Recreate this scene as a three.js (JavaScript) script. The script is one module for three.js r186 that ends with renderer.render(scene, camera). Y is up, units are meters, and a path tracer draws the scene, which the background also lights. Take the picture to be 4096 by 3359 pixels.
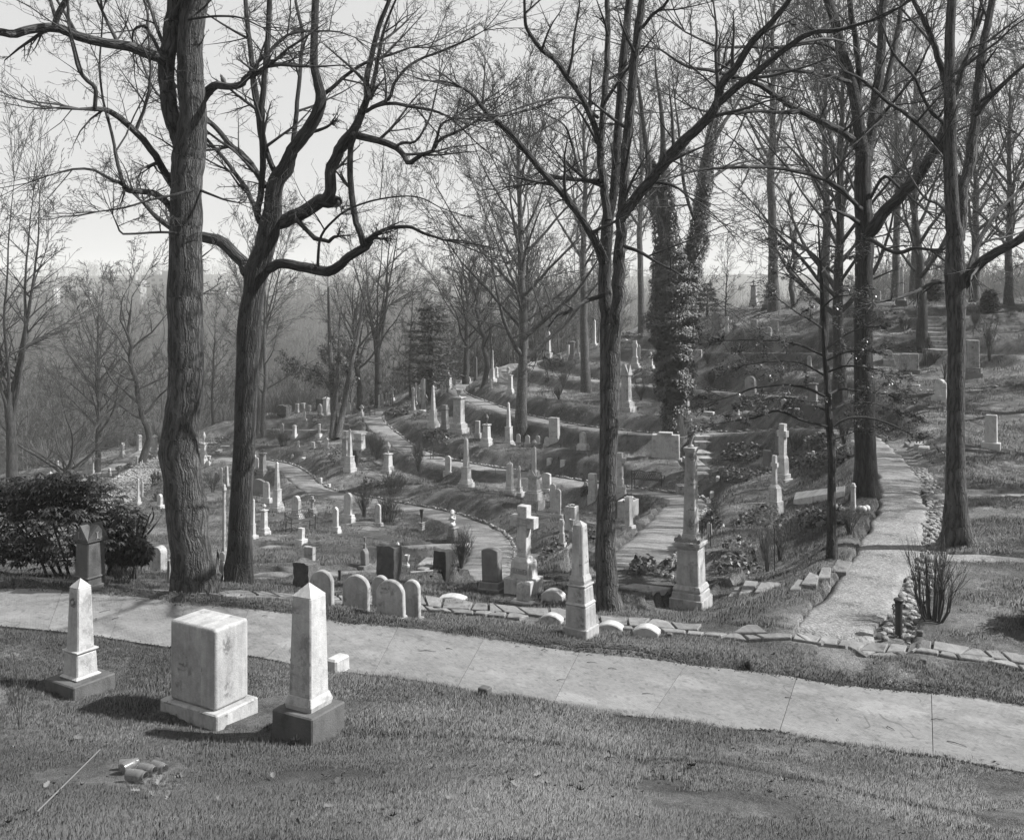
import * as THREE from 'three';
import { mergeGeometries } from 'three/addons/utils/BufferGeometryUtils.js';
import { MarchingCubes } from 'three/addons/objects/MarchingCubes.js';
import { RoundedBoxGeometry } from 'three/addons/geometries/RoundedBoxGeometry.js';
import { FontLoader } from 'three/addons/loaders/FontLoader.js';
import { TextGeometry } from 'three/addons/geometries/TextGeometry.js';

// ---------- camera, sky, sun, exposure ----------
const F = 4000, UC = 2048, VH = 1200;                  // focal length and horizon of the view camera, in photograph pixels
const scene = new THREE.Scene();
const camera = new THREE.PerspectiveCamera(2 * Math.atan(1679.5 / F) * 180 / Math.PI, 4096 / 3359, 0.1, 6000);
camera.position.set(0, 0, 0);
camera.setViewOffset(4096, 3359, 0, 1679.5 - VH, 4096, 3359);   // rising-front lens shift: verticals stay parallel
const renderer = new THREE.WebGLRenderer({ antialias: true });
renderer.toneMapping = THREE.LinearToneMapping;
renderer.toneMappingExposure = 2.05;
renderer.shadowMap.enabled = true;
const SUN = new THREE.Vector3(0.84, 0.72, -0.36).normalize();
{
  const w = 256, h = 128, data = new Float32Array(w * h * 4);
  for (let j = 0; j < h; j++) for (let i = 0; i < w; i++) {
    const el = ((j + 0.5) / h - 0.5) * Math.PI, az = ((i + 0.5) / w - 0.5) * 2 * Math.PI;
    const d = new THREE.Vector3(Math.cos(el) * Math.cos(az), Math.sin(el), Math.cos(el) * Math.sin(az));
    const c = Math.max(0, d.dot(SUN));
    let L = 0.342 + 0.025 * Math.exp(-Math.max(0, el) * 3.2) + 0.05 * Math.pow(c, 3) + 0.12 * Math.pow(c, 24);
    if (el < 0) L = 0.22;
    data.set([L, L, L, 1], (j * w + i) * 4);
  }
  const sky = new THREE.DataTexture(data, w, h, THREE.RGBAFormat, THREE.FloatType);
  sky.mapping = THREE.EquirectangularReflectionMapping; sky.magFilter = sky.minFilter = THREE.LinearFilter; sky.needsUpdate = true;
  scene.background = sky; scene.environment = sky;
  scene.environmentIntensity = 1;
}
const sun = new THREE.DirectionalLight(new THREE.Color(1, 0.995, 0.985), 5);
sun.position.copy(SUN).multiplyScalar(120); sun.target.position.set(0, -5, -40);
sun.castShadow = true; sun.shadow.radius = 1;
Object.assign(sun.shadow.camera, { left: -110, right: 110, top: 110, bottom: -110, near: 1, far: 320 });
sun.shadow.mapSize.set(4096, 4096);
scene.add(sun, sun.target);
scene.fog = new THREE.FogExp2(new THREE.Color(0.62, 0.62, 0.6), 0.00055);

// ---------- small tools ----------
function rng(seed) { let a = seed >>> 0; return () => { a = (a + 0x6d2b79f5) | 0; let t = Math.imul(a ^ (a >>> 15), 1 | a); t = (t + Math.imul(t ^ (t >>> 7), 61 | t)) ^ t; return ((t ^ (t >>> 14)) >>> 0) / 4294967296; }; }
const V3 = (x, y, z) => new THREE.Vector3(x, y, z);
const clamp = (x, a, b) => Math.min(b, Math.max(a, x)), lerp = (a, b, t) => a + (b - a) * t;
const sstep = (a, b, x) => { const t = clamp((x - a) / (b - a), 0, 1); return t * t * (3 - 2 * t); };
function hash2(i, j) { let h = Math.imul(i, 374761393) + Math.imul(j, 668265263) | 0; h = Math.imul(h ^ (h >>> 13), 1274126177); return ((h ^ (h >>> 16)) >>> 0) / 4294967296; }
function vnoise(x, y, p = 0) {      // value noise, period p in cells if given
  const i = Math.floor(x), j = Math.floor(y), fx = x - i, fy = y - j, u = fx * fx * (3 - 2 * fx), v = fy * fy * (3 - 2 * fy);
  const m = p ? (k) => ((k % p) + p) % p : (k) => k;
  return lerp(lerp(hash2(m(i), m(j)), hash2(m(i + 1), m(j)), u), lerp(hash2(m(i), m(j + 1)), hash2(m(i + 1), m(j + 1)), u), v);
}
function fbm(x, y, o = 4, p = 0) { let s = 0, a = 0.5, n = 0; for (let k = 0; k < o; k++) { s += a * vnoise(x + k * 17, y + k * 31, p); n += a; a *= 0.5; x *= 2; y *= 2; p *= 2; } return s / n; }
const at = (u, v, d) => V3((u - UC) / F * d, -(v - VH) / F * d, -d);     // a photograph pixel at a distance from the lens
const counts = {};
function numbered(name) { const n = counts[name] = (counts[name] ?? -1) + 1; return n ? name + '_' + String(n).padStart(3, '0') : name; }
function shade(o) { o.traverse((m) => { if (m.isMesh) { m.castShadow = true; m.receiveShadow = true; } }); return o; }
function thing(name, label, category, group) { const g = new THREE.Group(); g.name = numbered(name); g.userData = { label, category }; if (group) g.userData.group = group; scene.add(g); return g; }
function part(name, geo, mat, parent) { const m = new THREE.Mesh(geo, mat); m.name = name; m.castShadow = m.receiveShadow = true; parent.add(m); return m; }
function single(name, geo, mat, label, category, group) { const m = part(numbered(name), geo, mat, scene); m.userData = { label, category }; if (group) m.userData.group = group; return m; }
function structure(name, geo, mat) { const m = part(numbered(name), geo, mat, scene); m.userData.kind = 'structure'; return m; }
const CROP = { 1: [0, 2200, 1.411], 2: [1400, 2200, 1.411], 3: [2600, 2000, 1.415], 4: [0, 1500, 1.929], 5: [900, 1700, 2.042], 6: [1700, 1700, 2.042], 7: [2500, 1600, 2.042], 8: [3200, 1000, 1.9286],
  a1: [0, 0, 1.512], a2: [1300, 0, 1.512], a3: [2600, 0, 1.415], a4: [0, 900, 1.512], a5: [1300, 900, 1.512], a6: [2600, 900, 1.415], A: [1450, 1350, 3.472], B: [2550, 1150, 2.823], C: [850, 1480, 1.852], D: [2050, 1250, 1.72],
  E: [3300, 1050, 1.646], F: [250, 1600, 1.975], G: [1950, 1750, 1.72], H: [3300, 1000, 1.77], f: [0, 0, 1] };
const px = (c, x, y) => [CROP[c][0] + x / CROP[c][2], CROP[c][1] + y / CROP[c][2]];

// ---------- textures (grey: the photograph has no colour) ----------
function tex(w, h, fn, o = {}) {
  const data = new Uint8Array(w * h * 4);
  for (let j = 0; j < h; j++) for (let i = 0; i < w; i++) { const k = clamp(Math.round(fn(i / w, j / h, i, j) * 255), 0, 255), p = (j * w + i) * 4; data[p] = data[p + 1] = data[p + 2] = k; data[p + 3] = 255; }
  const t = new THREE.DataTexture(data, w, h); t.wrapS = t.wrapT = THREE.RepeatWrapping; t.magFilter = THREE.LinearFilter; t.minFilter = THREE.LinearMipmapLinearFilter; t.generateMipmaps = true;
  if (o.color) t.colorSpace = THREE.SRGBColorSpace;
  if (o.rep) t.repeat.set(1 / o.rep[0], 1 / o.rep[1]);
  t.needsUpdate = true; return t;
}
const lin2s = (c) => c <= 0.0031308 ? c * 12.92 : 1.055 * Math.pow(c, 1 / 2.4) - 0.055;
const ctex = (w, h, fn, rep) => tex(w, h, (x, y, i, j) => lin2s(clamp(fn(x, y, i, j), 0, 1)), { color: true, rep });
const grey = (g) => new THREE.Color(g, g, g);
const M = {};
function grassField(n, strokes, seed) {      // short blades lying in all directions, as a height field
  const a = new Float32Array(n * n), r = rng(seed);
  for (let k = 0; k < strokes; k++) {
    let x = r() * n, y = r() * n, t = r() * 6.283, L = n * (0.008 + 0.022 * r()), v = 0.25 + 0.75 * r(), c = (r() - 0.5) * 0.12;
    for (let s = 0; s < L; s++) { const i = ((x | 0) % n + n) % n, j = ((y | 0) % n + n) % n, q = v * (0.6 + 0.4 * s / L); a[j * n + i] = a[j * n + i] * 0.35 + q * 0.65; x += Math.cos(t); y += Math.sin(t); t += c * 0.3; }
  }
  return a;
}
{
  const n = 1024, gf = grassField(n, 60000, 11);
  const gcol = ctex(n, n, (x, y, i, j) => { const p = fbm(x * 8, y * 8, 4, 8), q = fbm(x * 40 + 3, y * 40, 3, 40); return 0.05 + 0.27 * gf[j * n + i] * (0.6 + 0.8 * p) + 0.08 * (p - 0.5) + 0.07 * (q - 0.5); }, [2.2, 2.2]);
  const gb = tex(n, n, (x, y, i, j) => 0.55 * gf[j * n + i] + 0.45 * fbm(x * 24, y * 24, 4, 24), { rep: [2.2, 2.2] });
  M.lawn = new THREE.MeshStandardMaterial({ map: gcol, bumpMap: gb, bumpScale: 0.05, roughness: 1, vertexColors: true });
  const gravc = ctex(512, 512, (x, y) => { const s = hash2(x * 512 | 0, y * 512 | 0), q = fbm(x * 60, y * 60, 2, 60), p = fbm(x * 5, y * 5, 4, 5); return 0.155 + 0.09 * (s - 0.5) + 0.16 * (q - 0.5) + 0.14 * (p - 0.5); }, [1.6, 1.6]);
  const gravb = tex(512, 512, (x, y) => 0.6 * fbm(x * 90, y * 90, 2, 90) + 0.4 * fbm(x * 8, y * 8, 3, 8), { rep: [1.6, 1.6] });
  M.gravel = new THREE.MeshStandardMaterial({ map: gravc, bumpMap: gravb, bumpScale: 0.02, roughness: 1 });
  M.earth = new THREE.MeshStandardMaterial({ map: gravc, bumpMap: gravb, bumpScale: 0.03, roughness: 1, color: grey(0.55) });
  const conc = [1, 2].map((s) => ctex(1024, 1024, (x, y) => {
    const p = fbm(x * 3 + s, y * 3, 5, 3), q = fbm(x * 14, y * 14 + s, 4, 14), g = hash2(x * 1024 | 0, y * 1024 | 0), f = fbm(x * 90, y * 90 + s, 2, 90), st = sstep(0.6, 0.72, fbm(x * 6 + 4, y * 6 + s, 5, 6)), w = fbm(x * 5, y * 5 + 7, 3, 5), cr = 1 - sstep(0, 0.006, Math.abs(fbm(x * 2 + s * 3, y * 2 + 0.2 * w, 4, 2) - 0.5)), dk = sstep(0.8, 0.86, vnoise(x * 70 + s, y * 70, 70));
    return (0.142 + 0.07 * (p - 0.5) + 0.06 * (q - 0.5) + 0.05 * (g - 0.5) + 0.06 * (f - 0.5) + 0.035 * st) * (1 - 0.45 * cr * sstep(0.5, 0.6, w)) * (1 - 0.25 * dk);
  }, [2.6, 2.6]));
  const dim = tex(512, 512, (x, y) => { // rolled pattern of small dimples, half worn away
    const c = 20, X = x * c, Y = y * c, i = Math.floor(Y), fx = ((X + (i % 2) * 0.5) % 1) - 0.5, fy = Y - i - 0.5, e = Math.hypot(fx * 1.2, fy * 1.2), wear = sstep(0.42, 0.66, fbm(x * 3, y * 3, 3, 3));
    return 0.8 - 0.5 * wear * (1 - sstep(0.22, 0.36, e)) + 0.14 * (hash2(x * 512 | 0, y * 512 | 0) - 0.5);
  }, { rep: [0.72, 0.72] });
  M.slab = conc.map((t, k) => new THREE.MeshStandardMaterial({ map: t, bumpMap: dim, bumpScale: 0.003, roughness: 0.92, color: grey(k ? 0.94 : 1) }));
  // stones
  const weather = (base, seed, streak, mott, dark) => ctex(512, 512, (x, y) => {
    const st = fbm(x * 22 + seed, y * 1.0 * 2, 4, 22 * 0), v = fbm(x * 5 + seed, y * 5, 5, 0), g = hash2((x * 512 | 0) + seed, y * 512 | 0), fine = fbm(x * 40, y * 40 + seed, 3, 0);
    const vein = Math.pow(1 - Math.abs(2 * fbm(x * 6 + seed * 3, y * 6 + 1.2 * v, 4) - 1), 8);
    const blot = sstep(0.56, 0.74, fbm(x * 7 + 9 + seed, y * 5, 5)) * sstep(0.4, 0.6, fine);
    return base * (1 + streak * (st - 0.5) + mott * (v - 0.5) + 0.12 * (g - 0.5) + 0.25 * (fine - 0.5) - 0.18 * vein) * (1 - dark * blot);
  }, [1.1, 1.1]);
  const rough = tex(256, 256, (x, y) => 0.6 * fbm(x * 40, y * 40, 3, 40) + 0.4 * hash2(x * 256 | 0, y * 256 | 0), { rep: [0.4, 0.4] });
  const stone = (map, b = 0.004, r = 0.85, col = 1) => new THREE.MeshStandardMaterial({ map, bumpMap: rough, bumpScale: b, roughness: r, color: grey(col) });
  const w1 = weather(0.36, 3, 0.4, 0.35, 0.35), w2 = weather(0.30, 8, 0.5, 0.6, 0.55), w3 = weather(0.27, 14, 0.5, 0.7, 0.6), gr = weather(0.155, 21, 0.1, 0.35, 0.15), br = weather(0.062, 27, 0.3, 0.6, 0.3);
  M.white = stone(w1, 0.003, 0.7, 1.1); M.marble = stone(w1); M.marble2 = stone(w2); M.worn = stone(w3); M.granite = stone(gr, 0.006, 0.8); M.dark = stone(br, 0.005, 0.75, 1.15); M.brown = stone(br, 0.005, 0.85, 1.2);
  M.roughgranite = stone(gr, 0.02, 0.95, 0.8); M.roughdark = stone(br, 0.02, 0.9, 0.9);
  M.flag = [0.24, 0.30, 0.27].map((b, k) => new THREE.MeshStandardMaterial({ map: k === 1 ? w3 : w2, color: grey(b / 0.47), bumpMap: rough, bumpScale: 0.008, roughness: 0.9 }));
  M.step = new THREE.MeshStandardMaterial({ map: w3, bumpMap: rough, bumpScale: 0.006, roughness: 0.9, color: grey(0.85) });
  M.cobble = [0.5, 0.72, 0.95].map((c) => new THREE.MeshStandardMaterial({ map: w3, roughness: 0.9, color: grey(c) }));
  // bark
  const bark = (seed, nx, ny, base) => {
    const n = 512, h = new Float32Array(n * n);
    for (let j = 0; j < n; j++) for (let i = 0; i < n; i++) { const x = i / n, y = j / n, w = fbm(x * 6, y * 6 + seed, 4, 6) - 0.5; h[j * n + i] = Math.pow(Math.abs(2 * fbm(x * nx + w * 1.6, y * ny + w * 1.2 + seed, 3, 0) - 1), 0.55); }
    const f = (i, j) => { const e = Math.min(i, n - 1 - i) / 40; return h[j * n + i]; };
    return [ctex(n, n, (x, y, i, j) => base * (0.10 + 1.15 * f(i, j)) * (0.75 + 0.5 * fbm(x * 5, y * 5 + seed, 4, 5)), [0.8, 1.0]), tex(n, n, (x, y, i, j) => 0.75 * f(i, j) + 0.25 * fbm(x * 50, y * 50, 2, 50), { rep: [0.8, 1.0] })];
  };
  const mk = (b, s, r = 0.95) => new THREE.MeshStandardMaterial({ map: b[0], bumpMap: b[1], bumpScale: s, roughness: r });
  M.bark = mk(bark(3, 13, 4.5, 0.085), 0.045); M.bark2 = mk(bark(9, 20, 3, 0.06), 0.04); M.bark3 = mk(bark(15, 18, 7, 0.105), 0.02);
  M.twig = new THREE.MeshStandardMaterial({ color: grey(0.04), roughness: 0.9 });
  M.twigpale = new THREE.MeshStandardMaterial({ color: grey(0.085), roughness: 0.9 });
  M.leafdark = new THREE.MeshPhysicalMaterial({ color: grey(0.045), roughness: 0.5, side: THREE.DoubleSide });
  M.leafdry = new THREE.MeshStandardMaterial({ color: grey(0.115), roughness: 0.8, side: THREE.DoubleSide });
  M.leafdry2 = new THREE.MeshStandardMaterial({ color: grey(0.045), roughness: 0.8, side: THREE.DoubleSide });
  M.ivy = new THREE.MeshStandardMaterial({ color: grey(0.032), roughness: 0.55, side: THREE.DoubleSide });
  M.leafgloss = new THREE.MeshStandardMaterial({ color: grey(0.06), roughness: 0.35, side: THREE.DoubleSide });
  M.needle = new THREE.MeshStandardMaterial({ color: grey(0.07), roughness: 0.8, side: THREE.DoubleSide });
  M.blade = [0.105, 0.165].map((g) => new THREE.MeshStandardMaterial({ color: grey(g), roughness: 0.75, side: THREE.DoubleSide }));
  M.iron = new THREE.MeshStandardMaterial({ color: grey(0.03), roughness: 0.55, metalness: 0.3 });
  M.glass = new THREE.MeshPhysicalMaterial({ color: grey(0.55), transmission: 0.85, thickness: 0, roughness: 0.2, ior: 1.45 });
  M.far = [0.10, 0.2, 0.42].map((g) => new THREE.MeshStandardMaterial({ color: grey(g), roughness: 0.9 }));
  M.pane = new THREE.MeshStandardMaterial({ color: grey(0.05), roughness: 0.2 });
}
// ---------- the lie of the land: a smooth surface through surveyed spots (photograph pixel, distance) ----------
const SPOTS = [
  [-900, 3359, 5.7], [-200, 3359, 5.7], [1024, 3359, 5.7], [2048, 3359, 5.7], [3072, 3359, 5.65], [4300, 3359, 5.5], [5200, 3359, 5.5],
  [1240, 2960, 9.0], [860, 2900, 9.6], [320, 2780, 10.3], [2100, 3080, 7.5], [3000, 3150, 7.3], [-300, 2700, 10.6], [600, 3050, 8.1],
  [0, 2349, 14.2], [708, 2412, 13.4], [1400, 2497, 12.7], [2108, 2582, 12.1], [2746, 2653, 11.6], [3187, 2707, 11.3], [3978, 2809, 10.8], [4600, 2890, 10.4],
  [0, 2480, 12.5], [673, 2572, 11.8], [992, 2618, 11.6], [1400, 2696, 11.1], [1754, 2724, 10.9], [2604, 2869, 10.1], [3119, 2936, 9.9], [3731, 3046, 9.4], [4300, 3180, 8.8], [-600, 2400, 13.3],
  [440, 2363, 14.6], [700, 2385, 14.5], [1400, 2400, 15.3], [1967, 2434, 14.6], [2600, 2473, 13.7], [3300, 2533, 12.7], [3964, 2615, 11.9], [3300, 2587, 12.1], [2600, 2528, 13.0], [1967, 2470, 14.0],
  [2120, 2400, 18.0], [1985, 2370, 18.8], [2250, 2325, 20.5], [1300, 2300, 24], [1510, 2335, 21.5], [1230, 2345, 19.5], [945, 2335, 17], [690, 2335, 19], [640, 2290, 24], [1725, 2290, 26], [1870, 2295, 25.5], [2440, 2440, 15.3], [2440, 2335, 19.3],
  [1400, 2195, 34], [1205, 2175, 37], [1300, 2260, 28.5], [1215, 2110, 43], [1810, 2160, 39], [1850, 2090, 43], [1990, 2180, 35], [1950, 2270, 27.5], [2280, 2190, 31], [2200, 2120, 38], [2350, 2240, 26], [2500, 2150, 30], [2600, 2230, 23.5],
  [1860, 1945, 51], [2050, 1985, 47.5], [2560, 1965, 46.5], [2620, 2090, 33], [2720, 2010, 40], [2640, 1975, 45],
  [2300, 1930, 50.5], [2100, 1895, 54], [1800, 1850, 59], [1650, 1800, 64], [1520, 1720, 72], [1480, 1670, 78], [1500, 1645, 82], [1570, 1632, 86],
  [1700, 2040, 47], [1450, 2000, 51], [1250, 1950, 56], [1180, 1880, 63], [1120, 1855, 67], [1000, 1850, 69], [900, 1830, 71], [480, 1970, 60], [640, 1860, 74], [550, 1810, 84], [390, 1900, 75], [50, 1960, 73], [200, 1930, 76], [625, 2030, 53], [300, 2150, 40], [0, 2200, 36], [-400, 2150, 42], [560, 2200, 36],
  [2850, 1745, 53], [2650, 1740, 53.5], [2480, 1725, 56], [2300, 1705, 59], [2100, 1665, 65], [1950, 1620, 72], [1850, 1580, 80], [1820, 1560, 85], [1850, 1535, 91], [1900, 1512, 97],
  [3000, 1730, 50.5], [3280, 1712, 44], [3440, 1735, 37], [3520, 1775, 32.5], [2950, 1965, 41], [2850, 1968, 43.5],
  [2523, 1538, 73], [2239, 1498, 84], [2113, 1462, 95], [2186, 1445, 102], [2833, 1564, 66], [3300, 1590, 50], [3700, 1575, 45.5], [3970, 1555, 44], [4400, 1550, 42],
  [2670, 1405, 84], [3236, 1412, 66], [3700, 1415, 60], [3978, 1419, 57], [4500, 1430, 53],
  [3750, 1265, 66], [3950, 1262, 64], [3600, 1218, 78], [3000, 1240, 86], [2790, 1262, 95], [2600, 1290, 101], [3950, 1205, 75], [3000, 1330, 73], [3400, 1270, 69], [4500, 1250, 63], [4500, 1205, 74],
  [1600, 1660, 79], [1400, 1650, 84], [1300, 1625, 88], [1100, 1655, 88], [840, 1690, 90], [900, 1760, 80], [1250, 1760, 73], [1150, 1730, 78], [1700, 1520, 97], [2400, 1405, 108], [2000, 1470, 104], [700, 1770, 87], [480, 1790, 92], [200, 1860, 88], [0, 1900, 84], [-400, 1950, 78],
  [3450, 2010, 21.8], [3500, 2500, 13.0], [3500, 2250, 16.4], [3600, 2000, 21.5], [3560, 1880, 26], [3978, 1977, 21.8], [3830, 2180, 17.3], [3978, 2240, 16.4], [3978, 2400, 14.1], [4400, 2350, 14.6], [4500, 1970, 22], [3750, 1850, 27.5], [3900, 1750, 32.5], [3970, 1650, 38], [4500, 1700, 36],
  [3300, 2050, 24], [3100, 1945, 33], [2950, 2010, 31], [2900, 2100, 25.8], [3000, 2250, 19.3], [2800, 2300, 18.5], [2760, 2440, 15.5], [3100, 2400, 14.4], [2960, 2385, 15], [3390, 2262, 16.2], [3200, 2330, 15.6], [3120, 2100, 24.5],
  // behind the crest the slope falls to the creek
  [1100, 2000, 115], [500, 2050, 112], [-300, 2100, 108], [1600, 1950, 122], [2000, 1850, 128], [2400, 1650, 135], [2800, 1420, 130], [3400, 1280, 125], [4300, 1255, 120],
  [500, 1950, 160], [1500, 1930, 165], [2500, 1700, 170], [3300, 1350, 170], [4400, 1300, 170], [-400, 1950, 155],
].map(([u, v, d]) => { const p = at(u, v, d); return [p.x / d * 2.4, Math.log(d), p.y]; });
for (const [s, d] of [[-0.5, 3], [0, 3], [0.5, 3], [-0.5, 1.6], [0, 1.6], [0.5, 1.6]]) SPOTS.push([s * 2.4, Math.log(d), -1.6 - 0.26 * d]);
const U = (x, y) => { const q = x * x + y * y; return q < 1e-12 ? 0 : 0.5 * q * Math.log(q); };
const TPS = (() => {
  const n = SPOTS.length, N = n + 3, A = [];
  for (let i = 0; i < N; i++) A.push(new Float64Array(N + 1));
  for (let i = 0; i < n; i++) {
    for (let j = 0; j < n; j++) A[i][j] = U(SPOTS[i][0] - SPOTS[j][0], SPOTS[i][1] - SPOTS[j][1]) + (i === j ? 0.0016 : 0);
    A[i][n] = A[n][i] = 1; A[i][n + 1] = A[n + 1][i] = SPOTS[i][0]; A[i][n + 2] = A[n + 2][i] = SPOTS[i][1]; A[i][N] = SPOTS[i][2];
  }
  for (let k = 0; k < N; k++) {
    let p = k; for (let i = k + 1; i < N; i++) if (Math.abs(A[i][k]) > Math.abs(A[p][k])) p = i;
    [A[k], A[p]] = [A[p], A[k]];
    for (let i = k + 1; i < N; i++) { const f = A[i][k] / A[k][k]; if (f) for (let j = k; j <= N; j++) A[i][j] -= f * A[k][j]; }
  }
  const w = new Float64Array(N);
  for (let i = N - 1; i >= 0; i--) { let s = A[i][N]; for (let j = i + 1; j < N; j++) s -= A[i][j] * w[j]; w[i] = s / A[i][i]; }
  return w;
})();
// the surface sampled once on a fine lattice (bearing, log distance), then read bilinearly
const LA = 220, LB = 420, A0 = -0.8, A1 = 0.8, B0 = Math.log(1.5), B1 = Math.log(180), LAT = new Float32Array((LA + 1) * (LB + 1));
for (let j = 0; j <= LB; j++) for (let i = 0; i <= LA; i++) {
  const a = lerp(A0, A1, i / LA) * 2.4, b = lerp(B0, B1, j / LB), n = SPOTS.length; let s = TPS[n] + TPS[n + 1] * a + TPS[n + 2] * b;
  for (let k = 0; k < n; k++) s += TPS[k] * U(a - SPOTS[k][0], b - SPOTS[k][1]);
  LAT[j * (LA + 1) + i] = s;
}
const farY = (x, d) => { // the valley beyond the crest and the wooded slope on its other side
  const wob = 9 * (fbm(x / 160 + 7, d / 160, 3) - 0.5), right = sstep(0.08, 0.42, x / d);
  const y = d < 200 ? lerp(-26, -33, sstep(150, 200, d)) : d < 520 ? lerp(-33, -5, sstep(190, 540, d) * 0.6 + 0.4 * (d - 200) / 340) : lerp(-5, 26, sstep(500, 1100, d)) ;
  return lerp(y, lerp(-4, -9, sstep(170, 500, d)), right * (1 - sstep(300, 700, d))) + wob * sstep(150, 260, d);
};
function baseY(x, z) {
  const d = -z, plane = -1.6 - 0.26 * d; if (d < 1.6) return plane + 0.0 * x;
  const s = clamp(x / d, A0, A1 - 1e-4), b = clamp(Math.log(d), B0, B1 - 1e-4);
  const fi = (s - A0) / (A1 - A0) * LA, fj = (b - B0) / (B1 - B0) * LB, i = Math.floor(fi), j = Math.floor(fj), u = fi - i, v = fj - j, k = j * (LA + 1) + i;
  let y = lerp(lerp(LAT[k], LAT[k + 1], u), lerp(LAT[k + LA + 1], LAT[k + LA + 2], u), v);
  y = lerp(plane, y, sstep(1.6, 4.5, d));
  return d > 125 ? lerp(y, farY(x, d), sstep(125, 165, d)) : y;
}
function cast(u, v, H, d0 = 3, d1 = 175) {      // where a line of sight meets the ground
  const sx = (u - UC) / F, sy = -(v - VH) / F; let d = d0, pd = d0;
  while (d < d1) {
    if (sy * d < H(sx * d, -d)) { let a = pd, b = d; for (let k = 0; k < 24; k++) { const m = (a + b) / 2; if (sy * m < H(sx * m, -m)) b = m; else a = m; } return V3(sx * b, H(sx * b, -b), -b); }
    pd = d; d *= 1.004;
  }
  return V3(sx * d1, H(sx * d1, -d1), -d1);
}
// ---------- paths: middle lines on the ground, with width, the step of the bank below and the rise of the bank above ----------
function smoothLine(pts, n) { const c = new THREE.CatmullRomCurve3(pts, false, 'centripetal'); return c.getSpacedPoints(n); }
const PATHS = [
  { name: 'gravel_path', w: 0.98, gut: 0.42, lo: 0.15, hi: 0.2, mat: 'gravel', pts: [[3345, 2545], [3368, 2488], [3434, 2385], [3530, 2250], [3578, 2120], [3606, 2000], [3585, 1900], [3540, 1830], [3500, 1780], [3440, 1735]] },
  { name: 'gravel_path', w: 1.55, lo: 0.45, hi: 0.35, mat: 'gravel', pts: [[2360, 2345], [2480, 2305], [2590, 2200], [2680, 2100], [2730, 2040], [2745, 2000], [2690, 1985], [2600, 1978], [2470, 1956], [2300, 1934], [2100, 1898], [1950, 1874], [1800, 1853], [1700, 1822], [1610, 1784], [1545, 1732], [1500, 1692], [1490, 1660], [1520, 1640], [1590, 1622]] },
  { name: 'gravel_path', w: 1.5, lo: 0.4, hi: 0.35, mat: 'gravel', pts: [[1925, 2335], [1945, 2270], [1965, 2190], [1930, 2135], [1850, 2090], [1700, 2045], [1550, 2020], [1400, 1990], [1280, 1965], [1215, 1925], [1170, 1885], [1110, 1858], [1020, 1846], [930, 1838], [860, 1820]] },
  { name: 'gravel_path', w: 1.4, lo: 0.5, hi: 0.4, mat: 'gravel', pts: [[3460, 1752], [3280, 1714], [3000, 1730], [2850, 1741], [2650, 1742], [2480, 1728], [2300, 1707], [2100, 1668], [1990, 1636], [1900, 1603], [1850, 1583], [1822, 1562], [1836, 1544], [1885, 1520]] },
  { name: 'gravel_path', w: 1.5, lo: 0.5, hi: 0.4, mat: 'gravel', pts: [[3990, 1553], [3700, 1573], [3500, 1584], [3300, 1588], [3050, 1580], [2833, 1564], [2680, 1551], [2523, 1538], [2380, 1522], [2239, 1498], [2160, 1480], [2122, 1463], [2140, 1452], [2200, 1443]] },
  { name: 'gravel_path', w: 1.3, lo: 0.35, hi: 0.4, mat: 'gravel', pts: [[4100, 1421], [3978, 1419], [3700, 1415], [3450, 1412], [3236, 1412], [2950, 1410], [2670, 1405], [2530, 1394]] },
  { name: 'gravel_path', w: 1.4, lo: 0.1, hi: 0.05, mat: 'gravel', pts: [[1020, 2312], [1150, 2310], [1300, 2308], [1500, 2310], [1700, 2318], [1925, 2326], [2150, 2336], [2330, 2338], [2420, 2338]] },
  { name: 'gravel_path', w: 1.1, lo: 0.1, hi: 0.2, mat: 'gravel', pts: [[1000, 2188], [1150, 2194], [1300, 2196], [1450, 2196], [1600, 2194], [1760, 2190], [1900, 2186]] },
  { name: 'cobbled_drive', w: 3.2, lo: 0.2, hi: 0.25, mat: 'gravel', pts: [[300, 2060], [440, 1990], [530, 1930], [600, 1885], [660, 1850], [740, 1815], [830, 1765]] },
  { name: 'paved_path', w: 1.4, lo: 0.15, hi: 0.2, mat: 'gravel', pts: [[330, 1925], [400, 1895], [470, 1858], [540, 1822], [590, 1795]] },
  { name: 'gravel_path', w: 0.9, lo: 0.2, hi: 0.1, mat: 'gravel', pts: [[1490, 1728], [1400, 1722], [1280, 1718], [1150, 1719], [1050, 1716], [1000, 1725]] },
  { name: 'gravel_path', w: 1.3, lo: 0.2, hi: 0.25, mat: 'gravel', pts: [[4150, 1250], [3978, 1253], [3860, 1262], [3700, 1270], [3500, 1272], [3300, 1275]] },
  { name: 'paved_path', w: 0.55, lo: 0.1, hi: 0.1, mat: 'gravel', pts: [[3700, 2236], [3800, 2233], [3980, 2235], [4200, 2245]] },
  { name: 'paved_path', w: 0.55, lo: 0.1, hi: 0.1, mat: 'gravel', pts: [[3720, 1985], [3800, 1982], [3980, 1977], [4200, 1976]] },
];
for (const P of PATHS) {
  const c = P.pts.map(([u, v]) => cast(u, v, baseY));
  let L = 0; for (let i = 1; i < c.length; i++) L += c[i].distanceTo(c[i - 1]);
  P.n = Math.round(clamp(L / (P.gut ? 0.25 : 0.9), 24, 130));
  P.line = smoothLine(c, P.n);
  for (let k = 0; k < (P.gut ? 40 : 6); k++) for (let i = 1; i < P.n; i++) P.line[i].y = (P.line[i - 1].y + 2 * P.line[i].y + P.line[i + 1].y) / 4;   // walked level
  P.box = new THREE.Box3().setFromPoints(P.line).expandByScalar(5);
}
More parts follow.
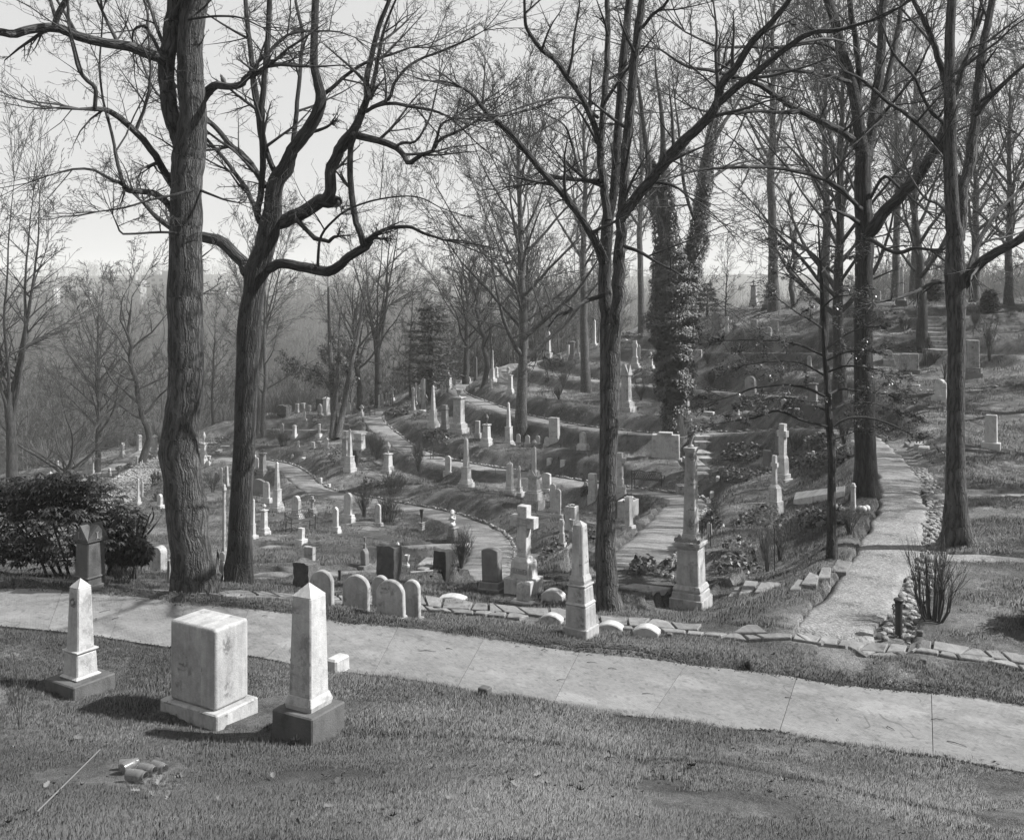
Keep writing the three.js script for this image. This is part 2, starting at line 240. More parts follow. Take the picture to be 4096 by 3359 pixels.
function nearest(P, x, z) {
  let best = 1e9, out = null; const l = P.line;
  for (let i = 0; i < l.length - 1; i++) {
    const ax = l[i].x, az = l[i].z, bx = l[i + 1].x - ax, bz = l[i + 1].z - az, t = clamp(((x - ax) * bx + (z - az) * bz) / (bx * bx + bz * bz), 0, 1);
    const ex = x - ax - bx * t, ez = z - az - bz * t, q = ex * ex + ez * ez;
    if (q < best) { best = q; out = [ex, ez, lerp(l[i].y, l[i + 1].y, t)]; }
  }
  return [Math.sqrt(best), ...out];
}
const SIDEWALK = { far: [[-700, 2265], [-300, 2310], [0, 2349], [708, 2412], [1400, 2497], [2108, 2582], [2746, 2653], [3187, 2707], [3978, 2809], [4700, 2900]], near: [[-700, 2385], [-300, 2430], [0, 2480], [673, 2572], [992, 2622], [1400, 2696], [1754, 2732], [1960, 2752], [2100, 2764], [2215, 2814], [2604, 2869], [3119, 2936], [3731, 3046], [4600, 3240]] };
SIDEWALK.F = smoothLine(SIDEWALK.far.map((p) => cast(...p, baseY)), 80); SIDEWALK.N = smoothLine(SIDEWALK.near.map((p) => cast(...p, baseY)), 80);
SIDEWALK.line = SIDEWALK.F.map((p, i) => { const q = SIDEWALK.N.reduce((m, r) => Math.hypot(r.x - p.x - (i - 40) * 0, r.z - p.z) < Math.hypot(m.x - p.x, m.z - p.z) ? r : m); return V3((p.x + q.x) / 2, (p.y + q.y) / 2, (p.z + q.z) / 2); });
for (let k = 0; k < 12; k++) for (let i = 1; i < 80; i++) SIDEWALK.line[i].y = (SIDEWALK.line[i - 1].y + SIDEWALK.line[i + 1].y) / 2;
SIDEWALK.w = 1.62; SIDEWALK.box = new THREE.Box3().setFromPoints(SIDEWALK.line).expandByScalar(3);
function groundY(x, z) {
  let y = baseY(x, z); const d = -z;
  if (d < 3) return y;
  // graves settle and heap: low mounds along the slope
  const near = sstep(13, 17, d), m = fbm(x / 1.7 + 40, z / 1.3, 3) - 0.5, m2 = vnoise(x / 0.9 + 3, z / 2.2);
  y += near * (1 - sstep(110, 140, d)) * (0.19 * m + 0.09 * sstep(0.55, 0.9, m2)) + (1 - near) * 0.10 * m + 0.03 * (fbm(x / 0.35, z / 0.35, 2) - 0.5);
  let bestP = null, bestE = 1e9, bq = null;
  for (const P of PATHS) {
    if (x < P.box.min.x || x > P.box.max.x || z < P.box.min.z || z > P.box.max.z) continue;
    const r = nearest(P, x, z), hw = P.w / 2 + (P.gut && r[1] > 0 ? P.gut : 0), e = r[0] < hw ? (r[0] / hw - 1) : r[0] - hw;
    if (e < bestE) { bestE = e; bestP = P; bq = r; }
  }
  if (bestP && bestE < 3.6) {
    const P = bestP, py = bq[3], e = bestE, g = baseY(x, z);
    if (e < 0) y = py - (P.gut && bq[1] > P.w / 2 ? 0.055 : 0.045 + 0.0026 * d);
    else {
      const rim = 0.05 + 0.05 * (fbm(x * 2, z * 2, 2) - 0.5), dy = Math.abs(y - py);
      const k = sstep(-0.3, 0.3, g - py), t = sstep(lerp(0.3, 0, k), lerp(0.75 + 1.5 * dy, 0.45 + dy, k), e), w = sstep(0.1, 1.1, e) * (1 - sstep(1.3, 3.6, e));
      y = lerp(py + rim * lerp(1, 0.3, k), y, t) + lerp(-P.lo, P.hi, k) * (Math.abs(2 * k - 1)) * w;
    }
  }
  { const P = SIDEWALK, bx = P.box; if (x > bx.min.x && x < bx.max.x && z > bx.min.z && z < bx.max.z) {
    const [q, ex, ez, py] = nearest(P, x, z);
    if (q < 2.6) { const t = sstep(0.82, 1.25, q), wob = 0.11 * (fbm(x * 1.3 + 5, z * 1.3, 3) - 0.5), verge = ez < 0 ? 0.055 * sstep(0.75, 0.95, q) * (1 - sstep(1.1, 1.6, q)) * (0.4 + 1.2 * fbm(x * 4, z * 4, 2)) : 0.03 * sstep(0.8, 0.95, q + wob);
      y = lerp(lerp(py - 0.07, py - 0.012, sstep(0.55, 0.82, q)), y, t) + verge; }
  } }
  return y;
}
const G = (u, v) => cast(u, v, groundY);
// the ground sheet, finer near the camera
{
  const cols = [], rows = [];
  for (let i = -180; i <= 180; i++) { const t = i / 180; cols.push(Math.sign(t) * (Math.abs(t) < 0.84 ? Math.abs(t) * 0.6 / 0.84 : 0.6 + (Math.abs(t) - 0.84) / 0.16 * (Math.PI - 0.6))); }
  rows.push(0); for (let j = 0; j <= 700; j++) rows.push(1.2 * Math.pow(165 / 1.2, j / 700));
  for (const r of [175, 190, 210, 235, 265, 300, 340, 390, 450, 520, 600, 700, 820, 960, 1120]) rows.push(r);
  const nc = cols.length, pos = [], uv = [], col = [], idx = [];
  for (const r of rows) for (const a of cols) {
    const x = Math.sin(a) * r, z = -Math.cos(a) * r, y = r > 165 ? (z < 0 ? farY(x, Math.max(1, -z)) * sstep(0, 90, -z) + (1 - sstep(0, 90, -z)) * -6 : -6 + 0.0 * x) : groundY(x, z);
    pos.push(x, y, z); uv.push(x, -z);
    // dormant and green patches, bare earth and leaf litter, each with its own outline
    const p = fbm(x / 3.1 + 11, z / 3.1, 4), q = fbm(x / 0.8, z / 0.8 + 9, 3), lit = sstep(0.56, 0.66, fbm(x / 5.5 + 70, z / 5.5, 5));
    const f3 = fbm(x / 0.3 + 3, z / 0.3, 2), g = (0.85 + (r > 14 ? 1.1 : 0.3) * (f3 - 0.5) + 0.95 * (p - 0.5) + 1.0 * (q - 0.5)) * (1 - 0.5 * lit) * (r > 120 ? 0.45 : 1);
    col.push(g, g, g);
  }
  for (let j = 0; j < rows.length - 1; j++) for (let i = 0; i < nc - 1; i++) { const a = j * nc + i, b = a + 1, c = a + nc, d = c + 1; idx.push(a, b, c, b, d, c); }
  const g = new THREE.BufferGeometry();
  g.setAttribute('position', new THREE.Float32BufferAttribute(pos, 3)); g.setAttribute('uv', new THREE.Float32BufferAttribute(uv, 2)); g.setAttribute('color', new THREE.Float32BufferAttribute(col, 3)); g.setIndex(idx); g.computeVertexNormals();
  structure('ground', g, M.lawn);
}
for (const P of PATHS) {
  const pos = [], uv = [], idx = [], n = P.line.length, k = 9; let s = 0;
  for (let i = 0; i < n; i++) {
    const p = P.line[i], a = P.line[Math.max(0, i - 1)], b = P.line[Math.min(n - 1, i + 1)], tx = b.x - a.x, tz = b.z - a.z, L = Math.hypot(tx, tz), nx = -tz / L, nz = tx / L;
    const end = i === 0 || i === n - 1 ? -0.12 : i === 1 || i === n - 2 ? -0.02 : 0;
    if (i) s += p.distanceTo(P.line[i - 1]);
    for (let j = 0; j < k; j++) { const t = [-0.5, -0.488, -0.38, -0.2, 0, 0.2, 0.38, 0.488, 0.5][j], e = P.w * t + (Math.abs(t) > 0.3 ? Math.sign(t) : 0) * (0.20 * (fbm(s * 0.9, j > 4 ? 3 : 9, 2) - 0.5) + 0.12 * (vnoise(s * 3.1, j > 4 ? 5 : 11) - 0.5)), edge = j === 0 || j === k - 1; pos.push(p.x + nx * e, p.y + end + (edge ? -0.2 : (j === 1 || j === k - 2 ? -0.035 : -0.01) + 0.035 * (0.25 - t * t) + 0.02 * (vnoise(s * 2, j) - 0.5)), p.z + nz * e); uv.push(P.w * t, s); }
    if (i) for (let j = 0; j < k - 1; j++) { const q = i * k + j; idx.push(q, q - k, q + 1, q - k, q - k + 1, q + 1); }
  }
  const g = new THREE.BufferGeometry(); g.setAttribute('position', new THREE.Float32BufferAttribute(pos, 3)); g.setAttribute('uv', new THREE.Float32BufferAttribute(uv, 2)); g.setIndex(idx); g.computeVertexNormals();
  structure(P.name, g, M[P.mat]);
}
// ---------- trees ----------
class Buf { constructor() { this.p = []; this.n = []; this.u = []; this.i = []; }
  geo() { const g = new THREE.BufferGeometry(); g.setAttribute('position', new THREE.Float32BufferAttribute(this.p, 3)); g.setAttribute('normal', new THREE.Float32BufferAttribute(this.n, 3)); g.setAttribute('uv', new THREE.Float32BufferAttribute(this.u, 2)); g.setIndex(this.i); return g; } }
// a tapered tube along points; bump(s, angle) swells it
function tube(B, pts, rad, sides, o = {}) {
  const n = pts.length, base = B.p.length / 3; let N = null, s = 0;
  for (let k = 0; k < n; k++) {
    const a = pts[Math.max(0, k - 1)], b = pts[Math.min(n - 1, k + 1)]; let tx = b.x - a.x, ty = b.y - a.y, tz = b.z - a.z; const L = Math.hypot(tx, ty, tz) || 1; tx /= L; ty /= L; tz /= L;
    if (!N) N = Math.abs(ty) < 0.9 ? [tz, 0, -tx] : [1, 0, 0];
    let q = N[0] * tx + N[1] * ty + N[2] * tz; N = [N[0] - q * tx, N[1] - q * ty, N[2] - q * tz]; q = Math.hypot(...N) || 1; N = [N[0] / q, N[1] / q, N[2] / q];
    const C = [ty * N[2] - tz * N[1], tz * N[0] - tx * N[2], tx * N[1] - ty * N[0]];
    if (k) s += pts[k].distanceTo(pts[k - 1]);
    for (let j = 0; j <= sides; j++) {
      const t = j / sides * 2 * Math.PI, c = Math.cos(t), d = Math.sin(t), r = rad[k] * (o.swell ? o.swell(s, t, k / (n - 1), pts[k]) : 1);
      const nx = N[0] * c + C[0] * d, ny = N[1] * c + C[1] * d, nz = N[2] * c + C[2] * d;
      B.p.push(pts[k].x + nx * r, pts[k].y + ny * r, pts[k].z + nz * r); B.n.push(nx, ny, nz); B.u.push(j / sides * Math.max(1, Math.round(2 * Math.PI * rad[0] / 0.8)) * 0.8, s);
      if (k && j < sides) { const e = base + k * (sides + 1) + j, f = e - sides - 1; B.i.push(f, f + 1, e, f + 1, e + 1, e); }
    }
  }
  if (o.cap) { const c = B.p.length / 3, P = pts[n - 1]; B.p.push(P.x, P.y, P.z); B.n.push(0, 1, 0); B.u.push(0, s); for (let j = 0; j < sides; j++) { const e = base + (n - 1) * (sides + 1) + j; B.i.push(e, e + 1, c); } }
  return B;
}
function flow(points, radii, step) {    // resample a limb smoothly
  const c = new THREE.CatmullRomCurve3(points, false, 'centripetal'), n = Math.max(4, Math.round(c.getLength() / step)), pts = [], rad = [];
  for (let k = 0; k <= n; k++) { const t = k / n; pts.push(c.getPoint(t)); const f = t * (radii.length - 1), i = Math.min(radii.length - 2, Math.floor(f)); rad.push(lerp(radii[i], radii[i + 1], f - i)); }
  return [pts, rad];
}
// a free branch: wanders, bends towards the light, divides
function shoot(B, R, p, dir, len, r, lev, o) {
  const seg = lev >= o.last ? 2 : Math.max(3, Math.round(len / o.seg)), pts = [p.clone()], rad = [r], d = dir.clone().normalize(), h = len / seg, kids = [];
  for (let k = 1; k <= seg; k++) {
    d.x += (R() - 0.5) * o.wander; d.y += (R() - 0.5) * o.wander + o.lift * h * (lev + 1); d.z += (R() - 0.5) * o.wander; d.normalize();
    pts.push(pts[k - 1].clone().addScaledVector(d, h)); rad.push(Math.max(o.min, r * Math.pow(1 - k / (seg + 0.6), 0.8)));
    if (lev < o.last) { const m = (o.kids[lev] || 2) * (h / len) * (k / seg > 0.15 ? 1.15 : 0.3); for (let c = Math.floor(m + R()); c > 0; c--) kids.push([pts[k - 1].clone().lerp(pts[k], R()), d.clone(), k / seg, rad[k]]); }
  }
  if (lev < o.last) kids.push([pts[seg].clone(), d.clone(), 0.9, rad[seg]]);
  tube(B, pts, rad, lev === 0 ? 6 : r > 0.02 ? 4 : 3);
  if (o.tips && lev >= o.last - 1) o.tips.push([pts[seg].clone(), d.clone(), pts[seg - 1].clone()]);
  for (const [q, t, f, rr] of kids) {
    const side = V3(R() - 0.5, R() - 0.5, R() - 0.5).cross(t).normalize(), ang = o.angle * (0.7 + 0.6 * R());
    const nd = t.clone().multiplyScalar(Math.cos(ang)).addScaledVector(side, Math.sin(ang));
    if (o.flat) nd.y *= o.flat;
    shoot(B, R, q, nd, len * o.ratio * (0.55 + 0.7 * R()) * (1.15 - 0.55 * f), Math.max(o.min, Math.min(rr * 0.75, r * 0.55)), lev + 1, o);
  }
}
const HABIT = { seg: 0.28, wander: 0.32, lift: 0.05, min: 0.0024, last: 3, kids: [5, 3.2, 2], angle: 0.75, ratio: 0.52 };
function sprout(B, R, pts, rad, every, len, o, from = 0.1) { // branches along a limb
  let s = 0; const L = pts.length;
  for (let k = 1; k < L; k++) {
    s += pts[k].distanceTo(pts[k - 1]); const f = k / (L - 1);
    if (s > every * (0.6 + 0.8 * R()) && f > from) { s = 0;
      const t = pts[k].clone().sub(pts[k - 1]).normalize(), side = V3(R() - 0.5, R() - 0.4, R() - 0.5).cross(t).normalize(), a = 0.75 + 0.5 * R(), d = t.multiplyScalar(Math.cos(a)).addScaledVector(side, Math.sin(a)); d.y += 0.15;
      shoot(B, R, pts[k], d, len * (0.5 + 0.8 * R()) * (1.1 - 0.45 * f), Math.min(rad[k] * 0.6, o.r0 || 0.03), 0, o); }
  }
  const t = pts[L - 1].clone().sub(pts[L - 2]).normalize();
  for (let k = rad[L - 1] > 0.035 ? 2 : 0; k < 3; k++) shoot(B, R, pts[L - 1], t.clone().add(V3(R() - 0.5, R() - 0.5, R() - 0.5).multiplyScalar(0.7)), len * (0.7 + 0.5 * R()), Math.min(0.03, rad[L - 1] * 0.9), 0, o);
}
// A tree read off the photograph: limbs are [[u, v, width px], ...] with a distance; each becomes a part, its small branches the crown.
function drawnTree(name, label, d0, seed, spec) {
  const R = rng(seed), g = thing(name, label, 'tree'), b0 = spec.trunk[0], foot = at(b0[0], b0[1], d0); g.position.copy(foot);
  const loc = (u, v, dd) => at(u, v, d0 + dd).sub(foot), twigs = new Buf(), o = { ...HABIT, ...(spec.habit || {}) };
  const limb = (kind, l, mat, off, trunk) => {
    const P = l.pts || l, n = P.length, dz0 = l.z ? l.z[0] : 0, dz1 = l.z ? l.z[1] : (R() - 0.5) * 1.6;
    const pts = P.map(([u, v], i) => loc(u, v, off + lerp(dz0, dz1, i / (n - 1)))), rr = P.map((q) => q[2] / F * d0 / 2);
    if (trunk) { pts.unshift(pts[0].clone().add(V3(0, -0.6, 0))); rr.unshift(rr[0] * 1.25); }
    const [q, r] = flow(pts, rr, Math.max(0.12, (spec.step || 0.16))); const B = new Buf(), big = rr[0] > 0.09;
    if (kind !== 'stem') for (let k = 1; k < q.length - 1; k++) { const w = r[k] * (trunk ? 0.12 : 0.45); q[k].x += w * (vnoise(k * 0.8, seed + n) - 0.5); q[k].y += w * (vnoise(k * 0.8, seed + n + 9) - 0.5); }
    const kn = (spec.knots || []).map(([u, v, w, side, amp]) => ({ p: loc(u, v, 0), w: w / F * d0, amp }));
    tube(B, q, r, trunk ? 28 : big ? 14 : 8, { cap: true, swell: (s, t, f, p) => { let m = 1 + (big ? 0.10 : 0.07) * (fbm(Math.cos(t) * 1.3 + seed, Math.sin(t) * 1.3 + s * 1.1, 3) - 0.5) * 2;
      if (trunk) { m *= 1 + (spec.flare ?? 0.35) * Math.exp(-Math.max(0, s - 0.6) * 2.4) * (0.8 + 0.4 * Math.sin(t * 5 + seed)); for (const k of kn) { const x = k.p.x - p.x, y = (k.p.y - p.y) / k.w, a = Math.cos(t - Math.atan2(Math.abs(x) > 0.04 ? 0 : 1, x)) ; m *= 1 + k.amp * Math.exp(-y * y * 2) * sstep(0.1, 0.9, a); } }
      return m; } });
    part(kind, B.geo(), mat, g); return [q, r];
  };
  const T = limb('trunk', spec.trunk, spec.mat, 0, true);
  if (spec.trunkTwigs) sprout(twigs, R, T[0], T[1], spec.trunkTwigs[0], spec.trunkTwigs[1], { ...o, r0: 0.02 }, spec.trunkTwigs[2]);
  for (const l of spec.limbs) { const [q, r] = limb('limb', l, spec.mat, 0, false); sprout(twigs, R, q, r, l.every || spec.every || 0.55, l.len || spec.len || 1.3, { ...o, r0: spec.r0 || 0.03 }, l.from ?? 0.12); }
  const cr = part('crown', twigs.geo(), spec.twig || M.twig, g);
  return { g, tips: o.tips, foot, T };
}
// A tree of a given habit grown freely (for the middle distance and beyond).
function grow(seed, o) {
  const R = rng(seed), trunk = new Buf(), big = new Buf(), tw = new Buf(), H = o.h, n = 14, pts = [], rad = []; let x = 0, z = 0, lx = o.lean ? o.lean[0] : 0, lz = o.lean ? o.lean[1] : 0;
  const top = H * o.trunk; for (let k = 0; k <= n; k++) { const f = k / n; pts.push(V3(x + lx * f * f * H, -0.5 + (top + 0.5) * f, z + lz * f * f * H)); rad.push(o.r * (1 - (1 - o.taper) * f) * (k === 0 ? 1.3 : k === 1 ? 1.08 : 1)); x += (R() - 0.5) * o.r * o.kink; z += (R() - 0.5) * o.r * o.kink; }
  tube(trunk, pts, rad, 12, { cap: true, swell: (s, t) => 1 + 0.12 * (fbm(Math.cos(t) + seed, s + Math.sin(t), 2) - 0.5) * 2 });
  const hb = { ...HABIT, seg: o.seg || 0.9, wander: o.wander ?? 0.22, lift: o.lift ?? 0.012, min: o.min, last: 2, kids: o.kids || [5, 4], angle: o.angle || 0.55, ratio: o.ratio || 0.5, tips: o.tips };
  for (let i = 0; i < o.limbs; i++) {
    const f = o.from + (1 - o.from) * Math.pow((i + R() * 0.8) / o.limbs, o.pack || 1), k = Math.min(n - 1, Math.floor(f * n)), q = pts[k].clone().lerp(pts[k + 1], f * n - k), az = i * 2.4 + R() * 0.9, up = lerp(o.up[0], o.up[1], f) + (R() - 0.5) * 0.25;
    const L = H * lerp(o.len[0], o.len[1], f) * (0.75 + 0.5 * R()), r = rad[k] * (0.34 + 0.26 * R()), dir = V3(Math.cos(az) * Math.cos(up), Math.sin(up), Math.sin(az) * Math.cos(up));
    // the limb itself
    const lp = [q.clone()], lr = [r], sg = Math.max(6, Math.round(L / 0.8)), d = dir.clone(), h = L / sg;
    for (let m = 1; m <= sg; m++) { d.x += (R() - 0.5) * hb.wander; d.y += (R() - 0.5) * hb.wander + (o.curl ?? 0.05); d.z += (R() - 0.5) * hb.wander; d.normalize(); lp.push(lp[m - 1].clone().addScaledVector(d, h)); lr.push(Math.max(o.min * 1.5, r * (1 - 0.85 * m / sg))); }
    tube(big, lp, lr, 7);
    sprout(tw, R, lp, lr, o.every || 0.9, L * (o.sub || 0.42), { ...hb, r0: o.r * 0.2 }, 0.12);
  }
  return { trunk: trunk.geo(), limbs: big.geo(), crown: tw.geo() };
}
function plant(form, name, label, u, v, s, turn, mats, group) {
  const g = thing(name, label, 'tree', group); g.position.copy(G(u, v)); g.position.y -= 0.1; g.scale.setScalar(s); g.rotation.y = turn;
  part('trunk', form.trunk, mats[0], g); part('limbs', form.limbs, mats[0], g); part('crown', form.crown, mats[1], g); return g;
}
const q = (c, ...pts) => pts.map(([x, y, w]) => { const [u, v] = px(c, x, y); return [u, v, w]; });
// --- the great oak on the left, its trunk forked
const oak1 = drawnTree('oak_tree', 'massive old tree with knotted plated bark and forked trunk beside the slate path', 14.4, 101, { mat: M.bark, every: 0.5, len: 1.5, step: 0.07, flare: 0.22,
  knots: [[815, 1125, 60, 1, 0.22], [800, 1560, 120, 1, 0.10], [690, 1790, 110, -1, 0.12], [820, 2020, 90, 1, 0.16], [800, 2080, 50, 1, 0.10], [700, 1200, 45, -1, 0.08], [800, 880, 60, 1, 0.1]],
  trunk: [[774, 2400, 178], [770, 2320, 160], [762, 2226, 152], [740, 2018, 150], [720, 1811, 150], [724, 1707, 140], [744, 1500, 132], [738, 1230, 134], [742, 900, 122], [744, 740, 118], [751, 640, 128], [757, 570, 122], [772, 463, 104], [763, 330, 102], [760, 198, 97], [771, 66, 97], [790, -40, 96], [800, -240, 84], [806, -500, 60]],
  limbs: [
    { pts: [[745, 640, 80], [712, 540, 64], [684, 463, 63], [664, 330, 62], [668, 231, 66], [688, 99, 56], [700, -20, 54], [705, -200, 44], [690, -420, 26]], z: [-0.1, -0.6], from: 0.5 },
    { pts: [[655, 236, 46], [600, 218, 42], [529, 192, 40], [430, 172, 38], [298, 139, 37], [218, 112, 36], [119, 116, 32], [60, 136, 32], [0, 129, 30], [-90, 122, 27], [-240, 90, 18]], z: [-0.5, -1.8], len: 1.3 },
    { pts: [[218, 108, 26], [233, 55, 24], [262, 0, 22], [300, -90, 18], [330, -220, 10]], z: [-1.3, -1.5] }, { pts: [[222, 70, 16], [208, 30, 13], [196, -20, 12], [180, -150, 7]], z: [-1.3, -1.1] },
    { pts: [[695, 745, 34], [641, 661, 28], [608, 602, 27], [529, 516, 26], [456, 456, 24], [410, 436, 18], [370, 433, 14], [317, 436, 10]], z: [0, -1.4], len: 1.5 },
    { pts: [[378, 432, 15], [380, 397, 15], [380, 350, 15], [350, 324, 15], [317, 284, 13], [298, 218, 12], [278, 132, 10], [268, -20, 9], [262, -150, 6]], z: [-1.2, -1.6] },
    { pts: [[695, 850, 32], [661, 807, 26], [615, 774, 25], [569, 764, 24], [503, 760, 20], [489, 734, 16], [436, 714, 12], [370, 678, 10], [284, 678, 8], [200, 700, 5]], z: [0, -1.5] },
    { pts: [[500, 752, 14], [470, 661, 14], [456, 582, 12], [436, 496, 11], [410, 397, 9], [397, 264, 8], [403, 165, 7], [410, 40, 5]], z: [-0.9, -0.6] },
    { pts: [[805, 395, 46], [845, 348, 36], [872, 338, 32], [906, 347, 28], [966, 337, 26], [985, 311, 24], [1025, 291, 20], [1062, 266, 16]], z: [0, -1.2], from: 0.6 },
    { pts: [[1058, 262, 14], [1075, 210, 12], [1120, 160, 11], [1180, 128, 10], [1270, 124, 8], [1360, 128, 6], [1420, 150, 4]], z: [-1.2, -1.0] },
    { pts: [[740, 940, 12], [680, 930, 10], [600, 930, 9], [490, 935, 8], [470, 905, 6], [450, 860, 4]], z: [-0.4, -1.2], len: 0.8 },
    { pts: [[800, 760, 12], [850, 780, 9], [900, 800, 8], [950, 810, 5]], z: [-0.3, -0.8], len: 0.8 }, { pts: [[770, 760, 12], [690, 780, 10], [600, 800, 9], [500, 830, 7], [400, 845, 5]], z: [-0.5, -1.5], len: 1.0 },
    { pts: [[700, 400, 10], [655, 400, 10], [600, 330, 9], [560, 225, 9]], z: [-0.4, 0.6] }, { pts: [[650, 232, 16], [610, 150, 14], [575, 105, 13], [535, 120, 10], [528, 170, 6]], z: [-0.5, 0.4] }, { pts: [[585, 110, 12], [590, 60, 10], [575, 0, 8], [560, -100, 5]], z: [-0.2, 0.3] },
    { pts: [[740, 80, 10], [800, 70, 10], [870, 65, 9], [960, 70, 7], [1050, 110, 5]], z: [-0.6, -1.4] },
  ], trunkTwigs: [0.5, 0.9, 0.42] });
// --- the crooked tree beside it
drawnTree('oak_tree', 'dark furrowed tree with crooked sawn limbs standing behind the great knotted trunk', 17, 202, { mat: M.bark2, every: 0.5, len: 1.35, flare: 0.25, step: 0.09,
  knots: [[1010, 1240, 50, 1, 0.12], [1020, 1375, 60, 1, 0.12], [965, 1220, 45, -1, 0.08]],
  trunk: [[948, 2335, 112], [955, 2200, 96], [967, 2000, 86], [976, 1750, 86], [989, 1495, 87], [998, 1297, 92], [1017, 1164, 84], [1030, 1080, 100], [1045, 1030, 88], [1058, 992, 82], [1075, 926, 86], [1090, 840, 72], [1091, 794, 68], [1104, 727, 66], [1140, 675, 66], [1156, 628, 52], [1171, 595, 48], [1224, 529, 50], [1263, 463, 48], [1283, 397, 44], [1270, 331, 36], [1257, 264, 32], [1257, 132, 30], [1260, 0, 28], [1262, -150, 22], [1270, -380, 10]],
  limbs: [
    { pts: [[1000, 1095, 64], [979, 1062, 50], [926, 1006, 46], [873, 960, 46], [807, 946, 42], [740, 935, 34], [640, 880, 22], [560, 800, 10]], z: [0, 1.2], from: 0.6 },
    { pts: [[1040, 1105, 56], [1062, 1082, 44], [1085, 1065, 40], [1124, 1053, 38], [1190, 1061, 38], [1257, 1076, 40], [1316, 1085, 38], [1362, 1058, 36], [1386, 1034, 34], [1459, 992, 32], [1478, 962, 34]], z: [0, -1.2], every: 1.2, len: 0.8 },
    { pts: [[1456, 985, 26], [1440, 930, 24], [1426, 893, 24], [1406, 794, 24], [1399, 661, 23], [1406, 562, 22], [1432, 463, 18]], z: [-1.2, -0.9], every: 0.9, len: 0.8 },
    { pts: [[1472, 958, 18], [1518, 926, 15], [1578, 909, 14], [1644, 909, 12], [1697, 933, 10], [1772, 959, 7]], z: [-1.2, -2] }, { pts: [[1475, 965, 14], [1500, 950, 12], [1515, 955, 10], [1530, 955, 9]], z: [-1.2, -1.5], from: 2, every: 9, len: 0.3 },
    { pts: [[1065, 745, 26], [985, 632, 24], [925, 582, 24], [850, 500, 22], [780, 430, 18], [720, 360, 10]], z: [0.1, 1.4] }, { pts: [[1040, 890, 24], [1012, 813, 20], [979, 747, 18], [926, 675, 17], [860, 595, 15], [790, 520, 12]], z: [0, 1] },
    { pts: [[1040, 890, 30], [1030, 850, 28], [1040, 794, 26], [1050, 694, 25], [1050, 595, 25], [1046, 463, 24], [1054, 331, 23], [1066, 198, 22], [1078, 0, 20], [1086, -150, 15], [1090, -300, 7]], z: [-0.2, -0.8] },
    { pts: [[1048, 560, 24], [1030, 430, 26], [1012, 300, 22], [992, 120, 20], [980, 0, 18], [972, -150, 10]], z: [-0.3, 0.3] }, { pts: [[1110, 700, 28], [1085, 665, 24], [1066, 610, 22], [1052, 540, 20]], z: [0, -0.2], every: 2, len: 0.6 },
    { pts: [[1172, 590, 22], [1190, 397, 18], [1204, 231, 16], [1210, 132, 14], [1184, 20, 12], [1176, -80, 8]], z: [0, 0.7] }, { pts: [[1300, 372, 18], [1335, 345, 16], [1386, 300, 14], [1472, 245, 12], [1565, 218, 10], [1640, 190, 6]], z: [0, -0.8] },
    { pts: [[1071, 895, 70], [1105, 890, 58], [1160, 874, 54], [1224, 842, 52], [1290, 802, 54], [1345, 806, 44], [1352, 806, 30]], z: [0, -0.8], every: 3, len: 0.5 },
    { pts: [[1300, 800, 46], [1318, 765, 46], [1325, 680, 42], [1349, 615, 40], [1372, 575, 46], [1406, 529, 36], [1445, 456, 30], [1468, 397, 26], [1465, 330, 24], [1492, 198, 20], [1518, 99, 18], [1558, 0, 15], [1600, -120, 8]], z: [-0.7, -1.2] },
    { pts: [[1480, 397, 20], [1500, 297, 18], [1515, 220, 15], [1531, 132, 12], [1565, 40, 9], [1600, -40, 6]], z: [-0.9, -1.8] }, { pts: [[1405, 540, 32], [1440, 545, 28], [1498, 555, 26], [1584, 588, 24], [1615, 620, 20], [1637, 652, 19], [1680, 622, 16], [1730, 602, 14], [1756, 562, 12], [1842, 522, 9], [1895, 489, 6]], z: [-0.9, -2.2] },
    { pts: [[1730, 600, 12], [1750, 542, 10], [1763, 496, 9], [1809, 476, 6]], z: [-1.9, -2.3] }, { pts: [[1580, 588, 12], [1611, 569, 11], [1657, 569, 9], [1697, 516, 8], [1723, 456, 7], [1756, 317, 4]], z: [-1.5, -1.4] },
    { pts: [[1465, 445, 16], [1500, 425, 14], [1565, 413, 13], [1631, 423, 12], [1723, 440, 10], [1803, 470, 6]], z: [-1, -2] }, { pts: [[1485, 430, 16], [1558, 390, 14], [1578, 331, 12], [1651, 251, 10], [1763, 205, 9], [1869, 159, 7], [1935, 122, 4]], z: [-1, -1.6] },
    { pts: [[1185, 880, 18], [1225, 918, 18], [1257, 952, 20], [1285, 958, 16], [1316, 966, 15], [1330, 950, 13], [1350, 945, 11]], z: [-0.4, -0.9], every: 2, len: 0.4 }, { pts: [[1270, 1065, 12], [1283, 946, 10], [1343, 873, 9], [1400, 833, 8], [1531, 794, 7], [1670, 787, 5], [1760, 830, 4]], z: [-0.8, -1.6] },
    { pts: [[1185, 890, 12], [1150, 860, 10], [1180, 880, 9]], z: [0, 0.1], every: 9, len: 0.2 }, { pts: [[1235, 530, 16], [1270, 522, 14], [1300, 510, 12], [1320, 498, 10]], z: [0, -0.5], every: 9, len: 0.3 },
  ] });
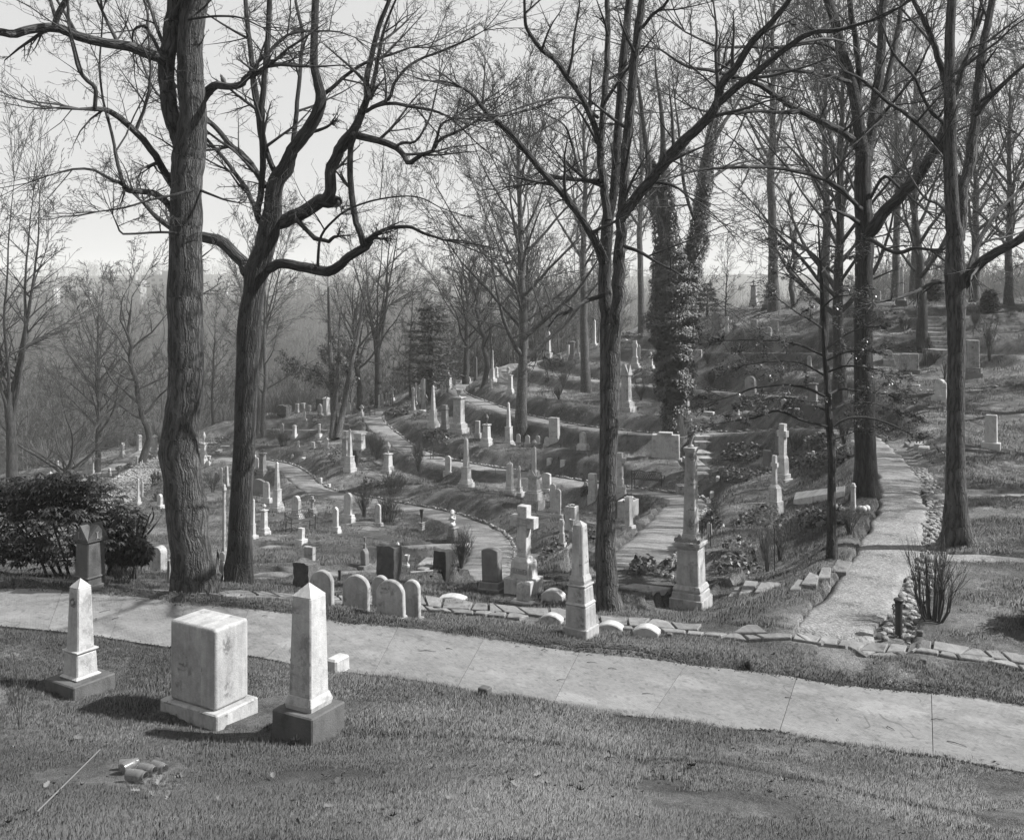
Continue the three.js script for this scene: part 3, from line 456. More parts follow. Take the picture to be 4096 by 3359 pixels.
// --- twin trunk in the middle
drawnTree('tulip_tree', 'tall twin trunk tree rising in several straight stems behind the stained obelisk', 15.4, 303, { mat: M.bark, every: 0.5, len: 1.5, flare: 0.22, step: 0.1,
  trunk: [[2440, 2440, 92], [2430, 2380, 84], [2422, 2190, 81], [2428, 2000, 76], [2434, 1800, 72], [2438, 1600, 76], [2440, 1429, 84], [2440, 1330, 88], [2436, 1270, 72], [2420, 1180, 52], [2422, 1032, 50], [2430, 900, 50], [2434, 860, 46], [2450, 800, 36], [2464, 661, 36], [2471, 529, 34], [2484, 364, 34], [2497, 198, 33], [2517, 0, 30], [2530, -200, 22], [2540, -480, 10]],
  limbs: [
    { pts: [[2452, 1400, 50], [2464, 1290, 52], [2474, 1150, 52], [2479, 1032, 48], [2486, 900, 44], [2490, 827, 40], [2504, 595, 38], [2524, 397, 36], [2543, 198, 34], [2570, 0, 30], [2590, -180, 20], [2600, -400, 9]], z: [-0.05, -0.4], from: 0.45 },
    { pts: [[2432, 880, 34], [2415, 740, 34], [2402, 620, 30], [2416, 400, 26], [2428, 250, 24], [2432, 100, 22], [2427, -20, 20], [2420, -200, 10]], z: [0, 0.5], from: 0.3 },
    { pts: [[2412, 1050, 34], [2385, 975, 28], [2358, 926, 28], [2292, 827, 27], [2226, 747, 26], [2160, 675, 24], [2094, 595, 22], [2028, 516, 19], [1935, 437, 16], [1895, 384, 13], [1849, 350, 8]], z: [0, -2.2] },
    { pts: [[2405, 600, 28], [2385, 520, 26], [2358, 450, 25], [2319, 377, 23], [2272, 311, 22], [2219, 238, 20], [2166, 198, 18], [2113, 126, 15], [2100, 86, 13], [2098, 0, 10], [2096, -90, 6]], z: [0, -1.6] },
    { pts: [[2495, 860, 48], [2530, 810, 44], [2557, 774, 44], [2623, 700, 42], [2680, 620, 40], [2741, 558, 38], [2826, 480, 36], [2869, 417, 34], [2890, 339, 30], [2953, 254, 26], [3010, 170, 24], [3081, 92, 20], [3158, 0, 16], [3220, -90, 9]], z: [-0.2, -2.8] },
    { pts: [[2872, 415, 28], [2940, 353, 26], [3038, 276, 23], [3158, 184, 21], [3236, 134, 18], [3342, 120, 15], [3519, 71, 10], [3600, 30, 6]], z: [-1.9, -3.4] },
    { pts: [[2500, 985, 16], [2557, 1005, 14], [2623, 1045, 12], [2700, 1085, 8], [2760, 1130, 4]], z: [-0.3, -1.5] }, { pts: [[2412, 1180, 20], [2345, 1204, 16], [2279, 1244, 15], [2219, 1277, 11], [2186, 1323, 9], [2173, 1389, 6]], z: [0, -1], len: 0.6 },
    { pts: [[2500, 830, 16], [2580, 740, 14], [2640, 730, 12], [2700, 745, 10], [2760, 790, 6]], z: [-0.3, -1.2] }, { pts: [[2570, 110, 14], [2610, 60, 14], [2660, 20, 12], [2700, -60, 8]], z: [-0.3, -1] }, { pts: [[2410, 745, 16], [2330, 700, 12], [2260, 505, 8], [2190, 460, 5]], z: [0, 1] },
    { pts: [[2395, 720, 14], [2300, 720, 12], [2200, 715, 9], [2090, 740, 6]], z: [0, 1.4] }, { pts: [[2392, 470, 14], [2300, 395, 11], [2180, 400, 9], [2010, 455, 6]], z: [0, -1.8] }, { pts: [[2406, 730, 20], [2330, 722, 14], [2250, 708, 10], [2160, 690, 6]], z: [0, 2] },
  ], trunkTwigs: [0.7, 1.0, 0.5] });
// --- the big oak right of centre
drawnTree('oak_tree', 'big straight oak with spreading limbs beside the gravel path', 21.8, 404, { mat: M.bark2, every: 0.75, len: 1.9, flare: 0.3, step: 0.14, habit: { seg: 0.4, min: 0.0034 },
  trunk: [[3460, 2010, 104], [3463, 1960, 92], [3462, 1800, 82], [3459, 1607, 78], [3456, 1400, 72], [3455, 1253, 72], [3458, 1100, 70], [3460, 971, 76], [3458, 900, 72], [3453, 800, 66], [3453, 707, 62], [3452, 620, 58], [3444, 560, 46], [3430, 450, 44], [3412, 353, 44], [3370, 212, 40], [3335, 71, 37], [3300, -40, 34], [3260, -240, 24], [3220, -480, 10]],
  limbs: [
    { pts: [[3475, 930, 56], [3512, 883, 48], [3589, 799, 44], [3660, 721, 44], [3731, 615, 38], [3773, 530, 32], [3810, 420, 26], [3850, 280, 20], [3900, 120, 14], [3940, -40, 7]], z: [-0.2, -2], from: 0.5 },
    { pts: [[3462, 640, 48], [3478, 565, 44], [3512, 353, 40], [3526, 177, 36], [3533, 0, 32], [3545, -200, 22], [3560, -420, 10]], z: [0, 0.8], from: 0.3 }, { pts: [[3490, 520, 28], [3512, 459, 28], [3561, 283, 24], [3589, 141, 22], [3611, 0, 20], [3640, -180, 12]], z: [0.1, 1.5] },
    { pts: [[3432, 440, 26], [3438, 300, 26], [3420, 141, 24], [3399, 0, 22], [3380, -200, 12]], z: [0, -0.8] },
    { pts: [[3448, 610, 36], [3405, 556, 30], [3363, 523, 30], [3278, 481, 28], [3208, 445, 26], [3123, 396, 22], [3052, 346, 19], [2953, 311, 16], [2847, 283, 13], [2741, 261, 10], [2642, 198, 6]], z: [0, -3] },
    { pts: [[3432, 345, 20], [3380, 322, 18], [3307, 297, 17], [3179, 283, 15], [3109, 276, 12], [3000, 305, 8], [2900, 330, 5]], z: [0, -2.4] }, { pts: [[3370, 214, 20], [3349, 200, 18], [3271, 170, 16], [3137, 187, 14], [2996, 187, 12], [2869, 184, 9], [2741, 127, 6]], z: [0, -2.4] },
    { pts: [[3450, 840, 22], [3413, 806, 18], [3349, 742, 17], [3236, 696, 15], [3095, 671, 13], [3010, 668, 12], [2812, 678, 9], [2671, 714, 5]], z: [-0.2, -3] }, { pts: [[3208, 445, 14], [3150, 450, 14], [3030, 445, 13], [2870, 455, 10], [2770, 430, 6]], z: [-1.2, -2.6] },
    { pts: [[3480, 955, 20], [3498, 964, 17], [3540, 992, 16], [3596, 1013, 16], [3660, 992, 14], [3724, 999, 10]], z: [-0.3, -1.6], len: 0.9 }, { pts: [[3440, 890, 20], [3400, 865, 16], [3360, 848, 14], [3322, 834, 9]], z: [-0.2, -1.5], every: 3, len: 0.5 },
    { pts: [[3480, 800, 12], [3540, 705, 14], [3610, 760, 10], [3700, 840, 6]], z: [-0.2, -1] }, { pts: [[3468, 530, 14], [3520, 470, 12], [3580, 400, 11], [3660, 300, 9], [3720, 180, 6]], z: [-0.2, -1.5] }, { pts: [[3440, 810, 10], [3390, 690, 12], [3330, 600, 10], [3260, 480, 7], [3200, 350, 5]], z: [0, 2] },
  ] });
// --- right edge
drawnTree('oak_tree', 'rough barked tree dividing into two dark stems on the lawn past the gravel path', 17.4, 505, { mat: M.bark, every: 0.6, len: 1.5, flare: 0.4, step: 0.11, habit: { seg: 0.35, min: 0.003 },
  trunk: [[3830, 2180, 112], [3828, 2120, 96], [3823, 1960, 77], [3824, 1780, 68], [3824, 1607, 68], [3828, 1400, 66], [3826, 1253, 68], [3822, 1150, 76], [3822, 1050, 72], [3820, 940, 64], [3812, 860, 54], [3801, 640, 52], [3801, 353, 42], [3801, 141, 37], [3808, 0, 34], [3815, -200, 22], [3820, -450, 9]],
  limbs: [
    { pts: [[3836, 1160, 48], [3858, 1133, 42], [3907, 1070, 40], [3978, 1013, 36], [4096, 950, 30], [4220, 860, 18]], z: [0, -1.5], from: 0.4 }, { pts: [[3838, 960, 46], [3848, 860, 44], [3858, 740, 44], [3886, 620, 42], [3907, 424, 38], [3929, 212, 34], [3971, 0, 28], [4010, -180, 16]], z: [0, 0.8], from: 0.3 },
    { pts: [[3800, 430, 30], [3780, 320, 27], [3759, 247, 26], [3709, 106, 22], [3653, 0, 18], [3610, -90, 9]], z: [0, -0.9] }, { pts: [[3796, 520, 18], [3765, 480, 15], [3731, 452, 15], [3688, 375, 13], [3660, 311, 11], [3575, 212, 9], [3519, 71, 5]], z: [0, -1.5] },
    { pts: [[3800, 640, 22], [3787, 615, 20], [3702, 523, 18], [3632, 459, 17], [3547, 403, 14], [3448, 318, 11], [3377, 283, 8]], z: [0, -2] }, { pts: [[3798, 1126, 16], [3731, 1133, 14], [3660, 1169, 13], [3575, 1197, 11], [3498, 1211, 7]], z: [0, -1.2], len: 0.6 },
    { pts: [[3900, 470, 22], [3950, 400, 20], [4020, 330, 18], [4120, 240, 12]], z: [0.4, 0.2] }, { pts: [[3800, 300, 16], [3870, 200, 14], [3920, 90, 12], [3960, -60, 7]], z: [0, 1] }, { pts: [[3870, 1100, 22], [3920, 960, 20], [3990, 850, 18], [4080, 760, 12]], z: [0, 1] }, { pts: [[3815, 890, 14], [3760, 820, 12], [3700, 790, 10], [3640, 700, 7]], z: [0, 1.2] },
  ] });
// --- free-grown forms for the middle distance
const FORM = {
  vase: grow(1, { h: 22, trunk: 0.82, r: 0.36, taper: 0.22, kink: 0.5, limbs: 30, from: 0.26, up: [0.45, 1.25], len: [0.40, 0.26], min: 0.012, kids: [5, 4], last: 2, sub: 0.36, every: 0.95 }),
  broad: grow(2, { h: 20, trunk: 0.62, r: 0.42, taper: 0.3, kink: 0.7, limbs: 16, from: 0.36, up: [0.3, 1.15], len: [0.42, 0.38], min: 0.012, kids: [5, 4], sub: 0.4, wander: 0.3, every: 1.0 }),
  tall: grow(3, { h: 24, trunk: 0.85, r: 0.38, taper: 0.25, kink: 0.5, limbs: 20, from: 0.42, up: [0.55, 1.2], len: [0.28, 0.2], min: 0.013, kids: [5, 4], sub: 0.4, every: 1.0 }),
  slim: grow(4, { h: 15, trunk: 0.85, r: 0.17, taper: 0.2, kink: 1.2, limbs: 20, from: 0.22, up: [0.4, 1.1], len: [0.28, 0.2], min: 0.011, kids: [4, 4], sub: 0.42, every: 0.8 }),
  crooked: grow(5, { h: 13, trunk: 0.72, r: 0.24, taper: 0.3, kink: 2.6, limbs: 14, from: 0.3, up: [0.1, 1.0], len: [0.34, 0.3], min: 0.011, kids: [4, 4], sub: 0.4, wander: 0.7, curl: 0.09, every: 0.8 }),
  low: grow(6, { h: 9, trunk: 0.22, r: 0.26, taper: 0.8, kink: 0.4, limbs: 9, from: 0.6, up: [0.35, 0.95], len: [0.85, 0.75], min: 0.011, kids: [5, 4], sub: 0.34, wander: 0.22, curl: 0.02, every: 0.75 }),
  fork: grow(7, { h: 19, trunk: 0.36, r: 0.33, taper: 0.85, kink: 0.3, limbs: 7, from: 0.72, up: [1.0, 1.35], len: [0.62, 0.6], min: 0.012, kids: [5, 4], sub: 0.28, wander: 0.14, every: 0.9 }),
};
const B2 = [M.bark2, M.twig], B3 = [M.bark3, M.twigpale];
plant(FORM.vase, 'maple_tree', 'tall vase shaped bare tree standing on the slope under the middle terrace path', 2084, 1742, 1.03, 0.4, B3);
plant(FORM.tall, 'oak_tree', 'slender straight tree on the grass between the two upper terrace paths', 2348, 1570, 1.0, 2.0, B3);
plant(FORM.tall, 'oak_tree', 'thick trunked tree on the hill crest behind a dark monument', 3100, 1243, 1.2, 0.7, B3);
plant(FORM.vase, 'oak_tree', 'tall tree behind the leafy young tree, left of the big straight oak', 3362, 1600, 0.86, 2.6, B2);
plant(FORM.tall, 'oak_tree', 'grey trunk on the crest just right of the leafy young tree top', 3290, 1400, 0.95, 4.4, B3);
plant(FORM.broad, 'oak_tree', 'straight trunk at the left edge of the upper stone stairs', 3692, 1372, 0.82, 1.2, B2);
plant(FORM.tall, 'oak_tree', 'wide trunk behind the crest obelisk, leftmost of the close pair', 3582, 1205, 0.98, 3.5, B3);
plant(FORM.tall, 'oak_tree', 'wide trunk behind the crest obelisk, rightmost of the close pair', 3652, 1202, 1.0, 5.2, B3);
plant(FORM.crooked, 'oak_tree', 'thin leaning tree close behind the thick crest trunk', 3165, 1228, 1.0, 0.5, B3);
plant(FORM.broad, 'oak_tree', 'bare tree on the crest beyond the plinth monument', 3900, 1206, 0.9, 0.2, B3);
plant(FORM.vase, 'oak_tree', 'tree on the crest at the far end of the gravel walk', 4040, 1215, 0.8, 1.7, B3);
plant(FORM.fork, 'maple_tree', 'dark tree with rising limbs by the valley edge behind the leafy shrub', 45, 2010, 0.98, 0.3, B2);
plant(FORM.low, 'dogwood_tree', 'low wide tree forking near the ground above the leafy shrub', 270, 1965, 0.93, 1.4, B2);
plant(FORM.vase, 'maple_tree', 'slanting dark tree beside the Celtic cross near the paved walk', 392, 1898, 0.66, 2.2, B2);
plant(FORM.crooked, 'oak_tree', 'tall crooked twisting tree behind a row of capped monuments', 572, 1862, 1.25, 3.3, B2);
plant(FORM.slim, 'maple_tree', 'slim bare tree past the twisting tree on the far lawn edge', 850, 1700, 0.75, 0.9, B2);
plant(FORM.slim, 'birch_tree', 'slender pale trunk close behind the crooked sawn tree', 1056, 1742, 1.25, 2.9, B3);
plant(FORM.low, 'dogwood_tree', 'small round headed tree behind the rough boulder monument', 1134, 1628, 0.75, 4.1, B2);
plant(FORM.fork, 'maple_tree', 'thick trunk half hidden by the crooked sawn tree', 1030, 1730, 0.8, 1.1, B2);
plant(FORM.fork, 'maple_tree', 'pair of dark stems rising behind a row of white tablets', 1512, 1622, 0.93, 0.2, B2);
plant(FORM.broad, 'oak_tree', 'rough trunk at the bend left of the two dark stems', 1440, 1636, 0.72, 2.4, B2);
plant(FORM.broad, 'oak_tree', 'bare oak by the path bend next to a black column', 1862, 1548, 0.78, 0.5, B2);
plant(FORM.crooked, 'oak_tree', 'smaller bare tree right beside the black column', 1930, 1546, 1.05, 1.9, B2);
plant(FORM.slim, 'maple_tree', 'many stemmed bare tree behind the white memorial by the valley', 1640, 1590, 0.75, 0.7, B3);
plant(FORM.broad, 'oak_tree', 'dark trunk at the bend of the upper terrace path', 2105, 1462, 0.8, 3.9, B2);
plant(FORM.tall, 'oak_tree', 'pale trunk beside the ivy clad tree on the crest', 2572, 1330, 1.0, 1.4, B3);
plant(FORM.slim, 'dogwood_tree', 'small bare tree over the crest left of the dark monument', 2905, 1262, 0.45, 1.4, B2);
// trees past the right of the frame, whose shadows lie across the slope
for (const [x, z, f, s, t] of [[24, -22, 'vase', 0.8, 2], [27, -29, 'tall', 1, 3], [24, -38, 'broad', 1, 4], [32, -44, 'vase', 1, 0.5], [36, -55, 'tall', 1, 1.2], [40, -66, 'broad', 1.1, 2.2], [50, -60, 'vase', 1, 3.1]]) {
  const g = thing('oak_tree', 'bare tree past the edge of the view whose shadow crosses the slope', 'tree', 'bare trees past the edge of the view'); g.position.set(x, groundY(x, z) - 0.1, z); g.scale.setScalar(s); g.rotation.y = t;
  part('trunk', FORM[f].trunk, M.bark2, g); part('limbs', FORM[f].limbs, M.bark2, g); part('crown', FORM[f].crown, M.twig, g);
}
// --- the young leafy tree in front of the big oak: thin tiers of boughs holding small leaves
function leafQuad(B, p, dir, n, L, W) { // a bent leaf of four triangles
  const s = dir.clone().cross(n).normalize(), up = s.clone().cross(dir).normalize(), b = B.p.length / 3;
  const add = (a, w, h) => { B.p.push(p.x + dir.x * a * L + s.x * w * W + up.x * h * L, p.y + dir.y * a * L + s.y * w * W + up.y * h * L, p.z + dir.z * a * L + s.z * w * W + up.z * h * L); B.n.push(up.x + s.x * w * 0.5, up.y + s.y * w * 0.5, up.z + s.z * w * 0.5); B.u.push(a, w); };
  add(0, 0, 0); add(0.5, 0.5, 0.05); add(0.5, -0.5, 0.05); add(0.5, 0, -0.03); add(1, 0, -0.12);
  B.i.push(b, b + 1, b + 3, b, b + 3, b + 2, b + 3, b + 1, b + 4, b + 3, b + 4, b + 2);
}
{
  const R = rng(77), tips = [], d0 = 16.4;
  const t = drawnTree('young_tree', 'slender young tree with tiers of thin boughs and small leaves above the slate steps', d0, 606, { mat: M.bark2, every: 0.28, len: 0.5, step: 0.1, flare: 0.2, r0: 0.008, habit: { seg: 0.14, min: 0.0026, last: 2, kids: [4, 3], flat: 0.5, tips, lift: 0.0 },
    trunk: [[3329, 2242, 44], [3328, 2100, 36], [3327, 1992, 34], [3328, 1820, 32], [3317, 1677, 28], [3310, 1536, 26], [3300, 1395, 24], [3293, 1253, 20], [3286, 1112, 15], [3278, 971, 9], [3274, 880, 4]],
    limbs: [[[3307, 1706, 12], [3201, 1677, 11], [3109, 1642, 9], [3024, 1670, 8], [2930, 1684, 5], [2870, 1694, 3]], [[3300, 1585, 12], [3222, 1550, 11], [3130, 1540, 9], [3024, 1550, 8], [2945, 1578, 5], [2875, 1600, 3]], [[3296, 1423, 10], [3201, 1380, 9], [3123, 1363, 7], [3000, 1360, 5], [2900, 1362, 3]], [[3286, 1310, 9], [3236, 1275, 8], [3194, 1253, 6], [3120, 1200, 4]],
      [[3335, 1706, 12], [3377, 1677, 11], [3448, 1667, 9], [3554, 1692, 7], [3625, 1727, 3]], [[3317, 1578, 11], [3363, 1557, 10], [3448, 1564, 8], [3554, 1578, 4]], [[3314, 1487, 10], [3377, 1465, 9], [3434, 1465, 7], [3520, 1480, 4]], [[3307, 1395, 9], [3363, 1352, 8], [3413, 1324, 5], [3460, 1310, 3]], [[3289, 1169, 8], [3236, 1112, 6], [3180, 1077, 4]], [[3290, 1230, 8], [3340, 1190, 6], [3400, 1180, 4]],
      [[3282, 1040, 6], [3235, 1000, 5], [3150, 985, 3]], [[3286, 1090, 6], [3330, 1040, 5], [3380, 1020, 3]], [[3300, 1640, 9], [3210, 1600, 7], [3120, 1590, 5], [3020, 1600, 3]], [[3296, 1500, 8], [3200, 1450, 7], [3100, 1445, 5], [2980, 1460, 3]], [[3325, 1640, 8], [3400, 1610, 7], [3480, 1610, 5], [3580, 1640, 3]], [[3312, 1440, 8], [3380, 1410, 7], [3450, 1400, 5]], [[3330, 1760, 7], [3380, 1740, 6], [3440, 1720, 4]]].map((pts, i) => ({ pts, z: [0, (i % 3 - 1) * 0.7], len: 0.45 })) });
  const L = new Buf();
  for (const [p, d] of tips) { if (R() < 0.2) continue; const n = 3 + Math.floor(R() * 4); for (let k = 0; k < n; k++) { const q = p.clone().addScaledVector(d, -0.16 * R()).add(V3(R() - 0.5, R() - 0.5, R() - 0.5).multiplyScalar(0.05)); leafQuad(L, q, V3(d.x + R() - 0.5, d.y - 0.15 + 0.5 * (R() - 0.5), d.z + R() - 0.5).normalize(), V3(R() - 0.5, 1, R() - 0.5), 0.034 + 0.022 * R(), 0.02 + 0.012 * R()); } }
  const lm = part('leaves', L.geo(), M.leafgloss, t.g); lm.userData.kind = 'stuff';
}
// --- ivy clad tree
{
  const R = rng(88), d0 = 53.4, t = drawnTree('ivy_tree', 'tall tree wrapped in thick dark ivy beside the middle stone steps', d0, 707, { mat: M.bark2, every: 1.3, len: 2.6, step: 0.4, r0: 0.06, habit: { seg: 0.7, min: 0.008, last: 2, kids: [6, 5], wander: 0.3 },
    trunk: [[2692, 1742, 84], [2698, 1650, 76], [2700, 1500, 74], [2692, 1300, 72], [2684, 1100, 56], [2664, 900, 36], [2652, 700, 28], [2652, 520, 20], [2640, 400, 14], [2625, 290, 9], [2620, 200, 4]], trunkTwigs: [1.2, 2.6, 0.5],
    limbs: [[[2680, 1130, 40], [2640, 900, 30], [2602, 700, 24], [2580, 550, 18], [2560, 380, 12], [2535, 220, 5]], [[2715, 1200, 44], [2760, 1060, 40], [2795, 940, 36], [2830, 700, 30], [2860, 500, 24], [2870, 330, 16], [2880, 150, 8]], [[2845, 600, 18], [2890, 500, 16], [2960, 400, 12], [3010, 300, 6]], [[2800, 930, 14], [2740, 760, 14], [2720, 560, 10], [2700, 400, 5]], [[2660, 850, 14], [2560, 760, 10], [2480, 720, 5]], [[2835, 720, 14], [2930, 660, 10], [3030, 640, 5]]].map((pts, i) => ({ pts, z: [0, (i % 3 - 1) * 2.5] })) });
  const L = new Buf(), cover = (a, b, w0, w1, n) => { for (let k = 0; k < n * 1.7; k++) { const f = R(), u = lerp(a[0], b[0], f), v = lerp(a[1], b[1], f), ph = R() * 6.283, nz = fbm(ph * 1.1 + a[0], v / 34, 3), clump = 0.45 + 1.05 * nz, r = lerp(w0, w1, f) / F * d0 / 2 * clump * (0.74 + 0.32 * R()); const p = at(u, v, d0 + a[2]).sub(t.foot).add(V3(Math.cos(ph) * r, 0, Math.sin(ph) * r)); const out = V3(Math.cos(ph), -0.5 + R() * 0.8, Math.sin(ph)); leafQuad(L, p, V3(R() - 0.5, -0.9, R() - 0.5).add(out.clone().multiplyScalar(0.6)).normalize(), out, 0.085 + 0.06 * R(), 0.08 + 0.05 * R()); } };
  cover([2695, 1600, 0], [2690, 1720, 0], 92, 80, 1000); cover([2694, 1250, 0], [2698, 1600, 0], 205, 120, 11000); cover([2686, 1000, 0], [2694, 1250, 0], 120, 205, 5000); cover([2652, 620, 0], [2684, 1000, 0], 34, 90, 2200); cover([2602, 640, 0], [2650, 980, 0], 34, 70, 1500);
  cover([2840, 560, 0], [2795, 940, 0], 42, 72, 2600); cover([2795, 940, 0], [2735, 1160, 0], 74, 130, 3400); cover([2862, 440, 0], [2840, 580, 0], 22, 42, 500); cover([2640, 980, 0.8], [2660, 1250, 0.8], 50, 120, 2200);
  part('ivy', L.geo(), M.ivy, t.g).userData.kind = 'stuff';
}
// --- holly with two thin trunks, and the cedar
{
  const R = rng(99), foot = G(1342, 1752), g = thing('holly_tree', 'two stemmed evergreen holly standing left of the box monument', 'tree'); g.position.copy(foot); const d0 = -foot.z, tips = [], tw = new Buf(), st = new Buf();
  for (const P of [[[1330, 1755, 30], [1335, 1650, 26], [1326, 1500, 22], [1318, 1350, 16], [1312, 1150, 8]], [[1350, 1752, 28], [1380, 1600, 24], [1400, 1480, 20], [1430, 1350, 14], [1450, 1200, 7]], [[1328, 1560, 14], [1270, 1490, 10], [1210, 1470, 6]], [[1340, 1640, 16], [1352, 1450, 12], [1360, 1250, 6]]]) {
    const [a, r] = flow(P.map(([u, v]) => at(u, v, d0 + (R() - 0.5)).sub(foot)), P.map((p) => p[2] / F * d0 / 2), 0.5), B = new Buf(); tube(B, a, r, 9, { cap: true }); part('trunk', B.geo(), M.bark3, g);
    sprout(tw, R, a, r, 0.6, 1.9, { ...HABIT, seg: 0.5, min: 0.008, last: 2, kids: [4, 4], tips }, 0.3);
  }
  part('branches', tw.geo(), M.twigpale, g);
  const L = new Buf(); for (const [p, d] of tips) { const h = p.y / 9; if (R() > 0.75 * sstep(0.1, 0.3, h) * (1 - sstep(0.65, 0.95, h)) ) continue; for (let k = 0; k < 7; k++) leafQuad(L, p.clone().add(V3(R() - 0.5, R() - 0.5, R() - 0.5).multiplyScalar(0.4)), V3(R() - 0.5, R() - 0.7, R() - 0.5).normalize(), V3(R() - 0.5, 1, R() - 0.5), 0.2, 0.11); }
  part('leaves', L.geo(), M.leafdark, g).userData.kind = 'stuff';
}
{
  const R = rng(111), foot = G(1722, 1606), g = thing('cedar_tree', 'dark evergreen cedar with layered boughs by the path bend', 'tree'), d0 = -foot.z; g.position.copy(foot); const H = 385 / F * d0, B = new Buf(), br = new Buf(), L = new Buf();
  tube(B, [V3(0, -0.5, 0), V3(0.05, H * 0.4, 0), V3(-0.1, H * 0.75, 0), V3(0, H, 0)], [0.28, 0.24, 0.14, 0.03], 10); part('trunk', B.geo(), M.bark2, g);
  for (let k = 0; k < 46; k++) { const f = 0.2 + 0.8 * k / 46, y = H * f, az = k * 2.4 + R(), len = H * 0.40 * Math.pow(1 - f, 0.55) * (0.55 + 0.6 * R()) + 0.3, a = V3(0, y, 0), d = V3(Math.cos(az), 0.12 - 0.2 * (1 - f), Math.sin(az)); const pts = [a], n = 6; for (let m = 1; m <= n; m++) { d.y += (m < 4 ? -0.03 : 0.06); pts.push(pts[m - 1].clone().addScaledVector(d.clone().normalize(), len / n)); }
    tube(br, pts, pts.map((_, i) => 0.05 * (1 - i / 7)), 4);
    for (let m = 1; m <= n; m++) for (let c = 0; c < 18; c++) { const p = pts[m].clone().add(V3((R() - 0.5) * 1.0, (R() - 0.5) * 0.32, (R() - 0.5) * 1.0)); leafQuad(L, p, V3(d.x + (R() - 0.5) * 1.6, (R() - 0.5) * 0.9, d.z + (R() - 0.5) * 1.6).normalize(), V3(R() - 0.5, 1, R() - 0.5), 0.38, 0.13); } }
  part('branches', br.geo(), M.bark2, g); part('needles', L.geo(), M.needle, g).userData.kind = 'stuff';
}
{ // evergreen at the crest and small ones beside it
  const R = rng(112); for (const [u, v, h, w, label] of [[2830, 1268, 110, 90, 'dark flat topped evergreen on the crest behind the small obelisk'], [3745, 1212, 75, 50, 'small dark evergreen on the crest left of the plinth monument'], [3960, 1245, 70, 50, 'small young evergreen beside the crest walk post']]) {
    const foot = G(u, v), d0 = -foot.z, g = thing('cedar_tree', label, 'tree'); g.position.copy(foot); const H = h / F * d0 * 1.15, B = new Buf(), L = new Buf(); tube(B, [V3(0, -0.3, 0), V3(0, H, 0)], [0.12, 0.02], 7); part('trunk', B.geo(), M.bark2, g);
    for (let k = 0; k < 1500; k++) { const f = 0.12 + 0.88 * R(), rr = w / F * d0 * 0.6 * Math.pow(1 - f, 0.5) * Math.sqrt(R()), az = R() * 6.283, tier = 0.06 * H * Math.sin(f * 40); leafQuad(L, V3(Math.cos(az) * rr, H * f + tier, Math.sin(az) * rr), V3(Math.cos(az), R() - 0.5, Math.sin(az)).normalize(), V3(R() - 0.5, 1, R() - 0.5), 0.34, 0.11); }
    part('needles', L.geo(), M.needle, g).userData.kind = 'stuff'; }
}
// --- the wood across the valley: too many stems to count
{
  const R = rng(121), forms = [11, 12, 13, 14].map((s, i) => { const t = grow(s, { h: 15 + i, trunk: 0.75, r: 0.17, taper: 0.2, kink: 1, limbs: 10, from: 0.3, up: [0.5, 1.2], len: [0.32, 0.22], min: 0.022, kids: [3, 0], sub: 0.42, every: 1.6, seg: 1.4 }); return mergeGeometries([t.trunk, t.limbs, t.crown]); });
  const spots = [[], [], [], []];
  for (let k = 0; k < 10500; k++) {
    const d = k < 8600 ? 104 + 380 * Math.pow(R(), 1.15) : 480 + 560 * R(), s = -0.62 + 1.24 * R(), x = s * d, y = farOrNear(x, -d); if (s > 0.1 && d < 130 + 60 * s) continue; if (s > 0.22 && R() < 0.55) continue; if (s < 0.1 && d < 112 && R() < 0.5) continue;
    spots[k & 3].push([x, y - 0.4, -d, (0.5 + 0.52 * R()) * (d > 300 ? 1.0 : d > 180 ? 1.15 : 0.95) * (s > 0.15 ? 0.8 : 1), R() * 6.283, (R() - 0.5) * 0.08]);
  }
  function farOrNear(x, z) { return -z > 165 ? farY(x, -z) : groundY(x, z); }
  const W = new THREE.Group(); W.name = 'woodland'; W.userData = { kind: 'stuff' }; scene.add(W);
  forms.forEach((f, i) => { const im = new THREE.InstancedMesh(f, i % 2 ? M.twig : M.twigpale, spots[i].length), m = new THREE.Matrix4(), e = new THREE.Euler(); spots[i].forEach(([x, y, z, s, t, l], k) => { m.compose(V3(x, y, z), new THREE.Quaternion().setFromEuler(e.set(l, t, l)), V3(s, s, s)); im.setMatrixAt(k, m); }); im.name = 'bare_trees'; im.castShadow = im.receiveShadow = true; im.userData.kind = 'stuff'; W.add(im); });
  // brush at the foot of the wood
  const bl = new Buf(); for (let k = 0; k < 40; k++) { const a = R() * 6.283, L = 0.8 + 1.6 * R(), lean = 0.15 + 0.5 * R(); tube(bl, [V3(0.3 * (R() - 0.5), 0, 0.3 * (R() - 0.5)), V3(Math.cos(a) * lean * L * 0.5, L * 0.55, Math.sin(a) * lean * L * 0.5), V3(Math.cos(a) * lean * L, L, Math.sin(a) * lean * L)], [0.02, 0.016, 0.012], 3); }
  const bg = bl.geo(), list = []; for (let k = 0; k < 2600; k++) { const s = -0.6 + 0.85 * R(), d = 92 + 90 * R(), x = s * d; if (s > -0.2 && d < 105 + 45 * (s + 0.2)) continue; list.push([x, groundY(x, -d) - 0.1, -d, 0.7 + R(), R() * 6]); }
  const im = new THREE.InstancedMesh(bg, M.twigpale, list.length), m = new THREE.Matrix4(); list.forEach(([x, y, z, s, t], k) => { m.makeRotationY(t).scale(V3(s, s, s)).setPosition(x, y, z); im.setMatrixAt(k, m); }); im.name = 'brushwood'; im.userData.kind = 'stuff'; im.castShadow = im.receiveShadow = true; scene.add(im);
}
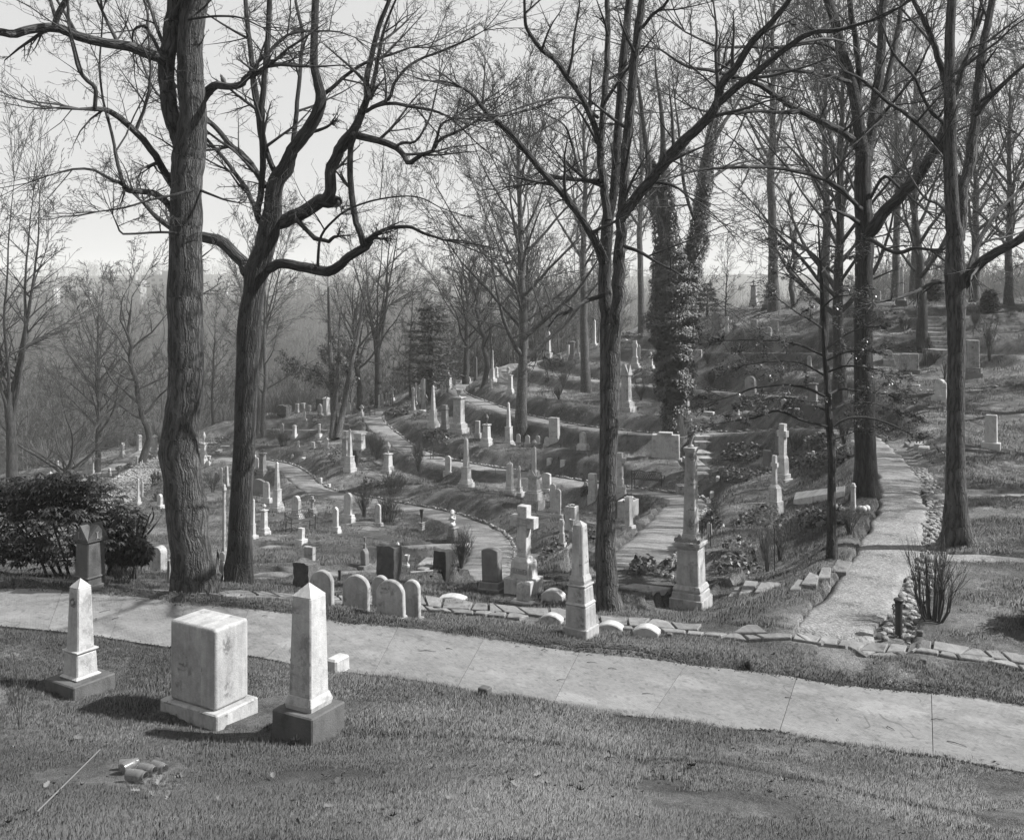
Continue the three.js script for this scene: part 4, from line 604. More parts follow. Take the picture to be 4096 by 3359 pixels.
// ---------- gravestones ----------
const YAW = -0.5;
function meshUV(g, s = 1) { // box-mapped in metres, flat faces
  g = g.index ? g.toNonIndexed() : g; const p = g.attributes.position, uv = new Float32Array(p.count * 2); if (!g.attributes.normal) g.computeVertexNormals();
  const a = V3(), b = V3(), c = V3();
  for (let i = 0; i < p.count; i += 3) { a.fromBufferAttribute(p, i); b.fromBufferAttribute(p, i + 1); c.fromBufferAttribute(p, i + 2); const n = b.clone().sub(a).cross(c.clone().sub(a)), x = Math.abs(n.x), y = Math.abs(n.y), z = Math.abs(n.z);
    for (let k = 0; k < 3; k++) { const v = [a, b, c][k], o = (i + k) * 2; if (y > x && y > z) { uv[o] = v.x; uv[o + 1] = v.z; } else if (x > z) { uv[o] = v.z + 0.37; uv[o + 1] = v.y; } else { uv[o] = v.x; uv[o + 1] = v.y; } } }
  g.setAttribute('uv', new THREE.BufferAttribute(uv, 2)); return g;
}
let uvShift = 0; const shiftUV = (g) => { uvShift = (uvShift + 0.381) % 7; const u = g.attributes.uv; for (let i = 0; i < u.count; i++) u.setXY(i, u.getX(i) + uvShift, u.getY(i) + uvShift * 0.7); return g; };
// chamfered frustum: bottom w0 x d0 at y0, top w1 x d1 at y1
function frus(w0, d0, y0, w1, d1, y1, bev = 0.012) {
  const B = Math.min(bev, (y1 - y0) * 0.3, Math.min(w1, d1) * 0.2 + 0.001), ring = (w, d, y, c) => [[w / 2 - c, d / 2], [w / 2, d / 2 - c], [w / 2, -d / 2 + c], [w / 2 - c, -d / 2], [-w / 2 + c, -d / 2], [-w / 2, -d / 2 + c], [-w / 2, d / 2 - c], [-w / 2 + c, d / 2]].map(([x, z]) => [x, y, z]);
  const f = (y1 - y0 - B) / (y1 - y0), wm = lerp(w0, w1, f), dm = lerp(d0, d1, f), R = [ring(w0, d0, y0, B), ring(wm, dm, y1 - B, B), ring(w1 - 2 * B, d1 - 2 * B, y1, B * 0.5)], p = [];
  const quad = (a, b, c, d) => p.push(...a, ...b, ...c, ...a, ...c, ...d);
  for (let k = 0; k < 2; k++) for (let i = 0; i < 8; i++) { const j = (i + 1) % 8; quad(R[k][i], R[k][j], R[k + 1][j], R[k + 1][i]); }
  for (let i = 1; i < 7; i++) { p.push(...R[2][0], ...R[2][i], ...R[2][i + 1]); p.push(...R[0][0], ...R[0][i + 1], ...R[0][i]); }
  const g = new THREE.BufferGeometry(); g.setAttribute('position', new THREE.Float32BufferAttribute(p, 3)); g.computeVertexNormals(); return shiftUV(meshUV(g));
}
const pyramid = (w, d, y0, y1) => { const a = [[w / 2, y0, d / 2], [w / 2, y0, -d / 2], [-w / 2, y0, -d / 2], [-w / 2, y0, d / 2]], t = [0, y1, 0], p = []; for (let i = 0; i < 4; i++) p.push(...a[i], ...a[(i + 1) % 4], ...t); p.push(...a[0], ...a[2], ...a[1], ...a[0], ...a[3], ...a[2]); const g = new THREE.BufferGeometry(); g.setAttribute('position', new THREE.Float32BufferAttribute(p, 3)); g.computeVertexNormals(); return shiftUV(meshUV(g)); };
const join = (...g) => mergeGeometries(g.map((x) => { x = x.index ? x.toNonIndexed() : x; for (const k of Object.keys(x.attributes)) if (!['position', 'normal', 'uv'].includes(k)) x.deleteAttribute(k); return x; }));
function moulding(w, d, y, h, out) { return join(frus(w + out * 1.2, d + out * 1.2, y, w + out * 2, d + out * 2, y + h * 0.4, 0.006), frus(w + out * 2, d + out * 2, y + h * 0.4, w + out * 0.2, d + out * 0.2, y + h, 0.006)); }
function cornice(w, d, y, h, out) { return join(frus(w, d, y, w + out * 2, d + out * 2, y + h * 0.55, 0.004), frus(w + out * 2.2, d + out * 2.2, y + h * 0.55, w + out * 2.2, d + out * 2.2, y + h, 0.008)); }
function lathe(profile, seg = 20) { return shiftUV(meshUV(new THREE.LatheGeometry(profile.map(([r, y]) => new THREE.Vector2(r, y)), seg))); }
function slabShape(pts, t, bev = 0.012, round = 3) { const s = new THREE.Shape(); pts(s); const g = new THREE.ExtrudeGeometry(s, { depth: Math.max(0.005, t - 2 * bev), bevelEnabled: true, bevelSize: bev, bevelThickness: bev, bevelOffset: -bev, bevelSegments: 1, curveSegments: 14 }); g.translate(0, 0, -t / 2 + bev); return shiftUV(meshUV(g)); }
const HEAD = {
  round: (w, h) => (s) => { const r = w / 2; s.moveTo(-r, 0); s.lineTo(r, 0); s.lineTo(r, h - r); s.absarc(0, h - r, r, 0, Math.PI, false); s.lineTo(-r, 0); },
  shoulder: (w, h) => (s) => { const r = w * 0.40, k = w / 2; s.moveTo(-k, 0); s.lineTo(k, 0); s.lineTo(k, h - r * 1.15); s.lineTo(r, h - r * 1.0); s.absarc(0, h - r, r, 0, Math.PI, false); s.lineTo(-k, h - r * 1.15); s.lineTo(-k, 0); },
  segment: (w, h) => (s) => { const k = w / 2, e = w * 0.16; s.moveTo(-k, 0); s.lineTo(k, 0); s.lineTo(k, h - e); s.quadraticCurveTo(0, h + e, -k, h - e); s.lineTo(-k, 0); },
  gothic: (w, h) => (s) => { const k = w / 2; s.moveTo(-k, 0); s.lineTo(k, 0); s.lineTo(k, h - w * 0.7); s.quadraticCurveTo(k * 0.8, h - w * 0.2, 0, h); s.quadraticCurveTo(-k * 0.8, h - w * 0.2, -k, h - w * 0.7); s.lineTo(-k, 0); },
  flat: (w, h) => (s) => { const k = w / 2; s.moveTo(-k, 0); s.lineTo(k, 0); s.lineTo(k, h); s.lineTo(-k, h); s.lineTo(-k, 0); },
  peak: (w, h) => (s) => { const k = w / 2; s.moveTo(-k, 0); s.lineTo(k, 0); s.lineTo(k, h - w * 0.3); s.lineTo(0, h); s.lineTo(-k, h - w * 0.3); s.lineTo(-k, 0); },
};
const crossShape = (w, h, a, y) => (s) => { const k = a / 2; s.moveTo(-k, 0); s.lineTo(k, 0); s.lineTo(k, y - k); s.lineTo(w / 2, y - k); s.lineTo(w / 2, y + k); s.lineTo(k, y + k); s.lineTo(k, h); s.lineTo(-k, h); s.lineTo(-k, y + k); s.lineTo(-w / 2, y + k); s.lineTo(-w / 2, y - k); s.lineTo(-k, y - k); s.lineTo(-k, 0); };
const urnProfile = (r, y, h) => [[0, 0], [0.55, 0], [0.55, 0.05], [0.25, 0.10], [0.18, 0.2], [0.3, 0.27], [0.72, 0.42], [0.95, 0.6], [0.86, 0.72], [0.5, 0.76], [0.6, 0.8], [0.42, 0.87], [0.15, 0.92], [0.12, 0.97], [0, 1]].map(([a, b]) => [a * r, y + b * h]);
const vaseProfile = (r, y, h) => [[0, 0], [0.5, 0], [0.5, 0.08], [0.2, 0.16], [0.2, 0.28], [0.45, 0.36], [0.72, 0.55], [0.78, 0.78], [1, 0.93], [1, 1], [0.86, 1], [0.7, 0.85], [0, 0.8]].map(([a, b]) => [a * r, y + b * h]);
// kinds: each fills group g with parts for height h and base width w; o.m the stone, o.b the stone of the base
const KIND = {
  obelisk(g, h, w, o) { const m = o.m, k = o.k ?? 0.30, b = h * (o.base ?? 0.085), c = o.die ?? 0.24;
    part('base', frus(w, w, -0.4, w, w, b), o.b, g); let y = b;
    if (o.tier) { part('plinth', frus(w * 0.84, w * 0.84, y, w * 0.82, w * 0.82, y + h * o.tier), m, g); y += h * o.tier; }
    if (c > 0) { const wd = w * (o.dw ?? 0.66); part('moulding', moulding(wd, wd, y, h * 0.03, w * 0.05), m, g); y += h * 0.03; part('die', frus(wd, wd, y, wd * 0.92, wd * 0.92, y + h * c), m, g); y += h * c; part('cornice', cornice(wd * 0.9, wd * 0.9, y, h * 0.025, w * 0.035), m, g); y += h * 0.025; }
    const ws = w * (o.sw ?? 0.52), wt = ws * (o.top ?? 0.66), cap = wt * (o.capk ?? 0.75); if (o.foot) { part('moulding', moulding(ws, ws, y, h * o.foot, w * 0.06), m, g); y += h * o.foot; } part('shaft', frus(ws, ws, y, wt, wt, h - cap), m, g); part('cap', pyramid(wt - 0.004, wt - 0.004, h - cap - 0.001, h), m, g); },
  tablet(g, h, w, o) { const b = h * (o.base ?? 0.14), ww = w * (o.tw ?? 0.76), t = o.t ?? ww * 0.26; part('base', frus(w, t * 2.1, -0.4, w * 0.98, t * 2, b), o.b, g);
    if (o.tier) part('plinth', frus(w * 0.9, t * 1.6, b, w * 0.88, t * 1.5, b + h * o.tier), o.m, g); const y = b + h * (o.tier || 0); const s = slabShape(HEAD[o.head || 'round'](ww, h - y), t, 0.012); s.translate(0, y, 0); part('tablet', s, o.m, g);
    if (o.panel) { const p = slabShape(HEAD[o.head || 'round'](ww * 0.74, (h - y) * 0.86), 0.02, 0.004); p.translate(0, y + (h - y) * 0.05, t / 2 + 0.004); part('panel', p, M.worn, g); } },
  pillar(g, h, w, o) { const m = o.m; let y = h * (o.base ?? 0.12); part('base', frus(w, w, -0.4, w, w, y), o.b, g); const wp = w * 0.84; part('plinth', frus(wp, wp, y, wp * 0.97, wp * 0.97, y + h * 0.10), m, g); y += h * 0.10; const wd = w * (o.dw ?? 0.64); part('moulding', moulding(wd, wd, y, h * 0.035, w * 0.05), m, g); y += h * 0.035;
    const th = o.topH ?? 0.2, ye = h * (1 - th); part('die', frus(wd, wd, y, wd * (o.taper ?? 0.86), wd * (o.taper ?? 0.86), ye - h * 0.06), m, g); const wt = wd * (o.taper ?? 0.86); part('cornice', cornice(wt, wt, ye - h * 0.06, h * 0.06, w * 0.07), m, g);
    const c = o.cap || 'urn'; if (c === 'urn') part('urn', lathe(urnProfile(wt * 0.42, ye, h - ye)), o.u || m, g); else if (c === 'vase') part('vase', lathe(vaseProfile(wt * 0.42, ye, h - ye)), o.u || m, g); else if (c === 'pyramid') part('cap', pyramid(wt * 1.25, wt * 1.25, ye, h), m, g);
    else if (c === 'gable') { for (const t of [0, Math.PI / 2]) { const s = slabShape((p) => { p.moveTo(-wt * 0.62, 0); p.lineTo(wt * 0.62, 0); p.lineTo(0, h - ye); }, wt * 1.24, 0.004); s.rotateY(t); s.translate(0, ye + (t ? 0.001 : 0), 0); part('gable', s, m, g); } }
    else if (c === 'cross') { const s = slabShape(crossShape((h - ye) * 0.6, h - ye, (h - ye) * 0.2, (h - ye) * 0.66), (h - ye) * 0.18, 0.006); s.translate(0, ye, 0); part('cross', s, m, g); }
    else if (c === 'none') part('cap', frus(wt * 1.05, wt * 1.05, ye, wt * 0.8, wt * 0.8, h), m, g); },
  cross(g, h, w, o) { const m = o.m; let y = 0; const n = o.steps ?? 2, sh = h * (o.stepH ?? 0.10); for (let i = 0; i < n; i++) { const ww = w * (1 - 0.2 * i); part(i ? 'step' : 'base', frus(ww, ww * 0.85, i ? y : -0.4, ww * 0.98, ww * 0.83, y + sh), i ? m : o.b, g); y += sh; }
    if (o.die) { const wd = w * (o.dw ?? 0.56); part('die', frus(wd, wd * 0.85, y, wd * 0.9, wd * 0.76, y + h * o.die), m, g); y += h * o.die; part('cornice', frus(wd * 0.86, wd * 0.74, y, wd * 0.6, wd * 0.52, y + h * 0.05), m, g); y += h * 0.05; }
    const ch = h - y, a = ch * (o.arm ?? 0.2), s = slabShape(crossShape(ch * (o.span ?? 0.62), ch, a, ch * 0.68), a * 0.9, 0.01); s.translate(0, y, 0); part('cross', s, m, g);
    if (o.ring) { const t = new THREE.TorusGeometry(ch * 0.22, a * 0.24, 6, 24); t.translate(0, y + ch * 0.68, 0); part('ring', shiftUV(meshUV(t)), m, g); } },
  block(g, h, w, o) { const b = h * (o.base ?? 0.2), d = w * (o.d ?? 0.5), k = o.bw ?? 0.84; part('base', frus(w, d, -0.4, w, d, b), o.b, g); part('die', o.round ? shiftUV(meshUV(new RoundedBoxGeometry(w * k, h - b, d * k, 3, o.round).translate(0, (h + b) / 2, 0))) : frus(w * k, d * k, b, w * k * (o.taper ?? 0.98), d * k * (o.taper ?? 0.98), o.lid ? h * 0.9 : h, o.bev ?? 0.02), o.m, g); if (o.lid) part('cap', frus(w * k + 0.1, d * k + 0.1, h * 0.9, w * k + 0.02, d * k + 0.02, h), o.m, g); },
  marker(g, h, w, o) { part('block', slabShape((s) => { const d = w * 0.7; s.moveTo(-d / 2, -0.25); s.lineTo(d / 2, -0.25); s.lineTo(d / 2, h * 0.72); s.lineTo(-d / 2, h); }, w, 0.01).rotateY(-Math.PI / 2), o.m, g); },
  stub(g, h, w, o) { part('block', frus(w, w * 0.85, -0.3, w, w * 0.85, h, 0.008), o.m, g); },
  scroll(g, h, w, o) { const d = o.d ?? w * 0.3; part('block', slabShape((s) => { s.moveTo(-w / 2, -0.25); s.lineTo(w / 2, -0.25); s.lineTo(w / 2, h * 0.5); s.quadraticCurveTo(0, h * 1.45, -w / 2, h * 0.5); }, d, 0.012), o.m, g); },
  ledger(g, h, w, o) { part('slab', frus(w, w * (o.len ?? 2.2), -0.2, w, w * (o.len ?? 2.2), h, 0.015), o.m, g); },
  vase(g, h, w, o) { part('base', frus(w * 0.8, w * 0.8, -0.2, w * 0.78, w * 0.78, h * 0.3), o.b, g); part('vase', lathe(vaseProfile(w / 2, h * 0.3, h * 0.7), 24), o.m, g); },
  column(g, h, w, o) { part('base', frus(w, w, -0.4, w * 0.96, w * 0.96, h * 0.12), o.b, g); part('plinth', frus(w * 0.72, w * 0.72, h * 0.12, w * 0.66, w * 0.66, h * 0.26), o.m, g); part('column', lathe([[w * 0.26, h * 0.26], [w * 0.21, h * 0.3], [w * 0.17, h * 0.9], [w * 0.24, h * 0.93], [w * 0.24, h * 0.96], [0, h]], 16), o.m, g); },
  rough(g, h, w, o) { const s = new THREE.BoxGeometry(w, h + 0.3, w * (o.d ?? 0.6), 9, 9, 7), p = s.attributes.position, R = o.amp ?? 0.05; const v = V3(); for (let i = 0; i < p.count; i++) { v.fromBufferAttribute(p, i); const k = 7 / Math.max(0.5, w), a = fbm(v.x * k + 3, v.y * k + v.z * k * 0.7, 3) - 0.5, b = fbm(v.z * k + 9, v.y * k - v.x * k * 0.6, 3) - 0.5, c = vnoise(v.x * k, v.z * k + 5) - 0.5; p.setXYZ(i, v.x * (1 + 0.02) + b * R * 2, v.y + (v.y > 0 ? c * R * 2 : 0), v.z + a * R * 2); } s.translate(0, (h - 0.3) / 2, 0); const q = s.toNonIndexed(); q.computeVertexNormals(); part(o.part || 'boulder', shiftUV(meshUV(q)), o.m, g); },
  bench(g, h, w, o) { const sh = h * 0.5, B = [], bar = (a, b, r = 0.018) => B.push(tube(new Buf(), [V3(...a), V3((a[0] + b[0]) / 2, (a[1] + b[1]) / 2, (a[2] + b[2]) / 2), V3(...b)], [r, r, r], 6, { cap: true }).geo());
    for (const s of [-1, 1]) { B.length = 0; const x = s * w / 2; bar([x, -0.1, 0.2], [x, sh, 0.22]); bar([x, -0.1, -0.24], [x, sh, -0.2]); bar([x, sh, -0.2], [x, h, -0.3]); bar([x, sh + 0.22, 0.24], [x, sh + 0.26, -0.24]); bar([x, sh, 0.22], [x, sh + 0.22, 0.24]); bar([x, sh * 0.5, 0.2], [x, sh * 0.3, -0.2], 0.012); part('side_frame', mergeGeometries(B), M.iron, g); }
    for (let i = 0; i < 6; i++) part('seat_slat', frus(w, 0.05, sh, w, 0.05, sh + 0.025, 0.004).translate(0, 0, -0.18 + i * 0.076), M.iron, g);
    B.length = 0; const top = (t) => h * (0.92 + 0.08 * Math.abs(Math.sin(t * Math.PI * 2))); for (let i = 0; i < 18; i++) { const t0 = i / 18, t1 = (i + 1) / 18; bar([(t0 - 0.5) * w, top(t0), -0.3], [(t1 - 0.5) * w, top(t1), -0.3], 0.02); } for (let i = 0; i < 15; i++) { const x = (i / 14 - 0.5) * w; bar([x, sh + 0.04, -0.21], [clamp(x + w * 0.12, -w / 2, w / 2), h * 0.93, -0.29], 0.01); bar([x, sh + 0.04, -0.21], [clamp(x - w * 0.12, -w / 2, w / 2), h * 0.93, -0.29], 0.01); } part('lattice_back', mergeGeometries(B), M.iron, g); },
};
const CATS = { obelisk: 'obelisk', tablet: 'gravestone', pillar: 'monument', cross: 'cross', block: 'gravestone', marker: 'grave marker', stub: 'lot marker', scroll: 'grave marker', ledger: 'grave slab', vase: 'garden urn', column: 'column monument', rough: 'gravestone', bench: 'bench' };
const NAMES = { obelisk: 'obelisk', tablet: 'gravestone', pillar: 'monument', cross: 'cross_monument', block: 'gravestone', marker: 'grave_marker', stub: 'lot_marker', scroll: 'grave_marker', ledger: 'grave_slab', vase: 'garden_urn', column: 'column_monument', rough: 'rough_gravestone', bench: 'iron_bench' };
// [crop, x middle, y of the foot, y of the top, width of the base] -> a thing standing on the ground there
function stone(kind, c, x, yb, yt, wpx, label, o = {}) {
  const [u, v] = px(c, x, yb), vt = px(c, x, yt)[1], wp = wpx / CROP[c][2], yaw = o.yaw ?? YAW + 0.16 * (hash2(Math.round(u), Math.round(v)) - 0.5);
  const square = ['obelisk', 'pillar', 'column', 'vase', 'stub'].includes(kind), dep = square ? 1 : kind === 'cross' ? 0.85 : kind === 'ledger' ? (o.len ?? 2.2) : kind === 'tablet' ? 0.4 : (o.d ?? 0.6);
  const foot = o.d0 ? at(u, v, o.d0) : G(u, v), cy = Math.abs(Math.cos(yaw)), sy = Math.abs(Math.sin(yaw));
  let w = wp / F * -foot.z / (cy + dep * sy); const back = o.back ?? 0.5 * w * (cy * dep + sy), L = Math.hypot(foot.x, foot.z), d = (-foot.z) * (1 + back / L), cx = (u - UC) / F * d;
  const gy = o.gy ?? (o.d0 ? foot.y : groundY(cx, -d)), h = o.h ?? Math.max(0.05, -(vt - VH) / F * d - gy);
  const g = thing(o.name || NAMES[kind], label, o.cat || CATS[kind], o.group); g.position.set(cx, gy, -d); g.rotation.y = yaw; { const a = hash2(Math.round(u * 3), Math.round(v * 5)), b = hash2(Math.round(u * 7), Math.round(v)), k = kind === 'bench' || kind === 'ledger' ? 0 : -foot.z < 11.5 ? 0.006 : kind === 'tablet' ? 0.05 : 0.03; g.rotation.z = (a - 0.5) * k * 1.4; g.rotation.x = (b - 0.5) * k * 1.4; }
  KIND[kind](g, h, o.w ?? w, { m: M.marble, b: o.m || M.marble, ...o }); return { g, h, w, d };
}
const font = await new FontLoader().loadAsync('fonts/droid/droid_sans_bold.typeface.json');
const serif = await new FontLoader().loadAsync('fonts/droid/droid_serif_bold.typeface.json');
function letters(text, size, depth, mat, parent, x, y, z, ry = 0, f = font, rx = 0) {
  const g = new TextGeometry(text, { font: f, size, depth, curveSegments: 3, bevelEnabled: false }); g.computeBoundingBox(); const b = g.boundingBox; g.translate(-(b.max.x + b.min.x) / 2, 0, 0);
  const m = part('lettering', g, mat, parent); m.position.set(x, y, z); m.rotation.set(rx, ry, 0, 'YXZ'); return m;
}
const { white: WH, marble: MB, marble2: M2, worn: WN, granite: GR, dark: DK, brown: BR, roughgranite: RG, roughdark: RD } = M;
// --- foreground
{
  const s = stone('obelisk', 1, 1742, 1105, 182, 408, 'pale marble obelisk on a dark cube base, nearest of all beside the white block', { m: MB, b: BR, base: 0.20, die: 0, foot: 0.085, sw: 0.55, top: 0.85, capk: 0.5 });
  const y = s.h * 0.285, zz = s.w * 0.55 / 2 * 0.93; [['F. DAVIS', 0.034, 0.30], ['BORN', 0.024, 0.255], ['MARCH 27, 1792', 0.022, 0.215], ['DIED', 0.024, 0.175]].forEach(([t, z, k]) => letters(t, z, 0.006, WN, s.g, 0, y + s.h * k, zz - k * 0.026, 0, serif, -0.022));
  const l = stone('obelisk', 1, 452, 845, 157, 378, 'smaller pale obelisk with carved roundel on a brown base, at left by the sidewalk', { m: MB, b: BR, base: 0.14, die: 0.19, dw: 0.5, sw: 0.40, top: 0.8, capk: 0.55 });
  const r = new THREE.TorusGeometry(0.042, 0.008, 6, 20); const t = part('roundel', shiftUV(meshUV(r)), WN, l.g); t.position.set(0, l.h * 0.80, l.w * 0.176); const lf = part('carving', lathe([[0, -0.01], [0.03, 0], [0.02, 0.012], [0, 0.02]], 8), WN, l.g); lf.rotation.x = Math.PI / 2; lf.position.set(0, l.h * 0.80, l.w * 0.17);
  stone('block', 1, 1180, 1018, 385, 574, 'big white veined marble block with rounded edges on a low base', { m: M2, d: 0.68, base: 0.17, bw: 0.80, round: 0.035, yaw: -0.54 });
  stone('block', 1, 1905, 705, 600, 135, 'low white marble block at the sidewalk edge behind the nearest obelisk', { m: MB, d: 1.6, base: 0.2, bw: 0.99, yaw: -0.5 });
  stone('stub', 1, 678, 510, 470, 76, 'little dark stone cube on the grass edge right of the roundel obelisk', { m: DK }); stone('stub', 2, 761, 832, 772, 88, 'dark stone cube on the near sidewalk edge by the worn grass bulge', { m: DK });
  stone('stub', 3, 1530, 776, 738, 48, 'dark lot cube beside the iron post on the right', { m: DK }); stone('stub', 3, 1550, 932, 897, 50, 'dark lot cube set in front of the slate path at far right', { m: DK }); stone('stub', 3, 112, 784, 752, 40, 'small dark lot cube between two curved white markers and slates', { m: DK }); stone('stub', 3, 1645, 278, 255, 26, 'tiny lot cube at the foot of the rough barked tree', { m: GR });
  const L = stone('pillar', 4, 692, 1695, 1142, 268, 'dark granite monument with gabled cap marked L beside the evergreen shrub', { m: DK, b: DK, base: 0.08, cap: 'gable', topH: 0.22, dw: 0.82, taper: 0.93 });
  const gw = L.w * 0.82 * 0.93 * 0.62; letters('L', 0.10, 0.008, GR, L.g, 0, L.h * 0.79, gw + 0.002, 0, serif); letters('L', 0.10, 0.008, GR, L.g, gw + 0.002, L.h * 0.79, 0, Math.PI / 2, serif);
}
const arch = (x, yb, yt, w, d0, label, o = {}) => stone('tablet', 5, x, yb, yt, w, label, { m: M2, b: WN, d0, base: 0.1, tw: 0.97, t: 0.085, yaw: -0.3, back: 0.1, group: undefined, ...o });
arch(795, 1545, 1187, 222, 13.7, 'round topped marble headstone partly behind the nearest obelisk, leftmost of five'); arch(1068, 1575, 1222, 258, 13.3, 'round topped headstone second from the left of the five, veined and wide'); arch(1270, 1558, 1226, 150, 14.0, 'narrow round topped headstone set back between two wider ones of the five');
arch(1358, 1608, 1263, 272, 12.95, 'widest and nearest of the five round topped headstones'); arch(1530, 1628, 1262, 190, 13.4, 'round topped headstone on a visible base, rightmost of the five', { base: 0.12, tw: 0.8 });
// --- by the slate path
{
  const s = stone('obelisk', 6, 1274, 1748, 774, 316, 'tall stained white obelisk on stacked blocks between sidewalk and slate path', { m: M2, b: WN, base: 0.07, tier: 0.19, die: 0.13, dw: 0.74, foot: 0.08, sw: 0.50, top: 0.80, capk: 0.4, d0: 12.5 });
  const j = stone('cross', 6, 806, 1412, 652, 342, 'great white marble cross on a pedestal lettered JAMES', { m: WH, b: MB, steps: 1, stepH: 0.19, die: 0.19, dw: 0.70, arm: 0.215, span: 0.56 });
  const zf = j.w * 0.70 * 0.85 / 2; const pan = part('panel', slabShape((p) => { const w = j.w * 0.21, h = 0.045; p.moveTo(-w, -h); p.lineTo(w, -h); p.absarc(w, 0, h, -Math.PI / 2, Math.PI / 2, false); p.lineTo(-w, h); p.absarc(-w, 0, h, Math.PI / 2, Math.PI * 1.5, false); }, 0.014, 0.003), WN, j.g); pan.position.set(0, j.h * 0.275, zf * 0.955);
  letters('JAMES', 0.062, 0.014, WH, j.g, 0, j.h * 0.275 - 0.031, zf * 0.955 + 0.006);
  const ch = j.h * 0.57, ay = j.h * 0.43 + ch * 0.68, az = ch * 0.215 * 0.45 + 0.001; [['Beloved Wife of', 0.020, -0.045], ['MARY   JAMES', 0.032, 0.0], ['In remembrance', 0.018, 0.05]].forEach(([t, z, y]) => letters(t, z, 0.003, WN, j.g, 0, ay + y - 0.01, az, 0, serif));
  stone('tablet', 6, 551, 1372, 1000, 215, 'grey granite arched headstone just left of the JAMES cross', { m: GR, b: GR, head: 'segment', base: 0.09, tier: 0.14, tw: 0.76, t: 0.16 });
  stone('tablet', 6, 800, 1470, 1282, 208, 'small white headstone with scrolled sides standing before the JAMES pedestal', { m: WH, b: WH, head: 'segment', base: 0.14, tw: 0.56, t: 0.08, yaw: -0.4 });
  stone('scroll', 6, 1048, 1440, 1335, 188, 'white humped marker right of the JAMES pedestal', { m: WH, d: 0.18, yaw: -0.35 }); stone('scroll', 6, 1035, 1632, 1535, 185, 'curved white grave marker left of the tall stained obelisk', { m: MB, d: 0.16, yaw: -0.3 });
  stone('scroll', 6, 1518, 1690, 1605, 205, 'curved white marker right of the tall stained obelisk, first of two', { m: MB, d: 0.18, yaw: -0.3 }); stone('scroll', 6, 1812, 1732, 1632, 215, 'curved white marker right of the tall stained obelisk, second and farther of two', { m: MB, d: 0.2, yaw: -0.3 });
  stone('scroll', 6, 230, 1432, 1385, 220, 'white wavy topped stone pillow on the grass left of the JAMES cross', { m: WH, d: 0.22, yaw: -0.2 });
}
{ // the column with the urn
  const c = px(7, 540, 1732), foot = G(c[0], c[1]), d = -foot.z + 0.35, X = (c[0] - UC) / F * d, gy = groundY(X, -d), g = thing('urn_column', 'tall stained marble column topped with a two handled urn on a leafy pedestal', 'monument'); g.position.set(X, gy, -d); g.rotation.y = -0.5;
  const H = -(px(7, 0, 150)[1] - VH) / F * d - gy, s = H / 1582, y = (v) => (1732 - v) * s, k = 1 / 2.042 / F * d / 1.36;
  const W = (a) => a * k; const m = M2;
  part('base', frus(W(384), W(384), -0.4, W(380), W(380), y(1640)), WN, g); part('plinth', frus(W(340), W(340), y(1640), W(330), W(330), y(1590)), WN, g); part('moulding', moulding(W(280), W(280), y(1590), y(1535) - y(1590), W(20)), m, g);
  part('die', frus(W(258), W(258), y(1535), W(240), W(240), y(1235)), m, g); part('cornice', cornice(W(240), W(240), y(1235), y(1180) - y(1235), W(26)), m, g);
  const L = new Buf(); for (let i = 0; i < 4; i++) for (let j = -1; j <= 1; j++) { const a = i * Math.PI / 2, o = j * W(100), out = V3(Math.sin(a), 0, Math.cos(a)), t = V3(out.z, 0, -out.x), p = out.clone().multiplyScalar(W(120)).addScaledVector(t, o); p.y = y(1182); for (let q = -1; q <= 1; q++) leafQuad(L, p.clone().addScaledVector(t, q * W(18)), V3(out.x * 0.4 + t.x * q * 0.4, 1, out.z * 0.4 + t.z * q * 0.4).normalize(), out, W(80) * (q ? 0.8 : 1), W(52)); }
  part('acanthus_leaves', L.geo(), M.leafstone = Object.assign(m.clone(), { side: THREE.DoubleSide }), g); part('shaft_foot', moulding(W(150), W(150), y(1182), y(1115) - y(1182), W(12)), m, g);
  part('shaft', frus(W(142), W(142), y(1115), W(104), W(104), y(435)), m, g); part('capital', cornice(W(104), W(104), y(435), y(390) - y(435), W(15)), m, g);
  const u = (r, v) => [r * k * 0.75, y(v)]; part('urn', lathe([u(0, 392), u(48, 392), u(48, 380), u(22, 366), u(18, 345), u(30, 325), u(52, 300), u(62, 262), u(58, 238), u(36, 222), u(34, 212), u(44, 206), u(40, 198), u(26, 186), u(24, 175), u(16, 165), u(10, 152), u(0, 148)], 24), m, g);
  for (const t of [-1, 1]) { const b = new Buf(); tube(b, [[34, 212], [62, 208], [66, 225], [60, 262]].map(([r, v]) => V3(t * r * k * 0.75 * 1.02, y(v), 0)), [0.018, 0.02, 0.018, 0.018], 8); part('handle', shiftUV(meshUV(b.geo())), m, g); }
}
